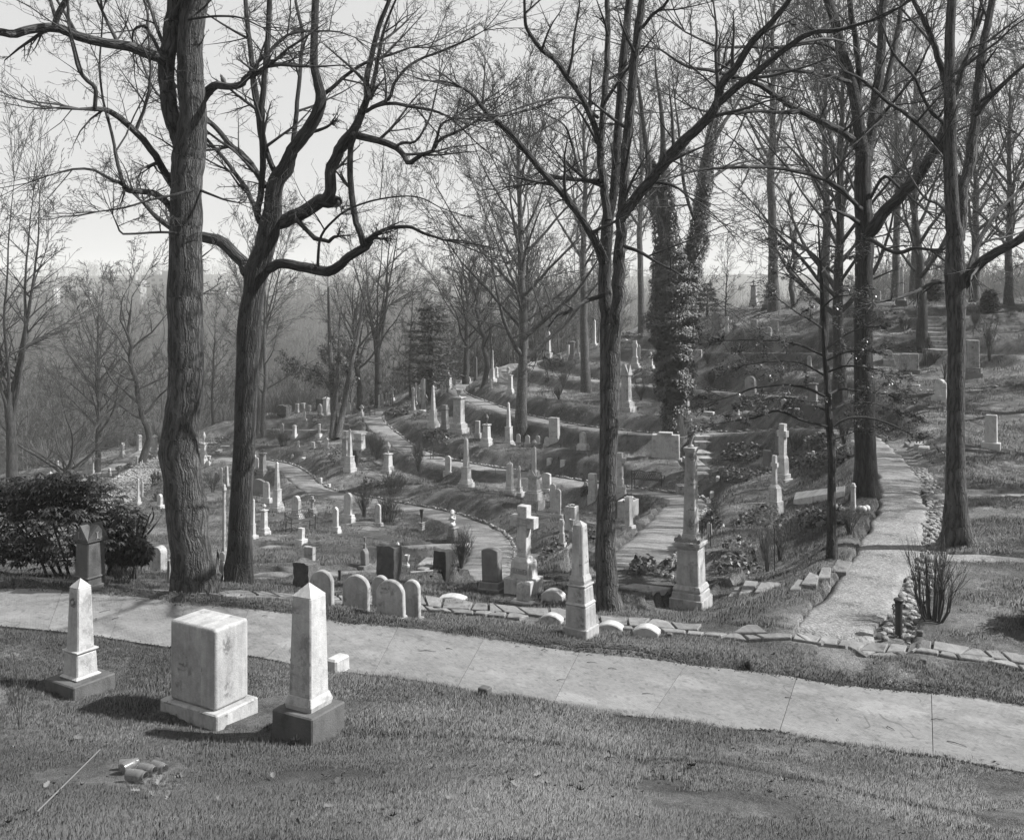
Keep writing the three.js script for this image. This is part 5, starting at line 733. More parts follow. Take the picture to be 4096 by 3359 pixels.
// --- lower lawn, near to far
stone('rough', 5, 1340, 1290, 982, 205, 'tall rough hewn granite stone with rounded scroll top behind the five headstones', { m: RG, d: 0.55, amp: 0.025 });
stone('rough', 5, 658, 1335, 1115, 200, 'squat rough hewn boulder stone behind the leftmost round headstone', { m: RG, d: 0.7, amp: 0.03 }); stone('tablet', 5, 690, 1140, 993, 104, 'dark edged upright stone rising behind the squat boulder stone', { m: WN, head: 'flat', base: 0.05, tw: 0.98, t: 0.14 });
stone('rough', 5, 1772, 1215, 1022, 140, 'black rough cut block beside the bare twiggy bush', { m: RD, d: 0.7, amp: 0.012 }); stone('vase', 5, 1488, 1172, 1060, 60, 'small white fluted garden urn right of the tall rough hewn stone', { m: WH });
stone('tablet', 5, 1142, 1192, 1008, 66, 'narrow pointed grey headstone with a finial urn in the lower lawn', { m: GR, head: 'gothic', base: 0.06, tw: 0.86, t: 0.16 }); stone('vase', 5, 1140, 1012, 915, 34, 'pointed stone finial above the narrow grey headstone', { m: GR, d0: 27.2, back: 0.3, name: 'stone_finial', cat: 'finial' });
stone('obelisk', 5, 1410, 1070, 952, 52, 'short pale obelisk just behind the tall rough hewn stone', { m: MB, die: 0, base: 0.2, sw: 0.8, top: 0.8 });
stone('ledger', 5, 1640, 1200, 1165, 150, 'grey flat slab walk stone lying left of the black rough block', { m: GR, len: 2.0, h: 0.06 }); stone('ledger', 5, 1950, 1000, 975, 120, 'flat pale slab beside the kneeling child statue', { m: MB, len: 1.8, h: 0.08 });
stone('tablet', 5, 621, 972, 840, 86, 'small white stone with scroll top near the left iron bench', { m: WH, head: 'flat', base: 0.3, tw: 0.6, t: 0.16 }); stone('tablet', 5, 903, 888, 670, 88, 'white pointed headstone on a stepped base in the lower lawn', { m: WH, head: 'gothic', base: 0.14, tier: 0.13, tw: 0.56, t: 0.14 });
stone('tablet', 5, 1000, 802, 553, 132, 'large white round topped headstone beside the lower curved path', { m: WH, base: 0.19, tier: 0.1, tw: 0.58, t: 0.16 }); stone('tablet', 5, 1250, 830, 645, 84, 'pale round topped headstone leaning into a bare bush', { m: MB, base: 0.15, tw: 0.64, t: 0.12 });
stone('tablet', 5, 580, 800, 578, 128, 'white shouldered headstone with finial behind the left iron bench', { m: WH, head: 'shoulder', base: 0.22, tier: 0.1, tw: 0.62, t: 0.2 }); stone('cross', 5, 711, 742, 580, 90, 'small dark stone cross on stepped base in shade by the lower path', { m: WN, b: WN, steps: 2, stepH: 0.18, arm: 0.2, span: 0.5 });
stone('obelisk', 5, 426, 715, 298, 122, 'tall white obelisk at the left end of the lower curved path', { m: WH, dw: 0.62, sw: 0.42, top: 0.55, tier: 0.06, die: 0.24 }); stone('pillar', 5, 317, 905, 640, 110, 'white square pillar with draped urn just right of the dark leaning trunk', { m: MB, dw: 0.56, topH: 0.2 });
stone('obelisk', 5, 226, 935, 600, 92, 'pale obelisk half hidden by the crooked dark trunk', { m: MB, sw: 0.36, dw: 0.5 }); stone('tablet', 5, 270, 585, 440, 180, 'broad grey granite headstone with curved top left of the white obelisk', { m: GR, head: 'segment', base: 0.06, tw: 0.97, t: 0.2 });
stone('tablet', 5, 339, 632, 462, 98, 'white round topped headstone before the broad granite one', { m: WH, base: 0.2, tw: 0.66, t: 0.13 }); stone('pillar', 5, 307, 428, 190, 96, 'grey urn topped monument beyond the broad granite headstone', { m: GR, dw: 0.6, topH: 0.17, taper: 0.95 });
stone('tablet', 5, 237, 365, 242, 42, 'round topped white tablet left of the grey urn monument', { m: MB, base: 0.08, tw: 0.95 }); stone('tablet', 5, 262, 360, 265, 34, 'smaller white tablet tucked against the grey urn monument', { m: WH, base: 0.1, tw: 0.9 });
stone('pillar', 5, 1330, 405, 133, 125, 'square monument with carved urn above the round bare bushes', { m: MB, u: WN, dw: 0.62, topH: 0.37, taper: 0.86, base: 0.12 }); stone('tablet', 5, 1822, 415, 250, 86, 'white round topped headstone next to the middle iron bench', { m: MB, base: 0.1, tw: 0.66, t: 0.12 });
stone('obelisk', 5, 1970, 512, 103, 140, 'tall weathered obelisk standing below the middle curved path', { m: MB, tier: 0.05, die: 0.22, dw: 0.62, sw: 0.40, top: 0.62 }); stone('obelisk', 5, 1020, 392, 28, 110, 'slender white obelisk topped by an eagle beside the box monument', { m: MB, tier: 0.1, die: 0.12, dw: 0.7, sw: 0.42, top: 0.4 });
{ const b = stone('block', 5, 1100, 215, 62, 120, 'white box monument with flat lid lettered on its side', { m: WH, b: WH, d: 0.7, base: 0.14, bw: 0.8, lid: 1 }); letters('ADLARD', b.h * 0.16, 0.01, GR, b.g, 0, b.h * 0.45, b.w * 0.7 * 0.4 + 0.0); }
stone('pillar', 5, 985, 330, 45, 90, 'urn topped monument directly behind the eagle obelisk', { m: WN, cap: 'vase', dw: 0.7, topH: 0.2 }); stone('rough', 5, 1056, 320, 205, 52, 'dark upright rough stone between the eagle obelisk and box monument', { m: RD, amp: 0.01 });
stone('scroll', 5, 640, 285, 262, 56, 'low white pillow stone alone on the lower slope', { m: WH, d: 0.4 }); stone('tablet', 5, 549, 272, 238, 30, 'tiny white headstone on the slope left of the pillow stone', { m: WH, base: 0.2 }); stone('stub', 5, 780, 472, 430, 30, 'small white leaning marker above the lower path bend', { m: WH, cat: 'grave marker' }); stone('stub', 5, 848, 508, 480, 34, 'small white cube marker right of the leaning marker', { m: WH, cat: 'grave marker' }); stone('stub', 5, 725, 442, 405, 26, 'tiny tilted marker at the upper side of the lower path bend', { m: WN, cat: 'grave marker' });
stone('tablet', 5, 827, 198, 105, 62, 'white headstone with round top right of the wooden looking stump', { m: WH, base: 0.14, tw: 0.66 }); stone('block', 5, 718, 190, 138, 46, 'little white block headstone left of the dark stump stone', { m: MB, base: 0.12 }); stone('block', 5, 769, 195, 130, 50, 'dark capped stump stone between two small white stones', { m: WN, lid: 1, bw: 0.7 }); stone('tablet', 5, 597, 183, 130, 34, 'small white stepped headstone on the slope below the side path', { m: MB, base: 0.3, tw: 0.6 });
// --- middle slope (crop 6)
stone('obelisk', 6, 694, 575, 297, 106, 'stout white obelisk beside a slender one below the middle path', { m: WH, base: 0.17, die: 0, foot: 0.1, sw: 0.62, top: 0.88, capk: 0.5 }); stone('obelisk', 6, 770, 588, 328, 106, 'slender medallion obelisk close right of the stout white one', { m: MB, base: 0.14, die: 0.10, dw: 0.55, sw: 0.34, top: 0.6 });
{ const s = stone('pillar', 6, 890, 695, 130, 190, 'tall ornate monument with scrolled pedestal and slender shaft ending in an urn', { m: M2, b: WN, base: 0.15, dw: 0.58, topH: 0.50, taper: 0.86, cap: 'bare' }); const wt = s.w * 0.58 * 0.86; part('cap', frus(wt * 1.1, wt * 1.1, s.h * 0.5, wt * 0.5, wt * 0.5, s.h * 0.58), M2, s.g); part('shaft', frus(wt * 0.5, wt * 0.5, s.h * 0.58, wt * 0.36, wt * 0.36, s.h * 0.90), M2, s.g); part('urn', lathe(urnProfile(wt * 0.3, s.h * 0.90, s.h * 0.13)), WN, s.g); for (let i = 0; i < 4; i++) { const q = slabShape((p) => { p.moveTo(-wt * 0.5, 0); p.lineTo(wt * 0.5, 0); p.lineTo(0, s.h * 0.09); }, 0.06, 0.006); q.translate(0, s.h * 0.485, wt * 0.56); q.rotateY(i * Math.PI / 2); part('gable', q, M2, s.g); } }
stone('tablet', 6, 996, 548, 390, 80, 'smooth white headstone with shallow curved top behind two arched ones', { m: WH, head: 'segment', base: 0.04, tw: 0.98, t: 0.18 }); stone('tablet', 6, 1048, 718, 478, 84, 'arched white headstone with medallion, the rear one of an overlapping pair', { m: MB, base: 0.15, tw: 0.66 }); stone('tablet', 6, 1085, 775, 520, 100, 'arched white headstone with medallion, front one of an overlapping pair', { m: MB, base: 0.18, tw: 0.6 });
{ const s = stone('block', 6, 1200, 880, 660, 130, 'square white marble block with carved staff lying on its top', { m: MB, b: WN, d: 0.9, base: 0.12, bw: 0.92 }); const b = new Buf(); tube(b, [V3(-s.w * 0.35, s.h + 0.02, -s.w * 0.1), V3(0, s.h + 0.03, 0), V3(s.w * 0.35, s.h + 0.02, s.w * 0.15)], [0.025, 0.03, 0.025], 8); tube(b, [V3(-s.w * 0.1, s.h + 0.02, s.w * 0.25), V3(0, s.h + 0.05, 0), V3(s.w * 0.1, s.h + 0.02, -s.w * 0.3)], [0.02, 0.025, 0.02], 8); part('carved_staff', shiftUV(meshUV(b.geo())), MB, s.g); }
stone('cross', 6, 1120, 1025, 768, 108, 'little white urn draped cross on a dark step in front of the square block', { m: WH, b: DK, steps: 2, stepH: 0.12, die: 0.3, dw: 0.56, arm: 0.3, span: 0.4 }); stone('vase', 6, 1200, 900, 768, 64, 'dark planter urn filled with ivy left of the stained obelisk tip', { m: WN, d0: 24.5 });
stone('block', 6, 1372, 640, 395, 95, 'white lettered square monument left of the twin trunk tree', { m: WH, b: WH, d: 0.9, base: 0.17, bw: 0.85 }); stone('tablet', 6, 1312, 530, 462, 44, 'small round topped white stone behind the white square monument', { m: WH, base: 0.2, tw: 0.8 });
stone('cross', 6, 1598, 600, 225, 100, 'white cross monument half hidden behind the twin trunk tree', { m: MB, steps: 1, stepH: 0.22, die: 0.16, dw: 0.7, arm: 0.22, span: 0.5 });
{ const s = stone('ledger', 6, 1660, 770, 610, 190, 'raised marble tomb chest with a carved figure on its lid, lettered on the slope side', { m: MB, len: 1.5, name: 'tomb_chest', cat: 'tomb' }); const b = new Buf(); tube(b, [V3(0, s.h + 0.02, -0.5), V3(0, s.h + 0.05, 0), V3(0, s.h + 0.02, 0.5)], [0.05, 0.07, 0.05], 8, { cap: true }); tube(b, [V3(-0.25, s.h + 0.02, -0.2), V3(0, s.h + 0.05, -0.2), V3(0.25, s.h + 0.02, -0.2)], [0.05, 0.06, 0.05], 8, { cap: true }); part('carving', shiftUV(meshUV(b.geo())), MB, s.g); }
stone('tablet', 6, 1668, 850, 578, 70, 'slim white round topped headstone seen edge on beside the gravel path', { m: MB, base: 0.12, tw: 0.8, t: 0.16, yaw: 0.9 });
stone('block', 6, 1019, 330, 270, 54, 'square white block marker above the middle path, left of two', { m: WH, d: 0.8, base: 0.1, bw: 0.97, name: 'grave_marker', cat: 'grave marker' }); stone('block', 6, 1130, 343, 283, 56, 'square white block marker above the middle path, right of two', { m: WH, d: 0.8, base: 0.1, bw: 0.97, name: 'grave_marker', cat: 'grave marker' });
stone('tablet', 6, 762, 152, 70, 50, 'white round topped stone first from the left in a row of four on the slope', { m: MB, base: 0.15, tw: 0.8 }); stone('tablet', 6, 838, 163, 82, 56, 'white round topped stone second in the row of four on the slope', { m: MB, base: 0.18, tw: 0.75 }); stone('tablet', 6, 922, 165, 85, 58, 'white round topped stone third in the row of four, behind an urn', { m: MB, base: 0.15, tw: 0.7 }); stone('tablet', 6, 993, 182, 95, 62, 'white shouldered stone fourth in the row of four on the slope', { m: WH, head: 'shoulder', base: 0.18, tw: 0.75 });
stone('block', 6, 1058, 160, -62, 112, 'tall plain grey slab monument in front of the terrace bank', { m: MB, d: 0.5, base: 0.14, bw: 0.85 }); stone('tablet', 6, 1292, 208, 56, 100, 'white round topped headstone on a broad stepped base right of the row of four', { m: MB, base: 0.24, tier: 0.1, tw: 0.55, t: 0.2 });
{ const s = stone('block', 7, 335, 490, 280, 275, 'wide white three part family stone with raised centre near the steps', { m: MB, b: MB, d: 0.3, base: 0.17, bw: 0.86, yaw: -0.28 }); part('raised_centre', frus(s.w * 0.42, s.w * 0.252, s.h - 0.01, s.w * 0.42, s.w * 0.25, s.h * 1.08), MB, s.g); letters('OSSER', s.h * 0.08, 0.008, WN, s.g, 0, s.h * 0.96, s.w * 0.13); }
// --- right slope (crop 7)
stone('cross', 7, 1290, 685, 192, 168, 'tall white cross on a stepped pedestal right of the ivy beds', { m: WH, b: WH, steps: 2, stepH: 0.08, die: 0.27, dw: 0.62, arm: 0.2, span: 0.34, yaw: -0.9 }); stone('cross', 7, 1228, 865, 452, 138, 'smaller white cross on a square block in front of the tall white cross', { m: WH, b: MB, steps: 1, stepH: 0.08, die: 0.27, dw: 0.84, arm: 0.14, span: 0.26, yaw: -0.9 });
stone('block', 7, 1160, 552, 408, 92, 'grey upright granite block left of the tall white cross', { m: GR, d: 0.7, base: 0.06 }); stone('block', 7, 1245, 440, 265, 60, 'dark grey shaft stone behind the tall white cross', { m: GR, d: 0.9, base: 0.1, bw: 0.6 });
stone('pillar', 7, 1868, 920, 678, 66, 'white capped post stone at the foot of the big oak', { m: WH, cap: 'none', base: 0.1, dw: 0.75, taper: 0.95, topH: 0.1 });
stone('tablet', 7, 692, 1122, 998, 54, 'small white arched stone under the iron hook by the ivy bed', { m: WH, base: 0.12, tw: 0.8 }); stone('marker', 7, 712, 800, 745, 36, 'white cube marker by the lower end of the steps', { m: WH }); stone('marker', 7, 758, 665, 618, 30, 'white cube marker midway along the steps', { m: WH });
stone('block', 7, 1541, 518, 415, 32, 'thin white upright stone in the dark ivy near the young tree', { m: WH, d: 0.9, base: 0.12 }); stone('pillar', 7, 1758, 438, 358, 40, 'small white stone left of the big oak in the ivy', { m: MB, cap: 'none' }); stone('pillar', 7, 1826, 470, 378, 42, 'narrow white stone touching the big oak in view', { m: MB, cap: 'pyramid' });
stone('stub', 7, 1905, 915, 900, 20, 'small white stone pot at the base of the capped post', { m: WH }); stone('stub', 7, 360, 1198, 1186, 34, 'flat brown lot marker beside the urn column ivy', { m: BR });
// --- upper left lawns (crop C)
stone('rough', 'C', 530, 358, 262, 105, 'dark boulder monument on the far left lawn', { m: RD, d: 0.7, amp: 0.09, base: 0.1 }); stone('pillar', 'C', 842, 332, 195, 66, 'white peaked monument block on the far left lawn', { m: MB, cap: 'pyramid', topH: 0.12, dw: 0.78, base: 0.1, taper: 0.95 }); stone('rough', 'C', 795, 295, 212, 60, 'dark upright stone behind the white peaked monument', { m: RD, amp: 0.02 });
stone('tablet', 'C', 796, 338, 250, 48, 'gothic white stone in front of the peaked monument', { m: WN, head: 'gothic', base: 0.16, tw: 0.75, t: 0.2 }); stone('tablet', 'C', 680, 378, 298, 46, 'white round topped stone in front of the two far pale stones', { m: WH, base: 0.22, tw: 0.56 }); stone('block', 'C', 625, 318, 248, 40, 'pale tapered stone on the skyline lawn right of the boulder', { m: WN, d: 0.7 }); stone('block', 'C', 670, 308, 244, 40, 'pale capped stone next to the tapered one on the skyline lawn', { m: WN, d: 0.7, lid: 1 }); stone('block', 'C', 716, 305, 262, 44, 'low round backed stone right of the pale capped one', { m: WN, d: 0.8 });
stone('tablet', 'C', 940, 328, 242, 40, 'dark tablet behind the holly trunks, left of three', { m: WN, base: 0.05 }); stone('tablet', 'C', 974, 325, 270, 20, 'thin white edge of a tablet behind the holly', { m: WH, base: 0.05, yaw: 0.8 }); stone('tablet', 'C', 1006, 328, 238, 50, 'wide round topped pale tablet right of the holly', { m: MB, base: 0.05, tw: 0.95 }); stone('tablet', 'C', 1032, 310, 245, 22, 'narrow round topped tablet beside the wide pale one', { m: MB, base: 0.05 }); stone('cross', 'C', 1104, 338, 258, 44, 'small flower shaped cross near the far iron bench', { m: WH, steps: 2, stepH: 0.15, ring: 1 }); stone('cross', 'C', 994, 240, 165, 30, 'slender cross monument behind the wide pale tablet', { m: WN, steps: 2 }); stone('pillar', 'C', 1150, 245, 162, 34, 'round topped dark pillar at the edge of the valley', { m: WN, cap: 'none' }); stone('cross', 'C', 87, 372, 340, 40, 'low white cross at the far lawn edge behind the trunks', { m: MB, steps: 1 });
stone('pillar', 'C', 608, 508, 408, 62, 'pale pedestal without ornament above the small bush', { m: MB, cap: 'none', dw: 0.55, topH: 0.06 }); stone('tablet', 'C', 514, 468, 392, 34, 'dim gothic stone by the side path near the small bush', { m: WN, head: 'gothic', base: 0.06, tw: 0.95 }); stone('column', 'C', 790, 508, 396, 66, 'slender white broken column on a stepped base by the side path', { m: WH });
// --- bend of the middle path (crop A)
stone('obelisk', 'A', 985, 1265, 660, 186, 'tall obelisk left of the urn monument at the path bend', { m: MB, tier: 0.05, die: 0.23, dw: 0.6, sw: 0.40, top: 0.52, base: 0.09 }); { const s = stone('pillar', 'A', 1335, 1345, 718, 295, 'large pale pedestal monument carrying an urn at the bend of the middle path', { m: M2, cap: 'vase', topH: 0.17, dw: 0.58, taper: 0.9, base: 0.12 }); }
stone('pillar', 'A', 1145, 1315, 935, 165, 'dark framed stone with a white cross piece left of the large urn monument', { m: GR, dw: 0.62, cap: 'none', topH: 0.14, taper: 0.97 }); stone('rough', 'A', 850, 1020, 575, 62, 'rough rock carved upright shaft on white steps at the path bend', { m: M2, d: 1.0, amp: 0.06, part: 'rock_shaft' }); stone('block', 'A', 835, 1080, 1005, 165, 'white stepped base under the rock shaft', { m: WH, d: 0.9, base: 0.4, bw: 0.7, name: 'stepped_base', cat: 'monument base' });
stone('block', 'A', 1600, 1408, 1155, 110, 'grey cracked upright stone left of the dark urn pedestal', { m: WN, d: 0.6, base: 0.3, bw: 0.72 }); stone('pillar', 'A', 1725, 1522, 1055, 215, 'white pedestal bearing a dark pointed urn on the middle slope', { m: MB, u: DK, dw: 0.56, topH: 0.33, base: 0.12 }); stone('obelisk', 'A', 2035, 1480, 893, 200, 'slim obelisk on a tall die right of the dark urn pedestal', { m: MB, tier: 0.05, die: 0.28, dw: 0.6, sw: 0.36, top: 0.55 });
stone('pillar', 'A', 705, 1010, 675, 66, 'small lantern topped pillar at the inner bend', { m: WN, cap: 'pyramid', dw: 0.7, topH: 0.1 }); stone('obelisk', 'A', 742, 925, 618, 44, 'narrow white obelisk behind the lantern pillar', { m: MB, sw: 0.45 }); stone('tablet', 'A', 782, 905, 695, 60, 'white tablet on a step right of the narrow obelisk', { m: MB, base: 0.2, tw: 0.7 });
stone('pillar', 'A', 905, 850, 405, 150, 'massive brown corniced pedestal behind the cedar', { m: BR, b: BR, cap: 'none', topH: 0.08, dw: 0.72, taper: 0.95 });
[[233, 975, 795, 42, 'first'], [275, 955, 782, 42, 'second'], [330, 935, 768, 38, 'third'], [368, 920, 755, 38, 'fourth']].forEach(([x, b, t, w, n]) => stone('tablet', 'A', x, b, t, w, n + ' white round topped tablet from the left in the row beside the two dark stems', { m: WH, base: 0.08, tw: 0.9 }));
stone('cross', 'A', 420, 890, 685, 70, 'white cross at the end of the row of tablets by the dark stems', { m: WH, steps: 2, stepH: 0.12, die: 0.2 }); stone('pillar', 'A', 68, 905, 755, 55, 'round topped grey pillar in the woods edge left of the dark stems', { m: WN, cap: 'none' });
stone('tablet', 'A', 1102, 800, 655, 40, 'left of two close white tablets at the top of the path bend', { m: WH, base: 0.06, tw: 0.92 }); stone('tablet', 'A', 1138, 770, 648, 38, 'right of two close white tablets at the top of the path bend', { m: WH, base: 0.06, tw: 0.92 }); { const s = stone('block', 'A', 1188, 695, 558, 118, 'white memorial block carrying a leaning carved figure', { m: WH, d: 0.7, base: 0.12, bw: 0.9 }); const b = new Buf(), h = s.h; tube(b, [[0.3, 0], [0.12, 0.25], [0.02, 0.55], [0, 0.9], [0.02, 1.12], [0.02, 1.3]].map(([x, y]) => V3(x * h * 0.9, h + y * h * 0.85, 0)), [0.3, 0.26, 0.16, 0.17, 0.06, 0.12].map((r) => r * h * 0.9), 12, { cap: true }); tube(b, [V3(0, h * 1.85, 0.05), V3(-0.2 * h, h * 1.5, 0.15), V3(-0.4 * h, h * 1.2, 0.1)], [0.06 * h, 0.05 * h, 0.04 * h], 8, { cap: true }); part('mourning_figure', shiftUV(meshUV(b.geo())), WH, s.g); }
stone('tablet', 'A', 1275, 670, 562, 44, 'white tablet right of the memorial with the figure', { m: WH, base: 0.08, tw: 0.9 }); stone('tablet', 'A', 1350, 650, 562, 42, 'white tablet left of the bare oak at the bend', { m: WH, base: 0.08, tw: 0.9 }); stone('tablet', 'A', 1480, 612, 545, 46, 'white low tablet right of the bare oak at the bend', { m: WH, base: 0.08, tw: 0.9 }); stone('obelisk', 'A', 1572, 590, 265, 60, 'black polished column monument between two bare trees', { m: DK, b: DK, die: 0, sw: 0.8, top: 0.7 }); stone('tablet', 'A', 1732, 560, 492, 52, 'white rounded tablet left of the crest obelisk by the bend', { m: WH, base: 0.08, tw: 0.95 });
stone('obelisk', 'A', 1805, 608, 170, 130, 'slim obelisk on a square die at the path end above the bend', { m: MB, die: 0.25, dw: 0.6, sw: 0.34, top: 0.5 }); stone('pillar', 'A', 1858, 530, 400, 68, 'pale peaked block stone just right of the slim obelisk', { m: MB, cap: 'pyramid', dw: 0.9, topH: 0.2 }); stone('cross', 'A', 2025, 500, 405, 52, 'small white cross on the crest right of the peaked block', { m: WH, steps: 1, stepH: 0.1, arm: 0.26 });
stone('tablet', 'A', 1785, 722, 582, 66, 'single slim white tablet on the upper slope', { m: MB, base: 0.12, tw: 0.55 }); stone('scroll', 'A', 1597, 722, 695, 55, 'low white pillow stone on the upper slope', { m: WH, d: 0.4 }); stone('pillar', 'A', 2055, 798, 480, 130, 'white pillar with small vase left of the vase shaped tree', { m: MB, cap: 'vase', topH: 0.14, dw: 0.58 });
// --- upper terraces (crop D)
stone('obelisk', 'D', 247, 330, 127, 58, 'tall obelisk at the bend of the upper terrace path', { m: MB, base: 0.24, die: 0, foot: 0.06, sw: 0.56, top: 0.6 }); stone('pillar', 'D', 412, 330, 190, 62, 'dark peaked block monument near the upper path bend', { m: GR, cap: 'pyramid', dw: 0.72, topH: 0.1 }); stone('cross', 'D', 450, 348, 185, 84, 'slender cross on a wide bell shaped base by the upper path', { m: WN, steps: 2, stepH: 0.13, die: 0.12, arm: 0.12, span: 0.22 }); stone('block', 'D', 384, 300, 222, 28, 'pale stone behind the dark peaked block', { m: MB, d: 1 });
stone('obelisk', 'D', 562, 235, 48, 56, 'white obelisk on the crest between the straight tree and the twin trunk', { m: WH, die: 0, foot: 0.08, sw: 0.5, top: 0.6 }); stone('column', 'D', 332, 320, 275, 14, 'tiny white post stone left of the dark peaked block', { m: WH });
stone('pillar', 'D', 785, 685, 355, 148, 'large spired monument with stepped base just right of the twin trunk', { m: M2, cap: 'gable', topH: 0.2, dw: 0.56, taper: 0.82, base: 0.12 }); stone('cross', 'D', 845, 390, 192, 92, 'white crossed monument on a wide step above the upper path', { m: MB, steps: 2, stepH: 0.09, die: 0.22, arm: 0.24, span: 0.34 }); stone('tablet', 'D', 866, 330, 220, 38, 'white hooded tablet behind the crossed monument', { m: MB, head: 'shoulder', base: 0.2, tw: 0.8 }); stone('pillar', 'D', 954, 398, 268, 64, 'white monument with small spire left of the ivy clad tree', { m: MB, cap: 'urn', dw: 0.5, topH: 0.3 }); stone('scroll', 'D', 876, 475, 452, 44, 'white low cushion stone beside the upper ivy bed', { m: WH, d: 0.4 }); stone('scroll', 'D', 778, 198, 182, 34, 'white low stone on the crest beside the upper bed', { m: WH, d: 0.4 }); stone('tablet', 'D', 824, 460, 415, 34, 'white round stone right of the large spired monument', { m: MB, base: 0.06 });
// --- upper right (crop B)
stone('obelisk', 'B', 675, 335, 82, 62, 'thin white obelisk on the crest just right of the ivy', { m: WH, die: 0, sw: 0.66, top: 0.6 }); stone('tablet', 'B', 890, 488, 278, 112, 'grey pointed slab stone alone on the upper lawn', { m: GR, head: 'gothic', base: 0.08, tw: 0.8, t: 0.4 }); stone('cross', 'B', 1012, 540, 330, 80, 'thin white cross stone behind the leafy boughs on the upper lawn', { m: MB, steps: 2 }); stone('block', 'B', 1100, 478, 418, 60, 'small grey stone behind leafy boughs right of the thin cross', { m: GR }); stone('block', 'B', 1318, 480, 362, 96, 'dim square stone with bright right edge beneath the dark plinth', { m: WN, d: 0.4, base: 0.1 }); stone('block', 'B', 1552, 500, 362, 98, 'second dim square stone right of the first under the crest', { m: WN, d: 0.4, base: 0.1 });
{ const s = stone('tablet', 'B', 1478, 570, 445, 95, 'round shouldered stone lettered SMITH on its base', { m: WN, head: 'segment', base: 0.35, tw: 0.9, t: 0.35 }); letters('SMITH', s.h * 0.16, 0.02, MB, s.g, 0, s.h * 0.1, 0.37); }
stone('block', 'B', 690, 835, 700, 105, 'grey broad stone half covered by the ivy clad tree', { m: WN, d: 0.5, base: 0.12 }); stone('pillar', 'B', 152, 930, 725, 100, 'white small monument at the left of the ivy mass', { m: MB, cap: 'urn', dw: 0.5, topH: 0.3 }); stone('stub', 'B', 866, 690, 640, 56, 'small dark stone above the terrace path right of the ivy', { m: GR });
stone('pillar', 'B', 1318, 215, -90, 130, 'corniced pale monument with cross on the crest left of the thick trunk', { m: WN, cap: 'cross', topH: 0.2, dw: 0.66 }); stone('block', 'B', 1470, 250, 190, 165, 'dark low granite plinth beside the thick crest trunk', { m: DK, d: 0.8, base: 0.3 }); stone('pillar', 'B', 1475, 190, -60, 110, 'pale shaft monument on the dark plinth on the crest', { m: WN, cap: 'none', d0: 88, dw: 0.6 });
stone('tablet', 'B', 1285, 1310, 1000, 190, 'large arched grey headstone on a broad dark base behind leafy boughs', { m: WN, b: BR, base: 0.2, tier: 0.1, tw: 0.64, t: 0.35 }); stone('pillar', 'B', 1985, 1440, 1010, 220, 'dark monument carrying a broad bowl behind the young tree', { m: GR, b: DK, cap: 'vase', topH: 0.2, dw: 0.62, taper: 0.72 }); stone('vase', 'B', 1655, 1320, 1185, 92, 'stone birdbath like basin on a pedestal behind leafy boughs', { m: WN, name: 'stone_basin', cat: 'basin' }); stone('pillar', 'B', 552, 1435, 1180, 120, 'white square pedestal monument just right of the ivy trunk', { m: MB, cap: 'none', dw: 0.72, topH: 0.2 }); stone('ledger', 'B', 808, 1450, 1400, 130, 'low white kerb stone on the slope above the steps', { m: MB, len: 0.5 }); stone('tablet', 'B', 1118, 1450, 1350, 92, 'small pale headstone on the slope right of the low kerb stone', { m: WN, base: 0.16, tw: 0.74, t: 0.2 }); stone('ledger', 'B', 1770, 1420, 1360, 130, 'long low pale block beside the bowl monument', { m: WN, len: 0.4 }); stone('pillar', 'B', 1945, 930, 770, 90, 'small grey monument half hidden by the young tree stem', { m: WN, cap: 'none' });
// --- far right (crops E, H)
stone('obelisk', 'H', 543, 398, 105, 106, 'tall crest obelisk on a dark base before the close pair of trunks', { m: MB, b: DK, base: 0.12, die: 0.12, dw: 0.62, sw: 0.36, top: 0.6 }); { const s = stone('pillar', 'E', 800, 245, -40, 110, 'wide plinth monument on the crest partly behind the rough barked tree', { m: WN, cap: 'none', dw: 0.5, topH: 0.06 }); } stone('block', 'E', 985, 240, 190, 130, 'low dark granite kerb monument on the crest', { m: GR, d: 0.6, base: 0.3 }); stone('tablet', 'E', 348, 255, 180, 46, 'pale round headed stone on the crest left of the crest obelisk', { m: WN, base: 0.05, tw: 0.95 }); stone('block', 'E', 430, 232, 172, 100, 'pale mausoleum like block on the crest behind the obelisk', { m: MB, d: 0.6 }); stone('pillar', 'E', 347, 385, 322, 24, 'left of two small dim posts under the crest', { m: WN, cap: 'none' }); stone('pillar', 'E', 382, 380, 320, 24, 'right of two small dim posts under the crest', { m: WN, cap: 'none' });
stone('block', 'E', 558, 738, 598, 135, 'square grey marble block on rough base near the upper stairs', { m: WN, b: RG, d: 0.4, base: 0.2, bw: 0.86, yaw: -0.2 }); stone('tablet', 'E', 420, 672, 575, 74, 'round dial shaped headstone left of the square grey block', { m: WN, base: 0.22, tw: 0.8, t: 0.3, yaw: -0.2 });
{ const s = stone('block', 'E', 970, 768, 510, 128, 'tall tapered grey slab with raised letters on its base right of the rough barked tree', { m: WN, b: GR, d: 0.6, base: 0.13, bw: 0.70, taper: 0.9, yaw: -0.15 }); part('plinth', frus(s.w * 0.82, s.w * 0.5, s.h * 0.13, s.w * 0.8, s.w * 0.48, s.h * 0.27), GR, s.g); letters('CURTIS', s.w * 0.13, 0.03, MB, s.g, 0, s.h * 0.155, s.w * 0.245); }
stone('tablet', 'E', 765, 905, 768, 92, 'bright white scroll topped headstone beside the terrace path at right', { m: WH, head: 'shoulder', base: 0.22, tw: 0.68, t: 0.34, yaw: -0.75 }); stone('pillar', 'E', 790, 930, 790, 55, 'white small stone in front of the scroll topped headstone', { m: WH, cap: 'none', dw: 0.7 });
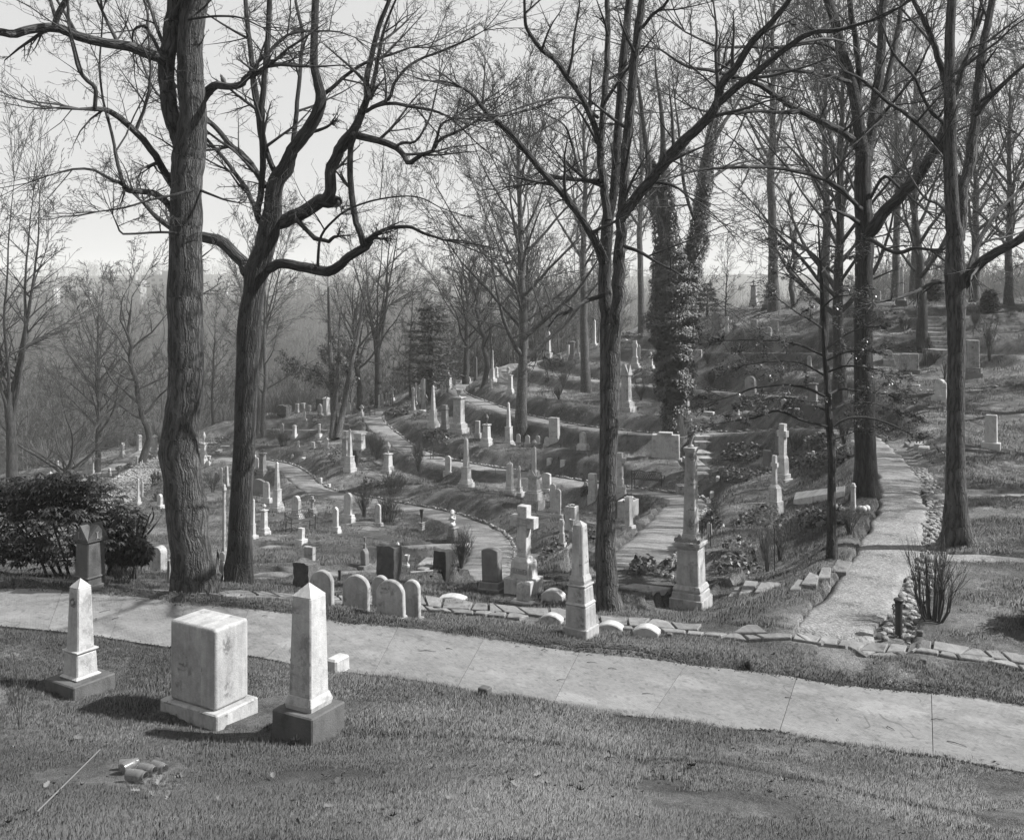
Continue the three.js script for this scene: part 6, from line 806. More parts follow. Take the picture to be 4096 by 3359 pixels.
stone('ledger', 'E', 600, 822, 803, 60, 'flat pale stone above the right terrace path', { m: MB, len: 0.6 });
stone('block', 8, 1478, 1545, 1270, 165, 'white tapered monument with crest cut by the frame edge at right', { m: WH, d: 0.7, base: 0.18, bw: 0.66, taper: 0.92, yaw: -0.55 }); stone('marker', 8, 925, 1530, 1485, 90, 'first of two pale wedge markers by the gravel path fork', { m: MB }); stone('marker', 8, 958, 1560, 1512, 90, 'second nearer of two pale wedge markers by the gravel path fork', { m: MB });
stone('stub', 8, 775, 1270, 1243, 22, 'small white cube on the lawn right of the gravel path', { m: WH }); stone('stub', 8, 800, 1295, 1272, 20, 'second small white cube just below the first on the right lawn', { m: WH }); stone('stub', 8, 724, 1253, 1237, 22, 'small dark cube left of the two white cubes on the lawn', { m: BR }); stone('stub', 8, 1028, 1648, 1632, 30, 'dark lot cube on the lawn beside the rough barked tree', { m: BR });
// --- left valley (crop 4 and F)
stone('tablet', 4, 1228, 1518, 1318, 112, 'grey arched headstone beside the trunk of the great knotted tree', { m: WN, base: 0.04, tw: 0.95, t: 0.22 }); stone('obelisk', 4, 1307, 1606, 1420, 52, 'short plain pale post stone touching the great knotted trunk', { m: WN, die: 0, base: 0.05, sw: 0.95, top: 0.8, capk: 0.3, d0: 17.5 }); stone('pillar', 4, 1058, 1360, 1270, 76, 'small white stepped monument seen past the evergreen shrub', { m: WH, cap: 'none', dw: 0.55 });
stone('tablet', 4, 1231, 1030, 918, 66, 'white round topped headstone left of the great knotted trunk', { m: WH, base: 0.24, tw: 0.66, t: 0.16 }); stone('obelisk', 4, 1062, 1005, 798, 62, 'slim white obelisk behind the evergreen shrub edge', { m: WH, die: 0.12, sw: 0.4, top: 0.55 }); stone('tablet', 4, 1092, 952, 818, 40, 'narrow white round topped tablet next to the slim obelisk', { m: WH, base: 0.14, tw: 0.7 });
stone('pillar', 4, 388, 920, 740, 82, 'stout capped white monument rising behind the evergreen shrub', { m: MB, cap: 'pyramid', dw: 0.95, topH: 0.25 }); stone('cross', 4, 403, 760, 635, 70, 'ornate pale cross behind the stout capped monument', { m: WN, steps: 2, stepH: 0.15, die: 0.2, ring: 1 }); stone('obelisk', 4, 445, 860, 655, 42, 'tall narrow obelisk just right of the stout capped monument', { m: MB, die: 0, sw: 0.6, top: 0.7 });
stone('cross', 4, 669, 780, 645, 58, 'ringed Celtic cross by the paved walk near the woods', { m: MB, steps: 2, stepH: 0.12, ring: 1 }); stone('obelisk', 4, 718, 770, 625, 52, 'spire topped monument right of the Celtic cross', { m: WN, die: 0.2, sw: 0.5, top: 0.6 }); stone('cross', 4, 565, 778, 730, 36, 'small pale cross at the wood edge left of the Celtic cross', { m: MB, steps: 1 }); stone('block', 4, 843, 780, 718, 36, 'white upright block near the slatted bench', { m: WH, d: 0.7, bw: 0.75 }); stone('tablet', 4, 898, 820, 775, 38, 'low round topped stone right of the slatted bench', { m: WN, base: 0.05, tw: 0.95, t: 0.4 });
stone('tablet', 4, 1052, 712, 625, 36, 'white tablet left of the crooked twisting tree', { m: WH, head: 'flat', base: 0.1, tw: 0.75 }); stone('pillar', 4, 1082, 725, 668, 20, 'left small white post in front of the crooked twisting tree', { m: WH, cap: 'none' }); stone('pillar', 4, 1095, 712, 655, 18, 'right small white post in front of the crooked twisting tree', { m: WH, cap: 'none' });
stone('pillar', 4, 943, 628, 522, 46, 'weathered capped pillar by the upper walk near the woods', { m: WN, cap: 'gable', dw: 0.7 }); stone('pillar', 4, 1070, 610, 462, 60, 'tall corniced monument behind the crooked twisting tree', { m: WN, cap: 'none', dw: 0.72, topH: 0.08 }); stone('obelisk', 4, 1142, 620, 508, 36, 'short obelisk between the twisting tree and the peaked pillar', { m: WN, die: 0.1, sw: 0.6 }); stone('pillar', 4, 1192, 605, 455, 72, 'peaked pale pillar left of the great knotted trunk', { m: MB, cap: 'pyramid', dw: 0.66, topH: 0.14 });
stone('pillar', 4, 1570, 690, 432, 70, 'tall white monument topped by a slim urn between the two great trunks', { m: MB, cap: 'urn', dw: 0.7, topH: 0.38 }); stone('vase', 4, 1610, 705, 622, 46, 'pale garden urn right of the tall urn monument between trunks', { m: MB }); stone('tablet', 4, 1705, 850, 712, 38, 'white tablet left of the crooked dark trunk', { m: WH, base: 0.1 }); stone('obelisk', 4, 1750, 860, 692, 42, 'pointed stone half behind the crooked dark trunk', { m: WN, die: 0, sw: 0.85 }); stone('tablet', 4, 1668, 810, 752, 42, 'low dark round stone between the two great trunks', { m: GR, base: 0.05, tw: 0.95 }); stone('pillar', 4, 1728, 1500, 845, 62, 'tall dark column monument glimpsed between the two great trunks', { m: WN, cap: 'none', dw: 0.55, topH: 0.04, d0: 30 });
stone('tablet', 4, 1715, 1445, 1362, 60, 'pale round stone low between the two great trunks', { m: MB, base: 0.04, tw: 0.96, d0: 24 });
// --- benches, urns, the kneeling child
stone('bench', 5, 617, 875, 738, 138, 'ornate iron bench facing away on the lower lawn', { yaw: 0.75, d0: undefined, w: 1.15, h: 0.85, b: null }); stone('bench', 6, 1822, 565, 420, 158, 'lattice backed iron bench on the outer curve of the gravel path', { yaw: 2.7, w: 1.45, h: 0.9 }); stone('bench', 6, 118, 308, 218, 78, 'iron bench on the middle path left of a round headstone', { yaw: -0.3, w: 1.0, h: 0.85 }); stone('bench', 'A', 318, 985, 870, 60, 'far iron bench at the path mouth by the white tablets', { yaw: 0.5, w: 1.1, h: 0.9 }); stone('bench', 'A', 100, 1125, 990, 70, 'far iron bench seen from its end beside the path bend', { yaw: 1.3, w: 1.0, h: 0.9 }); stone('bench', 4, 825, 828, 782, 70, 'low slatted bench behind the evergreen shrub', { yaw: -0.3, w: 1.3, h: 0.7 });
{ const s = stone('pillar', 5, 1605, 868, 690, 66, 'dark ornamental iron urn on a panelled plinth by the lower path', { m: WN, b: WN, u: M.iron, cap: 'vase', topH: 0.62, dw: 0.82, taper: 1, base: 0.06, cat: 'garden urn', name: 'garden_urn' }); }
{
  const s = stone('block', 5, 1860, 945, 830, 96, 'white kneeling child statue praying on a dark plinth', { m: GR, b: BR, d: 0.9, base: 0.3, lid: 1, name: 'child_statue', cat: 'statue' }), hh = 0.62;
  const mc = new MarchingCubes(46, new THREE.MeshBasicMaterial(), false, false, 60000), n = 46, J = [[[0, .10, .0], .15, [0, .14, .12], .11], [[.07, .10, .16], .075, [.07, .07, -.16], .055], [[-.07, .10, .16], .075, [-.07, .07, -.16], .055], [[0, .2, 0], .135, [0, .42, .02], .105], [[0, .44, .02], .11, [0, .58, .03], .05], [[0, .70, .05], .105, [0, .74, .04], .105], [[0, .69, .12], .05, [0, .71, .13], .04], [[.13, .52, .02], .05, [.15, .38, .08], .042], [[.15, .38, .08], .04, [.02, .48, .18], .032], [[-.13, .52, .02], .05, [-.15, .38, .08], .042], [[-.15, .38, .08], .04, [-.02, .48, .18], .032], [[0, .48, .18], .035, [0, .57, .19], .022], [[0, .77, .0], .11, [0, .66, -.05], .09]];
  const sm = (a, b, k) => { const h = clamp(0.5 + 0.5 * (b - a) / k, 0, 1); return lerp(b, a, h) - k * h * (1 - h); };
  for (let k = 0; k < n; k++) for (let j = 0; j < n; j++) for (let i = 0; i < n; i++) { const p = [(i / n * 2 - 1) * 0.5, (j / n * 2 - 1) * 0.5 + 0.43, (k / n * 2 - 1) * 0.5]; let d = 9; for (const [a, ra, b, rb] of J) { const ab = [b[0] - a[0], b[1] - a[1], b[2] - a[2]], ap = [p[0] - a[0], p[1] - a[1], p[2] - a[2]], t = clamp((ab[0] * ap[0] + ab[1] * ap[1] + ab[2] * ap[2]) / (ab[0] ** 2 + ab[1] ** 2 + ab[2] ** 2), 0, 1); d = sm(d, Math.hypot(ap[0] - ab[0] * t, ap[1] - ab[1] * t, ap[2] - ab[2] * t) - lerp(ra, rb, t), 0.03); } mc.field[k * n * n + j * n + i] = -d; }
  mc.isolation = 0; mc.update(); const g = new THREE.BufferGeometry(); g.setAttribute('position', new THREE.BufferAttribute(mc.positionArray.slice(0, mc.count * 3), 3)); g.setAttribute('normal', new THREE.BufferAttribute(mc.normalArray.slice(0, mc.count * 3), 3)); g.translate(0, 0.86, 0).scale(0.5, 0.5, 0.5); const p = g.attributes.position, uv = new Float32Array(p.count * 2); for (let i = 0; i < p.count; i++) { uv[i * 2] = p.getX(i); uv[i * 2 + 1] = p.getY(i); } g.setAttribute('uv', new THREE.BufferAttribute(uv, 2)); const q = hh / 0.86; g.scale(q, q, q); const m = part('kneeling_child', g, WH, s.g); m.position.y = s.h; m.rotation.y = 0.3;
}
// ---------- paving ----------
const along = (list, u) => { for (let i = 1; i < list.length; i++) if (u <= list[i][0] || i === list.length - 1) { const a = list[i - 1], b = list[i]; return [u, lerp(a[1], b[1], (u - a[0]) / (b[0] - a[0]))]; } };
{
  const jf = [-680, -330, -20, 250, 500, 745, 1000, 1280, 1600, 1945, 2321, 2746, 3187, 3727, 4300], jn = [-680, -360, -70, 190, 440, 680, 920, 1180, 1490, 1825, 2186, 2600, 3119, 3734, 4500], S = new THREE.Group(); S.name = 'sidewalk'; S.userData = { kind: 'structure' }; scene.add(S);
  for (let k = 0; k < jf.length - 1; k++) {
    const n = 8, m = 5, P = [], gap = 0.0022, lift = 0.002 * ((k * 7) % 3);
    for (let i = 0; i <= n; i++) { const s = lerp(gap, 1 - gap, i / n), a = cast(...along(SIDEWALK.far, lerp(jf[k], jf[k + 1], s)), baseY), b = cast(...along(SIDEWALK.near, lerp(jn[k], jn[k + 1], s)), baseY); for (let j = 0; j <= m; j++) { const p = a.clone().lerp(b, j / m), y = nearest(SIDEWALK, p.x, p.z)[3] + lift; P.push(V3(p.x, y, p.z)); } }
    const pos = [], uv = [], idx = [], w = m + 1; for (const p of P) { pos.push(p.x, p.y, p.z); uv.push(p.x * 0.9 + k * 0.77, -p.z + p.x * 0.35 + k * 0.31); }
    for (let i = 0; i < n; i++) for (let j = 0; j < m; j++) { const a = i * w + j; idx.push(a, a + 1, a + w, a + 1, a + w + 1, a + w); }
    const edge = []; for (let i = 0; i <= n; i++) edge.push(i * w); for (let j = 1; j <= m; j++) edge.push(n * w + j); for (let i = n - 1; i >= 0; i--) edge.push(i * w + m); for (let j = m - 1; j > 0; j--) edge.push(j);
    const base = pos.length / 3; edge.forEach((e) => { const p = P[e]; pos.push(p.x, p.y, p.z, p.x, p.y - 0.12, p.z); uv.push(p.x, 0, p.x, 0.12); }); for (let e = 0; e < edge.length; e++) { const a = base + e * 2, b = base + ((e + 1) % edge.length) * 2; idx.push(a, b, a + 1, b, b + 1, a + 1); }
    const g = new THREE.BufferGeometry(); g.setAttribute('position', new THREE.Float32BufferAttribute(pos, 3)); g.setAttribute('uv', new THREE.Float32BufferAttribute(uv, 2)); g.setIndex(idx); g.computeVertexNormals(); part('slab', g, M.slab[(k * 5 % 3) % 2], S);
  }
}
function prism(top, thick, inset = 0.012) { // polygon with worn upper edge
  const c = top.reduce((s, p) => s.add(p), V3()).multiplyScalar(1 / top.length), n = top.length, inn = top.map((p) => p.clone().lerp(c, inset / Math.max(0.05, p.distanceTo(c)))), p = [], q = (a, b, d) => p.push(a.x, a.y, a.z, b.x, b.y, b.z, d.x, d.y, d.z), mid = top.map((t) => t.clone().add(V3(0, -inset * 0.8, 0))), lo = top.map((t) => t.clone().add(V3(0, -thick, 0)));
  for (let i = 0; i < n; i++) { const j = (i + 1) % n; q(c, inn[i], inn[j]); q(inn[i], mid[i], mid[j]); q(inn[i], mid[j], inn[j]); q(mid[i], lo[i], lo[j]); q(mid[i], lo[j], mid[j]); }
  const g = new THREE.BufferGeometry(); g.setAttribute('position', new THREE.Float32BufferAttribute(p, 3)); g.computeVertexNormals(); return shiftUV(meshUV(g));
}
// slates laid as crazy paving
const SLATE = { far: [[300, 2356], [700, 2368], [992, 2377], [1400, 2392], [1683, 2412], [1967, 2434], [2300, 2455], [2600, 2473], [2953, 2505], [3300, 2533], [3717, 2586], [3964, 2615], [4300, 2660]], near: [[300, 2376], [700, 2392], [992, 2404], [1400, 2430], [1683, 2447], [1967, 2476], [2300, 2506], [2650, 2532], [3052, 2567], [3293, 2588], [3561, 2622], [3964, 2666], [4300, 2722]] };
{ const { far, near } = SLATE;
  const R = rng(5), S = new THREE.Group(); S.name = 'slate_path'; S.userData = { kind: 'structure' }; scene.add(S);
  for (let row = 0; row < 2; row++) { let u = 300 + 40 * row, slant = 0; while (u < 4280) { const step = (row ? 62 : 78) * (0.6 + 0.95 * R()) * (u > 2400 ? 1.35 : 1), s2 = (R() - 0.5) * 60, cut = 0.62 + 0.16 * (R() - 0.5), a = row ? 0.70 : 0.0, b = row ? 1.02 : 0.64;
      const pt = (uu, t) => { const f = along(far, uu), n = along(near, uu), v = lerp(f[1], n[1], t), p = cast(uu, v, baseY); p.y = groundY(p.x, p.z) + 0.02; return p; };
      const g0 = 5, top = [pt(u + g0 + slant, a + 0.04 * R()), pt(u + step * (0.35 + 0.3 * R()), a - 0.05 * R()), pt(u + step - g0 + s2, a + 0.05 * R()), pt(u + step - g0 - s2 * 0.4, b - 0.06 * R()), pt(u + g0 - slant * 0.4, b - 0.05 * R())]; const my = top.reduce((s, p) => s + p.y, 0) / 5, tl = (R() - 0.5) * 0.05; top.forEach((p, i) => { p.y = my + 0.018 * R() + (i < 3 ? tl : -tl) * 0.5; p.y = groundY(p.x, p.z) + 0.035 + 0.010 * R() + (i < 3 ? tl : -tl) * 0.25; });
      if (R() > 0.06) part('flagstone', prism(top, 0.09, 0.014), M.flag[Math.floor(R() * 3)], S); slant = s2; u += step; } }
}
function pixelSlab(c, pts, thick, lift, mat, parent, name = 'step', drape = 0) { const cx = pts.reduce((s, p) => s + p[0], 0) / pts.length, cy = pts.reduce((s, p) => s + p[1], 0) / pts.length, q = G(...px(c, cx, cy)), y = q.y + lift; return part(name, prism(pts.map(([x, yy]) => { const [u, v] = px(c, x, yy), d = -y * F / (v - VH); if (drape) { const e = G(u, v); e.y += lift; return e; } return V3((u - UC) / F * d, y, -d); }), thick, 0.02), mat, parent); }
{
  const t = thing('slate_steps', 'uneven slate steps climbing the bank at the foot of the young tree', 'steps');
  [[[445, 540], [490, 488], [518, 490], [507, 534]], [[508, 524], [540, 452], [612, 458], [600, 470], [590, 512]], [[592, 516], [635, 455], [720, 462], [797, 492], [786, 527]], [[793, 502], [840, 444], [874, 452], [852, 502]], [[858, 470], [905, 405], [956, 424], [945, 480]], [[952, 436], [975, 378], [1026, 378], [1021, 434]], [[1023, 398], [1062, 334], [1146, 348], [1112, 402]]].forEach((p, i) => pixelSlab(3, p, 0.17, [0.05, 0.08, 0.06, 0.08, 0.10, 0.07, 0.02][i], M.flag[i % 3], t));
  for (const [c, p, l, mt] of [[6, [[665, 1105], [745, 1045], [1000, 1075], [940, 1120]], 'broad flat stone slab lying behind the JAMES cross'], [6, [[1060, 1075], [1165, 1005], [1200, 1010], [1195, 1068]], 'pale flat slab half hidden by the stained obelisk'], [6, [[1335, 1035], [1400, 990], [1420, 1030], [1400, 1062]], 'flat dark slab beside the twin trunk tree'], [8, [[808, 1490], [900, 1480], [1010, 1480], [850, 1528]], 'broken flat stone at the gravel path fork on the right'], [7, [[1378, 848], [1396, 788], [1800, 742], [1796, 786]], 'long white flat ledger slab lying on the lawn left of the big oak', M.white], [5, [[1510, 1215], [1640, 1090], [1715, 1085], [1700, 1200]], 'flat grey grave slab beside the black rough block'], [6, [[1580, 1335], [1700, 1310], [2010, 1345], [1990, 1385], [1800, 1378]], 'long flat walk stone between twin trunk tree and urn column']]) { const s = thing('flat_slab', l, 'stone slab'); pixelSlab(c, p, mt ? 0.2 : 0.1, mt ? 0.12 : 0.04, mt || M.step, s, 'slab', 1); }
}
function flight(label, c, list, d0, d1) { // [x left, x right, y of the tread edge, y of the riser foot], top step first
  const t = thing('stone_steps', label, 'steps'), n = list.length, D = list.map(([xl, xr, , yb]) => -G(...px(c, (xl + xr) / 2, yb)).z - 0.06); for (let i = n - 2; i >= 0; i--) D[i] = Math.max(D[i], D[i + 1] + 0.12);
  list.forEach(([xl, xr, yt, yb], i) => { const d = D[i], dn = i ? D[i - 1] : d + 0.5, [ul, vt] = px(c, xl, yt), [ur, vb] = px(c, xr, yb), y1 = -(vt - VH) / F * d, y0 = -(vb - VH) / F * d - 0.35; const X = (u, dd) => V3((u - UC) / F * d, y1, -dd); part('step', prism([X(ul, d), X(ur, d), X(ur, dn + 0.12), X(ul, dn + 0.12)], y1 - y0, 0.018), M.step, t); });
}
flight('wide stone steps with landings between the lower and middle paths', 7, [[570, 775, 297, 332], [572, 768, 342, 385], [580, 752, 432, 472], [586, 738, 476, 508], [586, 700, 566, 602], [586, 692, 607, 642], [432, 648, 702, 752]], 43.2, 52.0);
{ const L = []; const ys = [[470, 495], [498, 525], [527, 551], [553, 578], [583, 610], [615, 640], [645, 672], [677, 704], [708, 736]]; ys.forEach(([a, b], i) => L.push([680 + i * 14, 806 + i * 14, a, b])); flight('upper flight of nine stone stairs climbing to the crest', 'H', L, 60.6, 65.5); }
flight('short low steps by the side path between the two great trunks', 'C', [[330, 372, 440, 455], [310, 352, 458, 472]], 70, 71); flight('low stone steps left of the crooked trunk on the far lawn', 'C', [[48, 128, 565, 580], [30, 70, 585, 597], [15, 52, 600, 612]], 67, 69);
// --- crumbled soil along the far edge of the sidewalk
{
  const R = rng(33), g = new THREE.IcosahedronGeometry(1, 0), L = []; for (let i = 0; i < 9000; i++) { const u = -300 + 4500 * R(), f = along(SIDEWALK.far, u), off = R() < 0.86 ? -3 - 26 * R() * R() : 12 * R() * R(), near = R() < 0.16, e = near ? along(SIDEWALK.near, u) : f; if (fbm(u / 160, 3, 3) < 0.36 && R() < 0.7) continue; const p = cast(u, e[1] + (near ? -off * 0.4 : off), baseY), q = nearest(SIDEWALK, p.x, p.z), y = q[0] < 0.8 ? q[3] + 0.004 : groundY(p.x, p.z); L.push(new THREE.Matrix4().compose(V3(p.x, y + 0.003, p.z), new THREE.Quaternion().setFromEuler(new THREE.Euler(R() * 6, R() * 6, R() * 6)), V3(1, 0.7, 1).multiplyScalar(q[0] < 0.8 ? 0.004 + 0.006 * R() : 0.007 + 0.018 * R() * R()))); }
  const im = new THREE.InstancedMesh(g, M.earth, L.length); L.forEach((m, i) => im.setMatrixAt(i, m)); im.name = 'soil_crumbs'; im.userData.kind = 'stuff'; im.castShadow = im.receiveShadow = true; scene.add(im);
}
// --- cobbles
{
  const R = rng(31), forms = [0, 1, 2, 3].map((s) => { const g = new THREE.IcosahedronGeometry(1, 1), p = g.attributes.position; for (let i = 0; i < p.count; i++) { const x = p.getX(i), y = p.getY(i), z = p.getZ(i), k = 1 + 0.35 * (fbm(x * 1.2 + s * 7 + 5, y * 1.2 + z * 1.2 + 5, 2) - 0.5); p.setXYZ(i, x * k, y * k * 0.62, z * k * 0.8); } g.computeVertexNormals(); return g; });
  const P = PATHS[0], S = new THREE.Group(); S.name = 'cobble_gutter'; S.userData = { kind: 'structure' }; scene.add(S); const rest = [], mk = (x, y, z, s) => { const m = new THREE.Matrix4().compose(V3(x, y, z), new THREE.Quaternion().setFromEuler(new THREE.Euler(R() - 0.5, R() * 6, R() - 0.5)), V3(s, s, s)); return m; };
  let n = 0; for (let i = 1; i < P.line.length - 1; i++) { const p = P.line[i], b = P.line[i + 1], L = p.distanceTo(b), tx = (b.x - p.x) / L, tz = (b.z - p.z) / L, nx = -tz, nz = tx, sgn = nx > 0 ? 1 : -1; if (-p.z > 27) break;
    for (let k = 0; k < L * 48; k++) { const a = R() * L, o = (0.47 + 0.44 * Math.pow(R(), 0.9)) * sgn, x = p.x + tx * a + nx * o, z = p.z + tz * a + nz * o, s = 0.03 + 0.045 * R(), y = Math.max(groundY(x, z), p.y - 0.07) + s * 0.22; if (n < 300 && -z < 21) { const m = part('cobble', forms[n & 3], M.cobble[Math.floor(R() * 3)], S); mk(x, y, z, s).decompose(m.position, m.quaternion, m.scale); n++; } else rest.push(mk(x, y, z, s)); } }
  const add = (list, name, mat) => { const im = new THREE.InstancedMesh(forms[1], mat, list.length); list.forEach((m, k) => im.setMatrixAt(k, m)); im.name = name; im.castShadow = im.receiveShadow = true; im.userData.kind = 'stuff'; return im; };
  S.add(add(rest, 'small_cobbles', M.cobble[1]));
  const edge = []; for (const [pi, sgnWant, dens, off] of [[1, 1, 8, 0.12], [2, 1, 5, 0.06], [3, 1, 6, 0.06], [4, 1, 5, 0.06]]) { const Q = PATHS[pi]; for (let i = 0; i < Q.line.length - 1; i++) { const p = Q.line[i], b = Q.line[i + 1], L = p.distanceTo(b), tx = (b.x - p.x) / L, tz = (b.z - p.z) / L; let nx = -tz, nz = tx; const up = baseY(p.x + nx * 1.5, p.z + nz * 1.5) > baseY(p.x - nx * 1.5, p.z - nz * 1.5) ? 1 : -1, near = -p.z < 36 && pi === 1; for (let k = 0; k < L * (near ? 40 : dens); k++) { const a = R() * L, o = (Q.w / 2 + (near ? 0.02 + 0.35 * R() : off * R())) * up, x = p.x + tx * a + nx * o, z = p.z + tz * a + nz * o, s = 0.035 + 0.04 * R(); edge.push(mk(x, p.y + 0.02, z, s)); } } }
  scene.add(add(edge, 'path_edging_stones', M.cobble[2])); const dr = []; const D = PATHS.find((p) => p.name === 'cobbled_drive'); for (let i = 0; i < D.line.length - 1; i++) { const p = D.line[i], b = D.line[i + 1], L = p.distanceTo(b), tx = (b.x - p.x) / L, tz = (b.z - p.z) / L; for (let k = 0; k < L * 90; k++) { const a = R() * L, o = (R() - 0.5) * D.w; dr.push(mk(p.x + tx * a - tz * o, p.y + 0.03, p.z + tz * a + tx * o, 0.07 + 0.05 * R())); } } scene.add(add(dr, 'drive_cobbles', M.cobble[1]));
}
// ---------- low plants ----------
function bed(c, x0, x1, y0, y1, label, o = {}) { // ivy over a mound between those pixels
  const R = rng(Math.round(x0 * 7 + y0 * 13)), k = [[x0, y0], [x1, y0], [x0, y1], [x1, y1]].map(([x, y]) => G(...px(c, x, y))), d = -(k[2].z + k[3].z) / 2, L = new Buf(), W = k[2].distanceTo(k[3]), D = Math.max(0.3, Math.min(2.6, k[0].distanceTo(k[2]))), s = o.leaf ?? clamp(0.06 + d * 0.0016, 0.07, 0.2), n = Math.round(clamp(W * D / (s * s) * (o.dens ?? 1.4), 120, 4200)), hh = o.h ?? 0.28;
  const g = thing(o.name || 'ivy_bed', label, o.cat || 'ivy', o.group); const mid = k[0].clone().add(k[1]).add(k[2]).add(k[3]).multiplyScalar(0.25); g.position.set(mid.x, groundY(mid.x, mid.z), mid.z);
  for (let i = 0; i < n; i++) { const a = R(), b = R(), e = Math.hypot(2 * a - 1, 2 * b - 1); const p = k[2].clone().lerp(k[3], a).lerp(k[0].clone().lerp(k[1], a), b * Math.min(1, 2.6 / Math.max(0.1, k[0].distanceTo(k[2])))); const rag = 0.72 + 0.5 * fbm(p.x * 1.6 + x0, p.z * 1.6, 3); if (e > rag * 1.12) continue; const top = hh * Math.sqrt(Math.max(0.04, 1 - (e / 1.15) ** 2)) * (0.6 + 0.7 * fbm(p.x * 3, p.z * 3, 2)); p.y = groundY(p.x, p.z) + top * (1 - 0.5 * R() * R()); p.sub(g.position); leafQuad(L, p, V3(R() - 0.5, (R() - 0.6) * 0.9, R() - 0.2).normalize(), V3(R() - 0.5, 1, R() * 0.6), s * (0.8 + 0.6 * R()), s * (0.75 + 0.4 * R())); }
  part('leaves', L.geo(), o.mat || M.leafdark, g).userData.kind = 'stuff';
}
bed(7, 800, 1140, 352, 420, 'uppermost of the three ivy rows beside the middle steps'); bed(7, 790, 1120, 412, 490, 'second ivy row beside the middle steps'); bed(7, 780, 1200, 520, 630, 'lowest broad ivy row running to the grey granite block'); bed(7, 1350, 1660, 450, 560, 'ivy bed below the tall white cross, reaching the young tree'); bed(7, 1640, 1830, 420, 510, 'ivy bed in front of the small stones by the big oak'); bed(7, 1470, 1740, 330, 400, 'ivy clump at the back behind the thin white stone');
bed(7, 600, 790, 985, 1075, 'ivy bed behind the urn column and small arched stone'); bed(7, 890, 1320, 955, 1062, 'long ivy bed crossing behind the tall bare stems'); bed(7, 1400, 1850, 925, 1050, 'dark ivy bed behind the young tree trunk'); bed(7, 720, 1100, 1355, 1445, 'thin ivy patch in front of the bare stems'); bed(7, 80, 415, 1285, 1400, 'ivy bed with flower cones left of the urn column', { h: 0.35 }); bed(7, 20, 415, 1400, 1495, 'pale leaved ivy patch at the gravel path edge below the flower cones', { dens: 1.8 });
bed(6, 945, 1200, 1062, 1138, 'round ivy patch left of the tall stained obelisk'); bed(6, 1325, 1415, 870, 965, 'dark ivy clump left of the twin trunk'); bed(6, 1270, 1335, 530, 580, 'small dark plant at the foot of the white square monument');
bed(5, 835, 975, 222, 292, 'ivy bed left of the eagle obelisk'); bed(5, 1105, 1260, 465, 552, 'ivy bed left of the round bare bush on the slope'); bed(5, 215, 262, 370, 415, 'small ivy patch under the grey urn monument');
bed('A', 300, 660, 960, 1080, 'ivy strip along the inner edge of the path bend'); bed('A', 690, 920, 1070, 1150, 'ivy around the white stepped base of the rock shaft'); bed('A', 840, 1240, 1318, 1480, 'oval ivy bed below the large urn monument'); bed('A', 750, 940, 885, 960, 'ivy behind the rock shaft');
bed('D', 240, 355, 315, 372, 'ivy tongue by the upper path bend'); bed('D', 840, 985, 398, 466, 'ivy bed left of the ivy clad tree'); bed('D', 755, 895, 122, 172, 'ivy mat on the crest behind the twin trunk'); bed('C', 0, 130, 488, 552, 'ivy bed on the far lawn left of the crooked trunk'); bed('C', 728, 822, 345, 398, 'ivy mound below the gothic white stone'); bed('C', 388, 478, 325, 358, 'ivy strip left of the dark boulder');
bed('F', 430, 565, 525, 578, 'ivy bed left of the white flat tablet by the drive'); bed('F', 205, 350, 590, 642, 'ivy bed behind the slatted bench'); bed('F', 665, 765, 425, 472, 'ivy bed right of the crooked twisting tree'); bed('B', 570, 880, 1300, 1400, 'ivy patch right of the ivy trunk foot'); bed('B', 1000, 1900, 790, 1000, 'wide patch of pale ground cover on the upper lawn', { h: 0.12, dens: 0.5, cat: 'ground cover', name: 'ground_cover' }); bed('E', 400, 810, 500, 590, 'ground cover on the bank beside the upper stairs', { h: 0.12, dens: 0.5, cat: 'ground cover', name: 'ground_cover' });
function bush(c, x, yb, yt, w, label, o = {}) { // bare twiggy shrub
  const [u, v] = px(c, x, yb), p = G(u, v), d = -p.z, h = (yb - yt) / CROP[c][2] / F * d, ww = w / CROP[c][2] / F * d, R = rng(Math.round(u * 3 + v)), B = new Buf(), t = thing('bare_shrub', label, 'shrub', o.group); t.position.copy(p); const n = o.n ?? 26, min = Math.max(0.0022, d * 0.00011);
  for (let i = 0; i < n; i++) { const a = R() * 6.283, q = Math.sqrt(R()) * ww * 0.5, dome = (o.fan ?? 0.35) > 0.6 ? 1 : 0, hh = h * (0.6 + 0.42 * R()) * Math.sqrt(1 - (dome ? 0.75 : 0.25) * (2 * q / ww) ** 2), b0 = dome ? q * 0.35 : ww * 0.06, P = [V3(Math.cos(a) * b0, -0.05, Math.sin(a) * b0), V3(Math.cos(a) * q * (o.fan ?? 0.35), hh * 0.4, Math.sin(a) * q * (o.fan ?? 0.35)), V3(Math.cos(a) * q * 0.75, hh * 0.75, Math.sin(a) * q * 0.75), V3(Math.cos(a) * q, hh, Math.sin(a) * q)], r = Math.max(min * 1.3, (o.r ?? 0.009) * (0.5 + R())); const [l, rr] = flow(P, [r, r * 0.8, r * 0.5, min], h / 6); tube(B, l, rr, 4); for (let k = 2; k < l.length; k++) for (let m = 0; m < (o.twigs ?? 2); m++) { const dir = l[k].clone().sub(l[k - 1]).normalize().add(V3(R() - 0.5, 0.3 * R(), R() - 0.5).multiplyScalar(1.1)), len = h * (0.12 + 0.16 * R()); tube(B, [l[k], l[k].clone().addScaledVector(dir, len * 0.5), l[k].clone().addScaledVector(dir.add(V3(0, 0.25, 0)), len)], [min * 1.1, min, min], 3); } }
  part('branches', B.geo(), o.mat || M.twig, t);
}
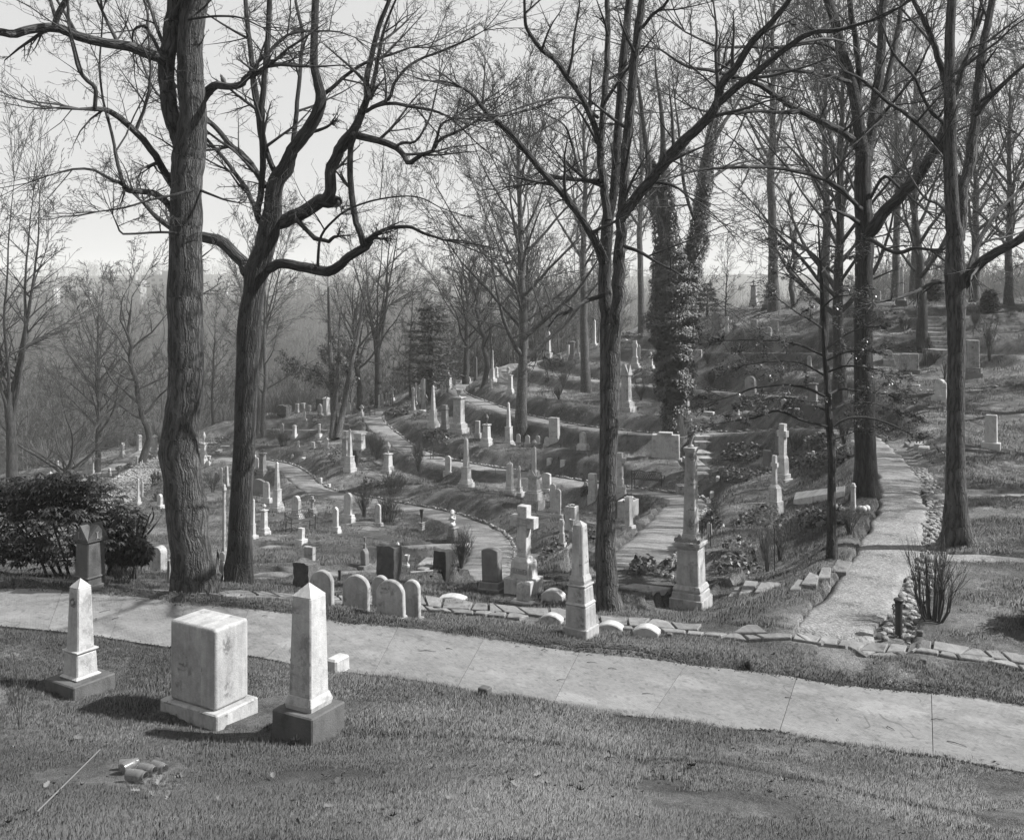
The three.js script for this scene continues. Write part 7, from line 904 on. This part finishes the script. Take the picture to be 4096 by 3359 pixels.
bush(3, 1600, 675, 290, 330, 'dark thorny shrub fanning up beside the iron post', { n: 22, r: 0.02, fan: 0.75, twigs: 5 }); bush(7, 1165, 1400, 990, 170, 'tall thin bare stems with an iron hook, left clump', { n: 26, r: 0.006, twigs: 1, mat: M.twigpale }); bush(7, 1270, 1312, 980, 200, 'tall thin bare stems, right clump by the iron hook', { n: 26, r: 0.006, twigs: 1, mat: M.twigpale }); bush(7, 1838, 1100, 900, 165, 'low bare shrub at the path edge below the big oak', { n: 24 }); bush(5, 1930, 1218, 960, 175, 'bare fan shaped bush beside the black rough block', { n: 40, r: 0.006 });
bush(5, 1380, 560, 395, 235, 'large round bare bush on the slope below the urn monument', { n: 60, fan: 0.8 }); bush(5, 1135, 752, 558, 135, 'bare bush right of the large white headstone', { n: 30 }); bush(5, 1330, 795, 590, 195, 'round bare bush behind the leaning pale headstone', { n: 55, fan: 0.7 }); bush(5, 1580, 378, 190, 100, 'upright bare bush on the bank left of the middle bench', { n: 26 }); bush(5, 1240, 285, 110, 110, 'upright bare bush on the bank above the box monument', { n: 26 }); bush(5, 470, 172, 65, 95, 'small rounded bush on the far slope below the side path', { n: 40, fan: 0.8 });
bush('F', 735, 672, 572, 98, 'rounded bare bush beside the cobbled drive', { n: 40, fan: 0.8 }); bush('F', 755, 800, 728, 98, 'low bare bush left of the great knotted trunk', { n: 40, fan: 0.8 }); bush('D', 350, 515, 412, 95, 'bare bush on the bank left of the straight tree', { n: 30 }); bush('D', 318, 597, 530, 65, 'low bare bush below the first one on the bank', { n: 26 }); bush('D', 885, 602, 500, 75, 'bare bush right of the large spired monument', { n: 26 }); bush('B', 830, 1100, 965, 125, 'fan shaped bare bush on the upper lawn right of the ivy', { n: 36 }); bush('B', 790, 860, 745, 85, 'small bare bush right of the grey broad stone', { n: 26 });
bush(7, 1395, 412, 280, 140, 'bare bush behind the tall white cross', { n: 36, fan: 0.7 }); bush(7, 1790, 365, 165, 130, 'tall bare bush on the bank left of the big oak', { n: 32 }); bush('E', 525, 442, 358, 90, 'rounded shrub under the crest walk left of the straight trunk', { n: 40, fan: 0.8 }); bush('E', 668, 686, 498, 75, 'small crooked shrub at the foot of the upper stairs', { n: 7, r: 0.03, fan: 0.9 }); bush('E', 725, 662, 600, 62, 'low bush right of the crooked shrub', { n: 26 }); bush('E', 792, 765, 660, 62, 'dark little shrub behind the bright scroll headstone', { n: 12, r: 0.025 }); bush('E', 990, 436, 340, 52, 'thin shrub on the bank right of the rough barked tree', { n: 22 }); bush('E', 1085, 648, 408, 72, 'tall thin bare shrub at the far right', { n: 18 });
bush('A', 130, 1640, 1360, 130, 'pale reedy bush on the bank beside the box monument lid', { n: 26, mat: M.twigpale }); bush('A', 760, 1650, 1500, 150, 'thin bush on the bank just before the middle bench', { n: 26 }); bush(1, 115, 1012, 690, 130, 'tiny leafless sapling in the foreground grass at far left', { n: 4, r: 0.004, twigs: 2 });
bush(4, 1640, 905, 780, 130, 'low bare bush in the gap between the two great trunks', { n: 24 }); bush(1, 690, 185, 90, 130, 'thin low twiggy shrub by the grey arched headstone', { n: 34, fan: 0.9, r: 0.004 });
// --- the broadleaf evergreen shrub at the left
{
  const R = rng(41), foot = G(230, 2320); foot.z -= 1.6; foot.y = groundY(foot.x, foot.z); const g = thing('rhododendron_shrub', 'big glossy evergreen shrub with drooping leaves behind the monument marked L', 'shrub'); g.position.copy(foot); const d = -foot.z, L = new Buf(), S = new Buf();
  const blob = [[-40, 2060, 330, 150, 0], [120, 2040, 300, 150, 0.3], [290, 1985, 280, 120, 0], [400, 2060, 290, 150, -0.2], [500, 2110, 200, 110, 0.1], [250, 2130, 520, 130, -0.5], [-160, 2090, 260, 160, 0.1], [545, 2200, 130, 60, -0.3], [60, 2190, 300, 90, 0], [200, 2230, 420, 80, 0.2], [-80, 2220, 300, 90, 0.1], [430, 2220, 260, 70, 0], [180, 1990, 260, 110, 0], [250, 1965, 240, 90, -0.2], [60, 1985, 220, 90, 0.1]];
  for (let i = 0; i < 2900; i++) { const b = blob[Math.floor(R() * blob.length)], a = R() * 6.283, z = R() * 2 - 1, q = Math.sqrt(1 - z * z), rad = Math.pow(R(), 0.3), u = b[0] + b[2] / 2 * q * Math.cos(a) * rad, v = b[1] - b[3] * 0.95 * z * rad, dz = b[4] + b[2] / 2 / F * d * 0.8 * q * Math.sin(a) * rad, p = at(u, v, d + dz).sub(foot); if (p.y < 0.25) continue; const n = 5 + Math.floor(R() * 4), tilt = V3(q * Math.cos(a) * 0.5, 1, q * Math.sin(a) * -0.5).normalize(), a0 = R() * 6; for (let k = 0; k < n; k++) { const t = a0 + k / n * 6.283, dr = V3(Math.cos(t), -0.55 - 0.7 * R() + 0.2, Math.sin(t)).add(tilt.clone().multiplyScalar(0.25)).normalize(); leafQuad(L, p, dr, V3(Math.cos(t) * 0.6, 1, Math.sin(t) * 0.6).normalize(), 0.085 + 0.06 * R(), 0.032 + 0.014 * R()); } }
  for (let i = 0; i < 26; i++) { const x = (R() - 0.5) * 2.4, t = (R() - 0.5) * 1.0, P = [V3(x * 0.6, -0.1, (R() - 0.5) * 0.8), V3(x * 0.8 + t * 0.2, 0.4, (R() - 0.5) * 0.8), V3(x + t, 0.95, (R() - 0.5) * 0.9), V3(x * 1.1 + t * 1.1, 1.2, (R() - 0.5))]; const [l, r] = flow(P, [0.03, 0.024, 0.016, 0.01], 0.15); tube(S, l, r, 6); }
  part('stems', S.geo(), M.twig, g); part('leaves', L.geo(), M.leafdark, g).userData.kind = 'stuff';
  const p2 = G(4300, 2540), g2 = thing('evergreen_shrub', 'dark evergreen shrub at the right edge throwing a shadow on the lawn', 'shrub'), L2 = new Buf(); g2.position.copy(p2); for (let i = 0; i < 900; i++) { const a = R() * 6.283, z = R(), q = Math.sqrt(1 - z * z), r = 0.56 * Math.pow(R(), 0.3), p = V3(Math.cos(a) * q * r, z * r * 1.5 + 0.1, Math.sin(a) * q * r); for (let k = 0; k < 4; k++) leafQuad(L2, p, V3(R() - 0.5, R() - 0.6, R() - 0.5).normalize(), V3(R() - 0.5, 1, R() - 0.5), 0.1, 0.04); } part('leaves', L2.geo(), M.leafdark, g2).userData.kind = 'stuff'; const st = new Buf(); for (let i = 0; i < 6; i++) tube(st, [V3(0, -0.1, 0), V3((R() - 0.5) * 0.5, 0.5, (R() - 0.5) * 0.5), V3((R() - 0.5) * 0.9, 1, (R() - 0.5) * 0.9)], [0.025, 0.02, 0.01], 6); part('stems', st.geo(), M.twig, g2);
}
// ---------- grass ----------
{
  const R = rng(51), blade = (B, a, L, lean, w) => { const x = Math.cos(a), z = Math.sin(a), sx = -z * w, sz = x * w, o = (R() - 0.5) * 0.05, q = (R() - 0.5) * 0.05, b = B.p.length / 3; B.p.push(o - sx, 0, q - sz, o + sx, 0, q + sz, o + x * lean * 0.4 - sx * 0.7, L * 0.55, q + z * lean * 0.4 - sz * 0.7, o + x * lean * 0.4 + sx * 0.7, L * 0.55, q + z * lean * 0.4 + sz * 0.7, o + x * lean, L * (1 - lean * 2), q + z * lean); for (let i = 0; i < 5; i++) { B.n.push(x * 0.3, 0.95, z * 0.3); B.u.push(0, 0); } B.i.push(b, b + 1, b + 2, b + 1, b + 3, b + 2, b + 2, b + 3, b + 4); };
  const form = (n, L, w) => { const B = new Buf(); for (let i = 0; i < n; i++) blade(B, R() * 6.283, L * (0.45 + 0.75 * R()), L * (0.15 + 0.75 * R()), w); return B.geo(); };
  const bands = [[SIDEWALK.far, SIDEWALK.near, 7, 6], [SLATE.far, SLATE.near, 0, 0]];
  const off = (x, z) => { const d = -z, u = UC + x / d * F; if (d > 8.5 && d < 16.5) { const v = VH - groundY(x, z) / d * F, j = 14 * (fbm(x * 2.6, z * 2.6, 3) - 0.5); for (const [f, n, a, b] of bands) if (u > f[0][0] - 100 && v > along(f, u)[1] + a + j && v < along(n, u)[1] - b + j) { if (f === SIDEWALK.far || R() < 0.93) return true; } }
    for (const P of PATHS) { if (x < P.box.min.x + 4 || x > P.box.max.x - 4 || z < P.box.min.z + 4 || z > P.box.max.z - 4) continue; const r = nearest(P, x, z); if (r[0] < P.w / 2 + 0.02 + (P.gut && r[1] > 0 ? P.gut : 0) + (z < -22 ? 0.14 : 0)) return true; } return false; };
  const sets = [[], []], put = (x, z, s, y0 = 0) => { const p = fbm(x / 1.9 + 21, z / 1.5, 4) + 0.3 * (R() - 0.5); sets[p > 0.5 ? 1 : 0].push([x, groundY(x, z) + y0 - 0.006, z, s * (0.5 + 0.9 * R()) * (0.35 + 1.3 * fbm(x * 1.6, z * 1.6 + 5, 3)), R() * 6.283]); };
  const scatter = (n, d0, d1, s0, thin) => { for (let i = 0; i < n; i++) { const d = Math.sqrt(lerp(d0 * d0, d1 * d1, R())), x = (R() * 1.16 - 0.58) * d, z = -d; if (off(x, z)) continue; if (fbm(x / 1.1 + 50, z / 1.1, 3) < thin + 0.2 * R()) continue; put(x, z, s0); } };
  scatter(210000, 5.2, 8.4, 0.8, 0.3); scatter(200000, 8.4, 13.4, 0.95, 0.3); scatter(120000, 13.4, 22, 1.25, 0.3); scatter(110000, 22, 48, 2.2, 0.33); scatter(70000, 48, 95, 3.6, 0.36);
  // fringe along the sidewalk
  for (let i = 0; i < 9000; i++) { const k = Math.floor(R() * 80), p = SIDEWALK.line[k], s = R() < 0.5 ? 1 : -1, o = 0.78 + 0.2 * R(), b = SIDEWALK.line[Math.min(80, k + 1)], a = SIDEWALK.line[Math.max(0, k - 1)], L = Math.hypot(b.x - a.x, b.z - a.z), t = (R() - 0.5) * L * 0.6; put(p.x - (b.z - a.z) / L * o * s + (b.x - a.x) / L * t, p.z + (b.x - a.x) / L * o * s + (b.z - a.z) / L * t, 0.8); }
  const geos = [form(9, 0.034, 0.0016), form(9, 0.038, 0.0016)];
  sets.forEach((l, k) => { const im = new THREE.InstancedMesh(geos[k], M.blade[k], l.length), m = new THREE.Matrix4(), qn = new THREE.Quaternion(), e = new THREE.Euler(); l.forEach(([x, y, z, s, a], i) => { m.compose(V3(x, y, z), qn.setFromEuler(e.set((R() - 0.5) * 0.3, a, (R() - 0.5) * 0.3)), V3(s, s * (0.8 + 0.5 * R()), s)); im.setMatrixAt(i, m); const dd = Math.hypot(x, z), tone = clamp(0.35 + 1.5 * (fbm(x / 2.3 + 31, z / 1.9, 4) - 0.18) + 0.35 * (R() - 0.5), 0.35, 1.7); im.setColorAt(i, grey(tone)); }); im.name = ['green_grass', 'dry_grass'][k]; im.userData.kind = 'stuff'; im.castShadow = im.receiveShadow = true; scene.add(im); });
  const t = thing('grass_clump', 'dark spiky grass clump on the far sidewalk edge', 'grass'), p = G(...px(3, 555, 955)), B = new Buf(); t.position.copy(p); for (let i = 0; i < 120; i++) blade(B, R() * 6.283, 0.13 * (0.6 + 0.6 * R()), 0.10 * R(), 0.003); part('blades', B.geo(), M.leafdark, t).userData.kind = 'stuff';
}
// ---------- fallen leaves, twigs, jars ----------
{
  const R = rng(61), lobes = [[0, 0.0], [0.07, 0.08], [0.20, 0.10], [0.10, 0.2], [0.30, 0.34], [0.14, 0.42], [0.40, 0.60], [0.16, 0.66], [0.22, 0.86], [0.05, 0.84], [0, 1]];
  const leaf = (s) => { const P = [...lobes.map(([x, y]) => [x * (0.8 + 0.4 * R()), y]), ...lobes.slice(1, -1).reverse().map(([x, y]) => [-x * (0.8 + 0.4 * R()), y])], pos = [0, 0.5, 0], idx = []; const cu = 0.9 + R() * 1.3, tw = R() - 0.5; const bend = (x, y) => [x * (1 - 0.3 * cu * Math.abs(x)), (y - 0.5), cu * x * x * 1.6 + 0.5 * cu * (y - 0.5) ** 2 + tw * x * (y - 0.5)]; pos.splice(0, 3, ...bend(0, 0.5)); for (const [x, y] of P) pos.push(...bend(x, y)); for (let i = 1; i <= P.length; i++) idx.push(0, i, i % P.length + 1); const g = new THREE.BufferGeometry(); g.setAttribute('position', new THREE.Float32BufferAttribute(pos, 3)); g.setAttribute('uv', new THREE.Float32BufferAttribute(new Float32Array(pos.length / 3 * 2), 2)); g.setIndex(idx); g.rotateX(-Math.PI / 2); g.computeVertexNormals(); return g; };
  const forms = [0, 1, 2, 3, 4].map(leaf), lay = (u, v, s) => { const p = G(u, v), m = part(numbered('fallen_leaf'), forms[Math.floor(R() * 5)], R() < 0.6 ? M.leafdry : M.leafdry2, scene); m.position.set(p.x, p.y + 0.03, p.z); m.rotation.set((R() - 0.5) * 0.9, R() * 6.283, (R() - 0.5) * 0.9); const k = s * (0.8 + 0.4 * R()); m.scale.setScalar(k); m.userData = { label: 'dry curled oak leaf lying on the foreground grass', category: 'leaf', group: 'fallen oak leaves on the foreground grass' }; };
  for (const [c, l] of [[2, [[465, 1250], [905, 1325], [1060, 1300], [1240, 1280], [240, 1530], [385, 1560], [580, 1420], [1155, 990], [1150, 1085], [1405, 1055], [1930, 1240], [640, 870], [590, 930], [950, 1180], [1300, 1380], [1640, 1540], [1110, 1340], [930, 1350], [1190, 930], [1470, 1195]]], [1, [[1540, 1295], [1905, 1330], [1010, 1310], [900, 1330], [850, 1410], [455, 1350], [260, 1350], [760, 1385], [955, 1420], [40, 1570], [140, 1500], [1240, 1430], [1860, 1470], [440, 1080], [480, 820], [310, 1410], [1665, 1100], [320, 830]]], [3, [[235, 1530], [690, 1620], [760, 1610], [700, 890], [1270, 945], [1380, 1050], [1480, 1580], [110, 1540], [1160, 410]]]]) for (const [x, y] of l) lay(...px(c, x, y), 0.088);
  const many = []; for (let i = 0; i < 3000; i++) { const d = 5.5 + 17 * Math.pow(R(), 1.1), x = (R() * 1.1 - 0.55) * d; if (fbm(x / 1.2 + 8, d / 1.2, 3) < 0.50 + 0.08 * R()) continue; if (nearest(SIDEWALK, x, -d)[0] < 0.8 && R() < 0.85) continue; many.push([x, groundY(x, -d) + 0.02, -d]); }
  const im = new THREE.InstancedMesh(forms[2], M.leafdry2, many.length), m4 = new THREE.Matrix4(), qn = new THREE.Quaternion(); many.forEach(([x, y, z], i) => { const s = 0.025 + 0.045 * R() * R(); m4.compose(V3(x, y, z), qn.setFromEuler(new THREE.Euler(R() - 0.5, R() * 6, R() - 0.5)), V3(s, s, s)); im.setMatrixAt(i, m4); }); im.name = 'leaf_litter'; im.userData.kind = 'stuff'; scene.add(im);
  for (const [c, x, y, L, a] of [[2, 435, 608, 100, 0.1], [2, 1365, 672, 55, 0.1], [2, 1480, 708, 48, 0.1], [2, 1100, 588, 40, 0.3], [2, 1680, 852, 60, 0.05], [2, 1190, 772, 50, -0.2], [2, 1350, 610, 30, 0], [3, 700, 1015, 45, 0.9], [3, 785, 1160, 40, 0.5], [3, 1065, 1285, 35, 1.5], [3, 1740, 1425, 110, 0.6], [3, 1630, 1285, 70, 0.1], [3, 1365, 1335, 60, 1.0], [1, 800, 298, 65, -0.15], [1, 590, 378, 60, -0.6], [1, 650, 420, 45, -0.8], [1, 540, 425, 40, 0.9], [1, 1495, 402, 30, 0], [2, 945, 572, 25, 0], [2, 560, 595, 40, 0.3]]) { const p = G(...px(c, x, y)), len = L / CROP[c][2] / F * -p.z, B = new Buf(), py = nearest(SIDEWALK, p.x, p.z)[3] + 0.008; tube(B, [V3(-len / 2, 0, 0), V3(-len * 0.1, 0.008, 0.02 * (R() - 0.5)), V3(len * 0.2, 0.004, len * 0.06 * (R() - 0.5)), V3(len / 2, 0, len * 0.1 * (R() - 0.5))], [0.004, 0.004, 0.003, 0.002], 5); const m = single('fallen_twig', B.geo(), M.twig, 'short fallen twig lying on the concrete sidewalk', 'twig', 'fallen twigs on the sidewalk'); m.position.set(p.x, py, p.z); m.rotation.y = -a * 1.2; }
  const jar = lathe([[0, 0], [0.036, 0], [0.040, 0.006], [0.040, 0.095], [0.036, 0.11], [0.030, 0.118], [0.030, 0.128], [0.033, 0.130], [0.033, 0.134], [0.031, 0.137], [0.031, 0.139], [0.028, 0.139], [0.028, 0.118], [0.037, 0.095], [0.037, 0.008], [0, 0.006]], 28);
  [[722, 1238, 1.5, 0.8, 'uppermost small jar of the glass heap in the foreground grass'], [838, 1268, 2.0, 1, 'middle glass jar lying in the heap on the grass'], [912, 1250, 2.2, 1, 'rightmost glass jar lying in the heap on the grass'], [772, 1308, 1.9, 1.05, 'nearest and largest glass jar lying in the grass heap'], [738, 1268, 0.6, 0.9, 'glass jar mostly hidden beneath the others in the heap']].forEach(([x, y, a, s, l]) => { const p = G(...px(1, x, y)), m = single('glass_jar', jar, M.glass, l, 'jar', 'discarded jars in the grass'); m.rotation.set(0, -a + 1.6, -Math.PI / 2 + 0.05, 'YXZ'); m.scale.setScalar(s * 1.08); m.position.set(p.x - 0.07, p.y + 0.05 * s, p.z); });
  { const a = G(...px(1, 205, 1505)), b = G(...px(1, 562, 1160)), B = new Buf(); const mid = a.clone().lerp(b, 0.5); a.y += 0.03; b.y += 0.05; tube(B, [a.clone().sub(mid), V3(0, 0.04, 0), b.clone().sub(mid)], [0.006, 0.006, 0.005], 8, { cap: true }); const m = single('garden_stake', B.geo(), M.leafdry, 'long thin wooden stake lying in the foreground grass', 'stake'); m.position.copy(mid); }
}
// ---------- posts, hooks, flag, bird, pots ----------
{
  const post = (c, x, yb, yt, w, label, hooks) => { const p = G(...px(c, x, yb)), d = -p.z, h = (yb - yt) / CROP[c][2] / F * d, r = w / CROP[c][2] / F * d / 2, t = thing('iron_post', label, 'post'); t.position.copy(p); part('post', lathe([[r * 0.86, -0.3], [r * 0.86, h * 0.03], [r * 0.72, h * 0.05], [r * 0.70, h * 0.86], [r * 0.8, h * 0.88], [r * 0.8, h * 0.91], [0, h * 0.91]], 20), M.iron, t); part('cap', lathe([[r * 0.7, h * 0.911], [r, h * 0.93], [r, h * 0.97], [r * 0.8, h], [0, h]], 20), M.iron, t); if (hooks) for (const s of [-1, 1]) { const B = new Buf(); tube(B, [V3(s * r * 0.6, h * 0.84, 0), V3(s * r * 1.15, h * 0.84, 0), V3(s * r * 1.3, h * 0.80, 0), V3(s * r * 1.1, h * 0.77, 0)], [r * 0.16, r * 0.16, r * 0.15, r * 0.12], 7, { cap: true }); part('lug', B.geo(), M.iron, t); } };
  post(3, 1410, 776, 556, 56, 'rusty round iron standpipe post at the end of the gravel path', 1); post(5, 935, 1290, 1184, 32, 'short dark iron post behind the round topped headstones'); post('E', 1016, 336, 280, 15, 'small round post on the crest walk at right');
  const hook = (c, x, yb, yt, label) => { const p = G(...px(c, x, yb)), d = -p.z, h = (yb - yt) / CROP[c][2] / F * d, t = thing('iron_hook', label, 'plant hook'), B = new Buf(), r = 0.009; t.position.copy(p); tube(B, [V3(0, -0.1, 0), V3(0, h * 0.85, 0), V3(-0.02, h * 0.96, 0), V3(-0.10, h, 0), V3(-0.17, h * 0.95, 0), V3(-0.18, h * 0.9, 0)], [r, r, r, r, r, r], 7); part('rod', B.geo(), M.iron, t); };
  hook(7, 1224, 1402, 1005, 'curved iron plant hook among the tall bare stems'); hook(7, 700, 1210, 965, 'iron plant hook behind the urn column'); hook(5, 486, 792, 618, 'thin iron plant hook by the tall white obelisk'); hook(6, 1300, 560, 395, 'iron plant hook left of the white square monument'); hook(6, 575, 420, 350, 'small iron hoop beside the middle path');
  for (const [x, yb, yt, l] of [[375, 1412, 1362, 'right'], [148, 1418, 1374, 'left']]) { const p = G(...px(7, x, yb)), h = 0.17, m = single('flower_cone', lathe([[0.01, -0.1], [0.02, 0], [0.055, h], [0.048, h], [0, 0.05]], 16), M.far[2], 'pale flower cone stuck in the ivy beside the urn column, ' + l + ' of two', 'vase'); m.position.copy(p); }
  for (const [x, y, l] of [[1925, 912, 'left'], [1950, 915, 'middle'], [1978, 908, 'right']]) { const p = G(...px(7, x, y)), m = single('stone_ball', lathe([[0, -0.02], [0.05, 0.01], [0.07, 0.06], [0.05, 0.11], [0, 0.13]], 14), M.white, l + ' of three white rounded pots at the big oak foot', 'pot'); m.position.copy(p); }
  { const p = at(...px(4, 1652, 1590), 16.2); p.y = groundY(p.x, p.z); const t = thing('small_flag', 'little striped flag drooping from a stick between the two great trunks', 'flag'); t.position.copy(p); const B = new Buf(); tube(B, [V3(0, -0.05, 0), V3(0.02, 0.3, 0), V3(0.05, 0.62, 0)], [0.006, 0.006, 0.005], 6); part('stick', B.geo(), M.twig, t); const cv = document.createElement('canvas'); cv.width = 128; cv.height = 64; const q = cv.getContext('2d'); for (let i = 0; i < 13; i++) { q.fillStyle = i % 2 ? '#cfcfcf' : '#4a4a4a'; q.fillRect(0, i * 64 / 13, 128, 5); } q.fillStyle = '#2c2c2c'; q.fillRect(0, 0, 52, 34); const ct = new THREE.CanvasTexture(cv); ct.colorSpace = THREE.SRGBColorSpace; const g = new THREE.PlaneGeometry(0.34, 0.22, 12, 6), P = g.attributes.position; for (let i = 0; i < P.count; i++) { const x = P.getX(i) + 0.17, y = P.getY(i); P.setXYZ(i, x * 0.35 + 0.02 * Math.sin(x * 30), y - x * 0.9, 0.04 * Math.sin(x * 26 + y * 4)); } g.computeVertexNormals(); const m = part('cloth', g, new THREE.MeshStandardMaterial({ map: ct, side: THREE.DoubleSide, roughness: 0.9 }), t); m.position.set(0.045, 0.5, 0); }
  { const p = at(895, 338, 14.4 - 0.35), g = lathe([[0, -0.115], [0.010, -0.11], [0.013, -0.06], [0.022, -0.035], [0.034, 0.005], [0.036, 0.03], [0.027, 0.058], [0.019, 0.066], [0.021, 0.080], [0.017, 0.095], [0.006, 0.102], [0.003, 0.118], [0, 0.119]], 14); g.rotateZ(0.45); const m = single('perched_bird', g, M.dark, 'small dark bird perched on the right limb of the knotted tree', 'bird'); m.position.copy(p); m.position.y += 0.045; }
}
// ---------- the town on the far ridge ----------
{
  const R = rng(71), B = (u0, u1, v0, v1, d, label, mat, roof) => {
    const w = (u1 - u0) / F * d, x = ((u0 + u1) / 2 - UC) / F * d, y1 = -(v0 - VH) / F * d, y0 = Math.min(-(v1 - VH) / F * d, farY(x, d)) - 2, h = y1 - y0, dp = Math.max(8, w * 0.5), t = thing(roof ? 'house' : 'apartment_building', label, roof ? 'house' : 'building'); t.position.set(x, y0, -d - dp / 2);
    part('wall', new THREE.BoxGeometry(w, h, dp).translate(0, h / 2, 0), mat, t);
    if (roof) { const s = new THREE.Shape(); s.moveTo(-dp * 0.58, 0); s.lineTo(dp * 0.58, 0); s.lineTo(0, dp * 0.4); const g = new THREE.ExtrudeGeometry(s, { depth: w * 1.06, bevelEnabled: false }).translate(0, 0, -w * 0.53).rotateY(Math.PI / 2).translate(0, h + 0.01, 0), r = part('roof', g, M.far[0], t); part('chimney', new THREE.BoxGeometry(1, 2.4, 1).translate(w * 0.28, h + dp * 0.34, 0), M.far[0], r); }
    else { const r = part('roof', new THREE.BoxGeometry(w * 1.01, 0.7, dp * 1.01).translate(0, h + 0.36, 0), M.far[1], t); part('roof_house', new THREE.BoxGeometry(w * 0.2, 2.6, dp * 0.4).translate(w * 0.2, h + 2, 0), mat, r); }
    const nx = Math.max(2, Math.round(w / 4.2)), ny = Math.max(1, Math.min(6, Math.floor(h / 3.4))); for (let j = 0; j < ny; j++) for (let i = 0; i < nx; i++) part('window', new THREE.BoxGeometry(w / nx * 0.45, 1.7, 0.3).translate((i + 0.5) / nx * w - w / 2, h - 2.2 - j * 3.3, dp / 2), M.pane, t); };
  B(425, 560, 1125, 1240, 560, 'brick block seen through branches left of the great knotted trunk', M.far[1]); B(565, 690, 1105, 1235, 590, 'tall brick block with broad windows just left of the great knotted trunk', M.far[1]); B(250, 345, 1165, 1235, 560, 'long pale house roofed low among branches at left', M.far[2], 1); B(110, 215, 1150, 1225, 600, 'pale house at the far left of the ridge', M.far[2], 1);
  B(1515, 1575, 1082, 1140, 900, 'flat roofed block on the skyline, left half of a long one', M.far[1]); B(1578, 1645, 1072, 1140, 910, 'flat roofed block with a roof house on the skyline', M.far[1]); B(1706, 1760, 1085, 1140, 880, 'square dark block on the skyline right of the long one', M.far[0]); B(1770, 1840, 1105, 1145, 900, 'low wide block next to the square one on the skyline', M.far[1]); B(1380, 1420, 1125, 1155, 760, 'white gabled house below the skyline near the long block', M.far[2], 1); B(1210, 1260, 1110, 1150, 780, 'gabled house in the trees right of the crooked tree', M.far[1], 1);
  B(850, 905, 1130, 1185, 700, 'pale house between the two great trunks', M.far[2], 1); B(1120, 1180, 1120, 1165, 760, 'gabled house just right of the crooked trunk', M.far[2], 1); B(1930, 1985, 1120, 1155, 800, 'light house under the vase shaped tree on the ridge', M.far[2], 1); B(2230, 2290, 1120, 1165, 820, 'distant house right of the vase shaped tree', M.far[1], 1); B(1290, 1340, 1150, 1180, 640, 'small pale house low on the wooded ridge', M.far[2], 1); B(700, 760, 1180, 1225, 580, 'small pale house behind the great knotted trunk', M.far[2], 1); B(1650, 1690, 1150, 1178, 660, 'small white house in the trees under the skyline blocks', M.far[2], 1);
}
renderer.render(scene, camera);
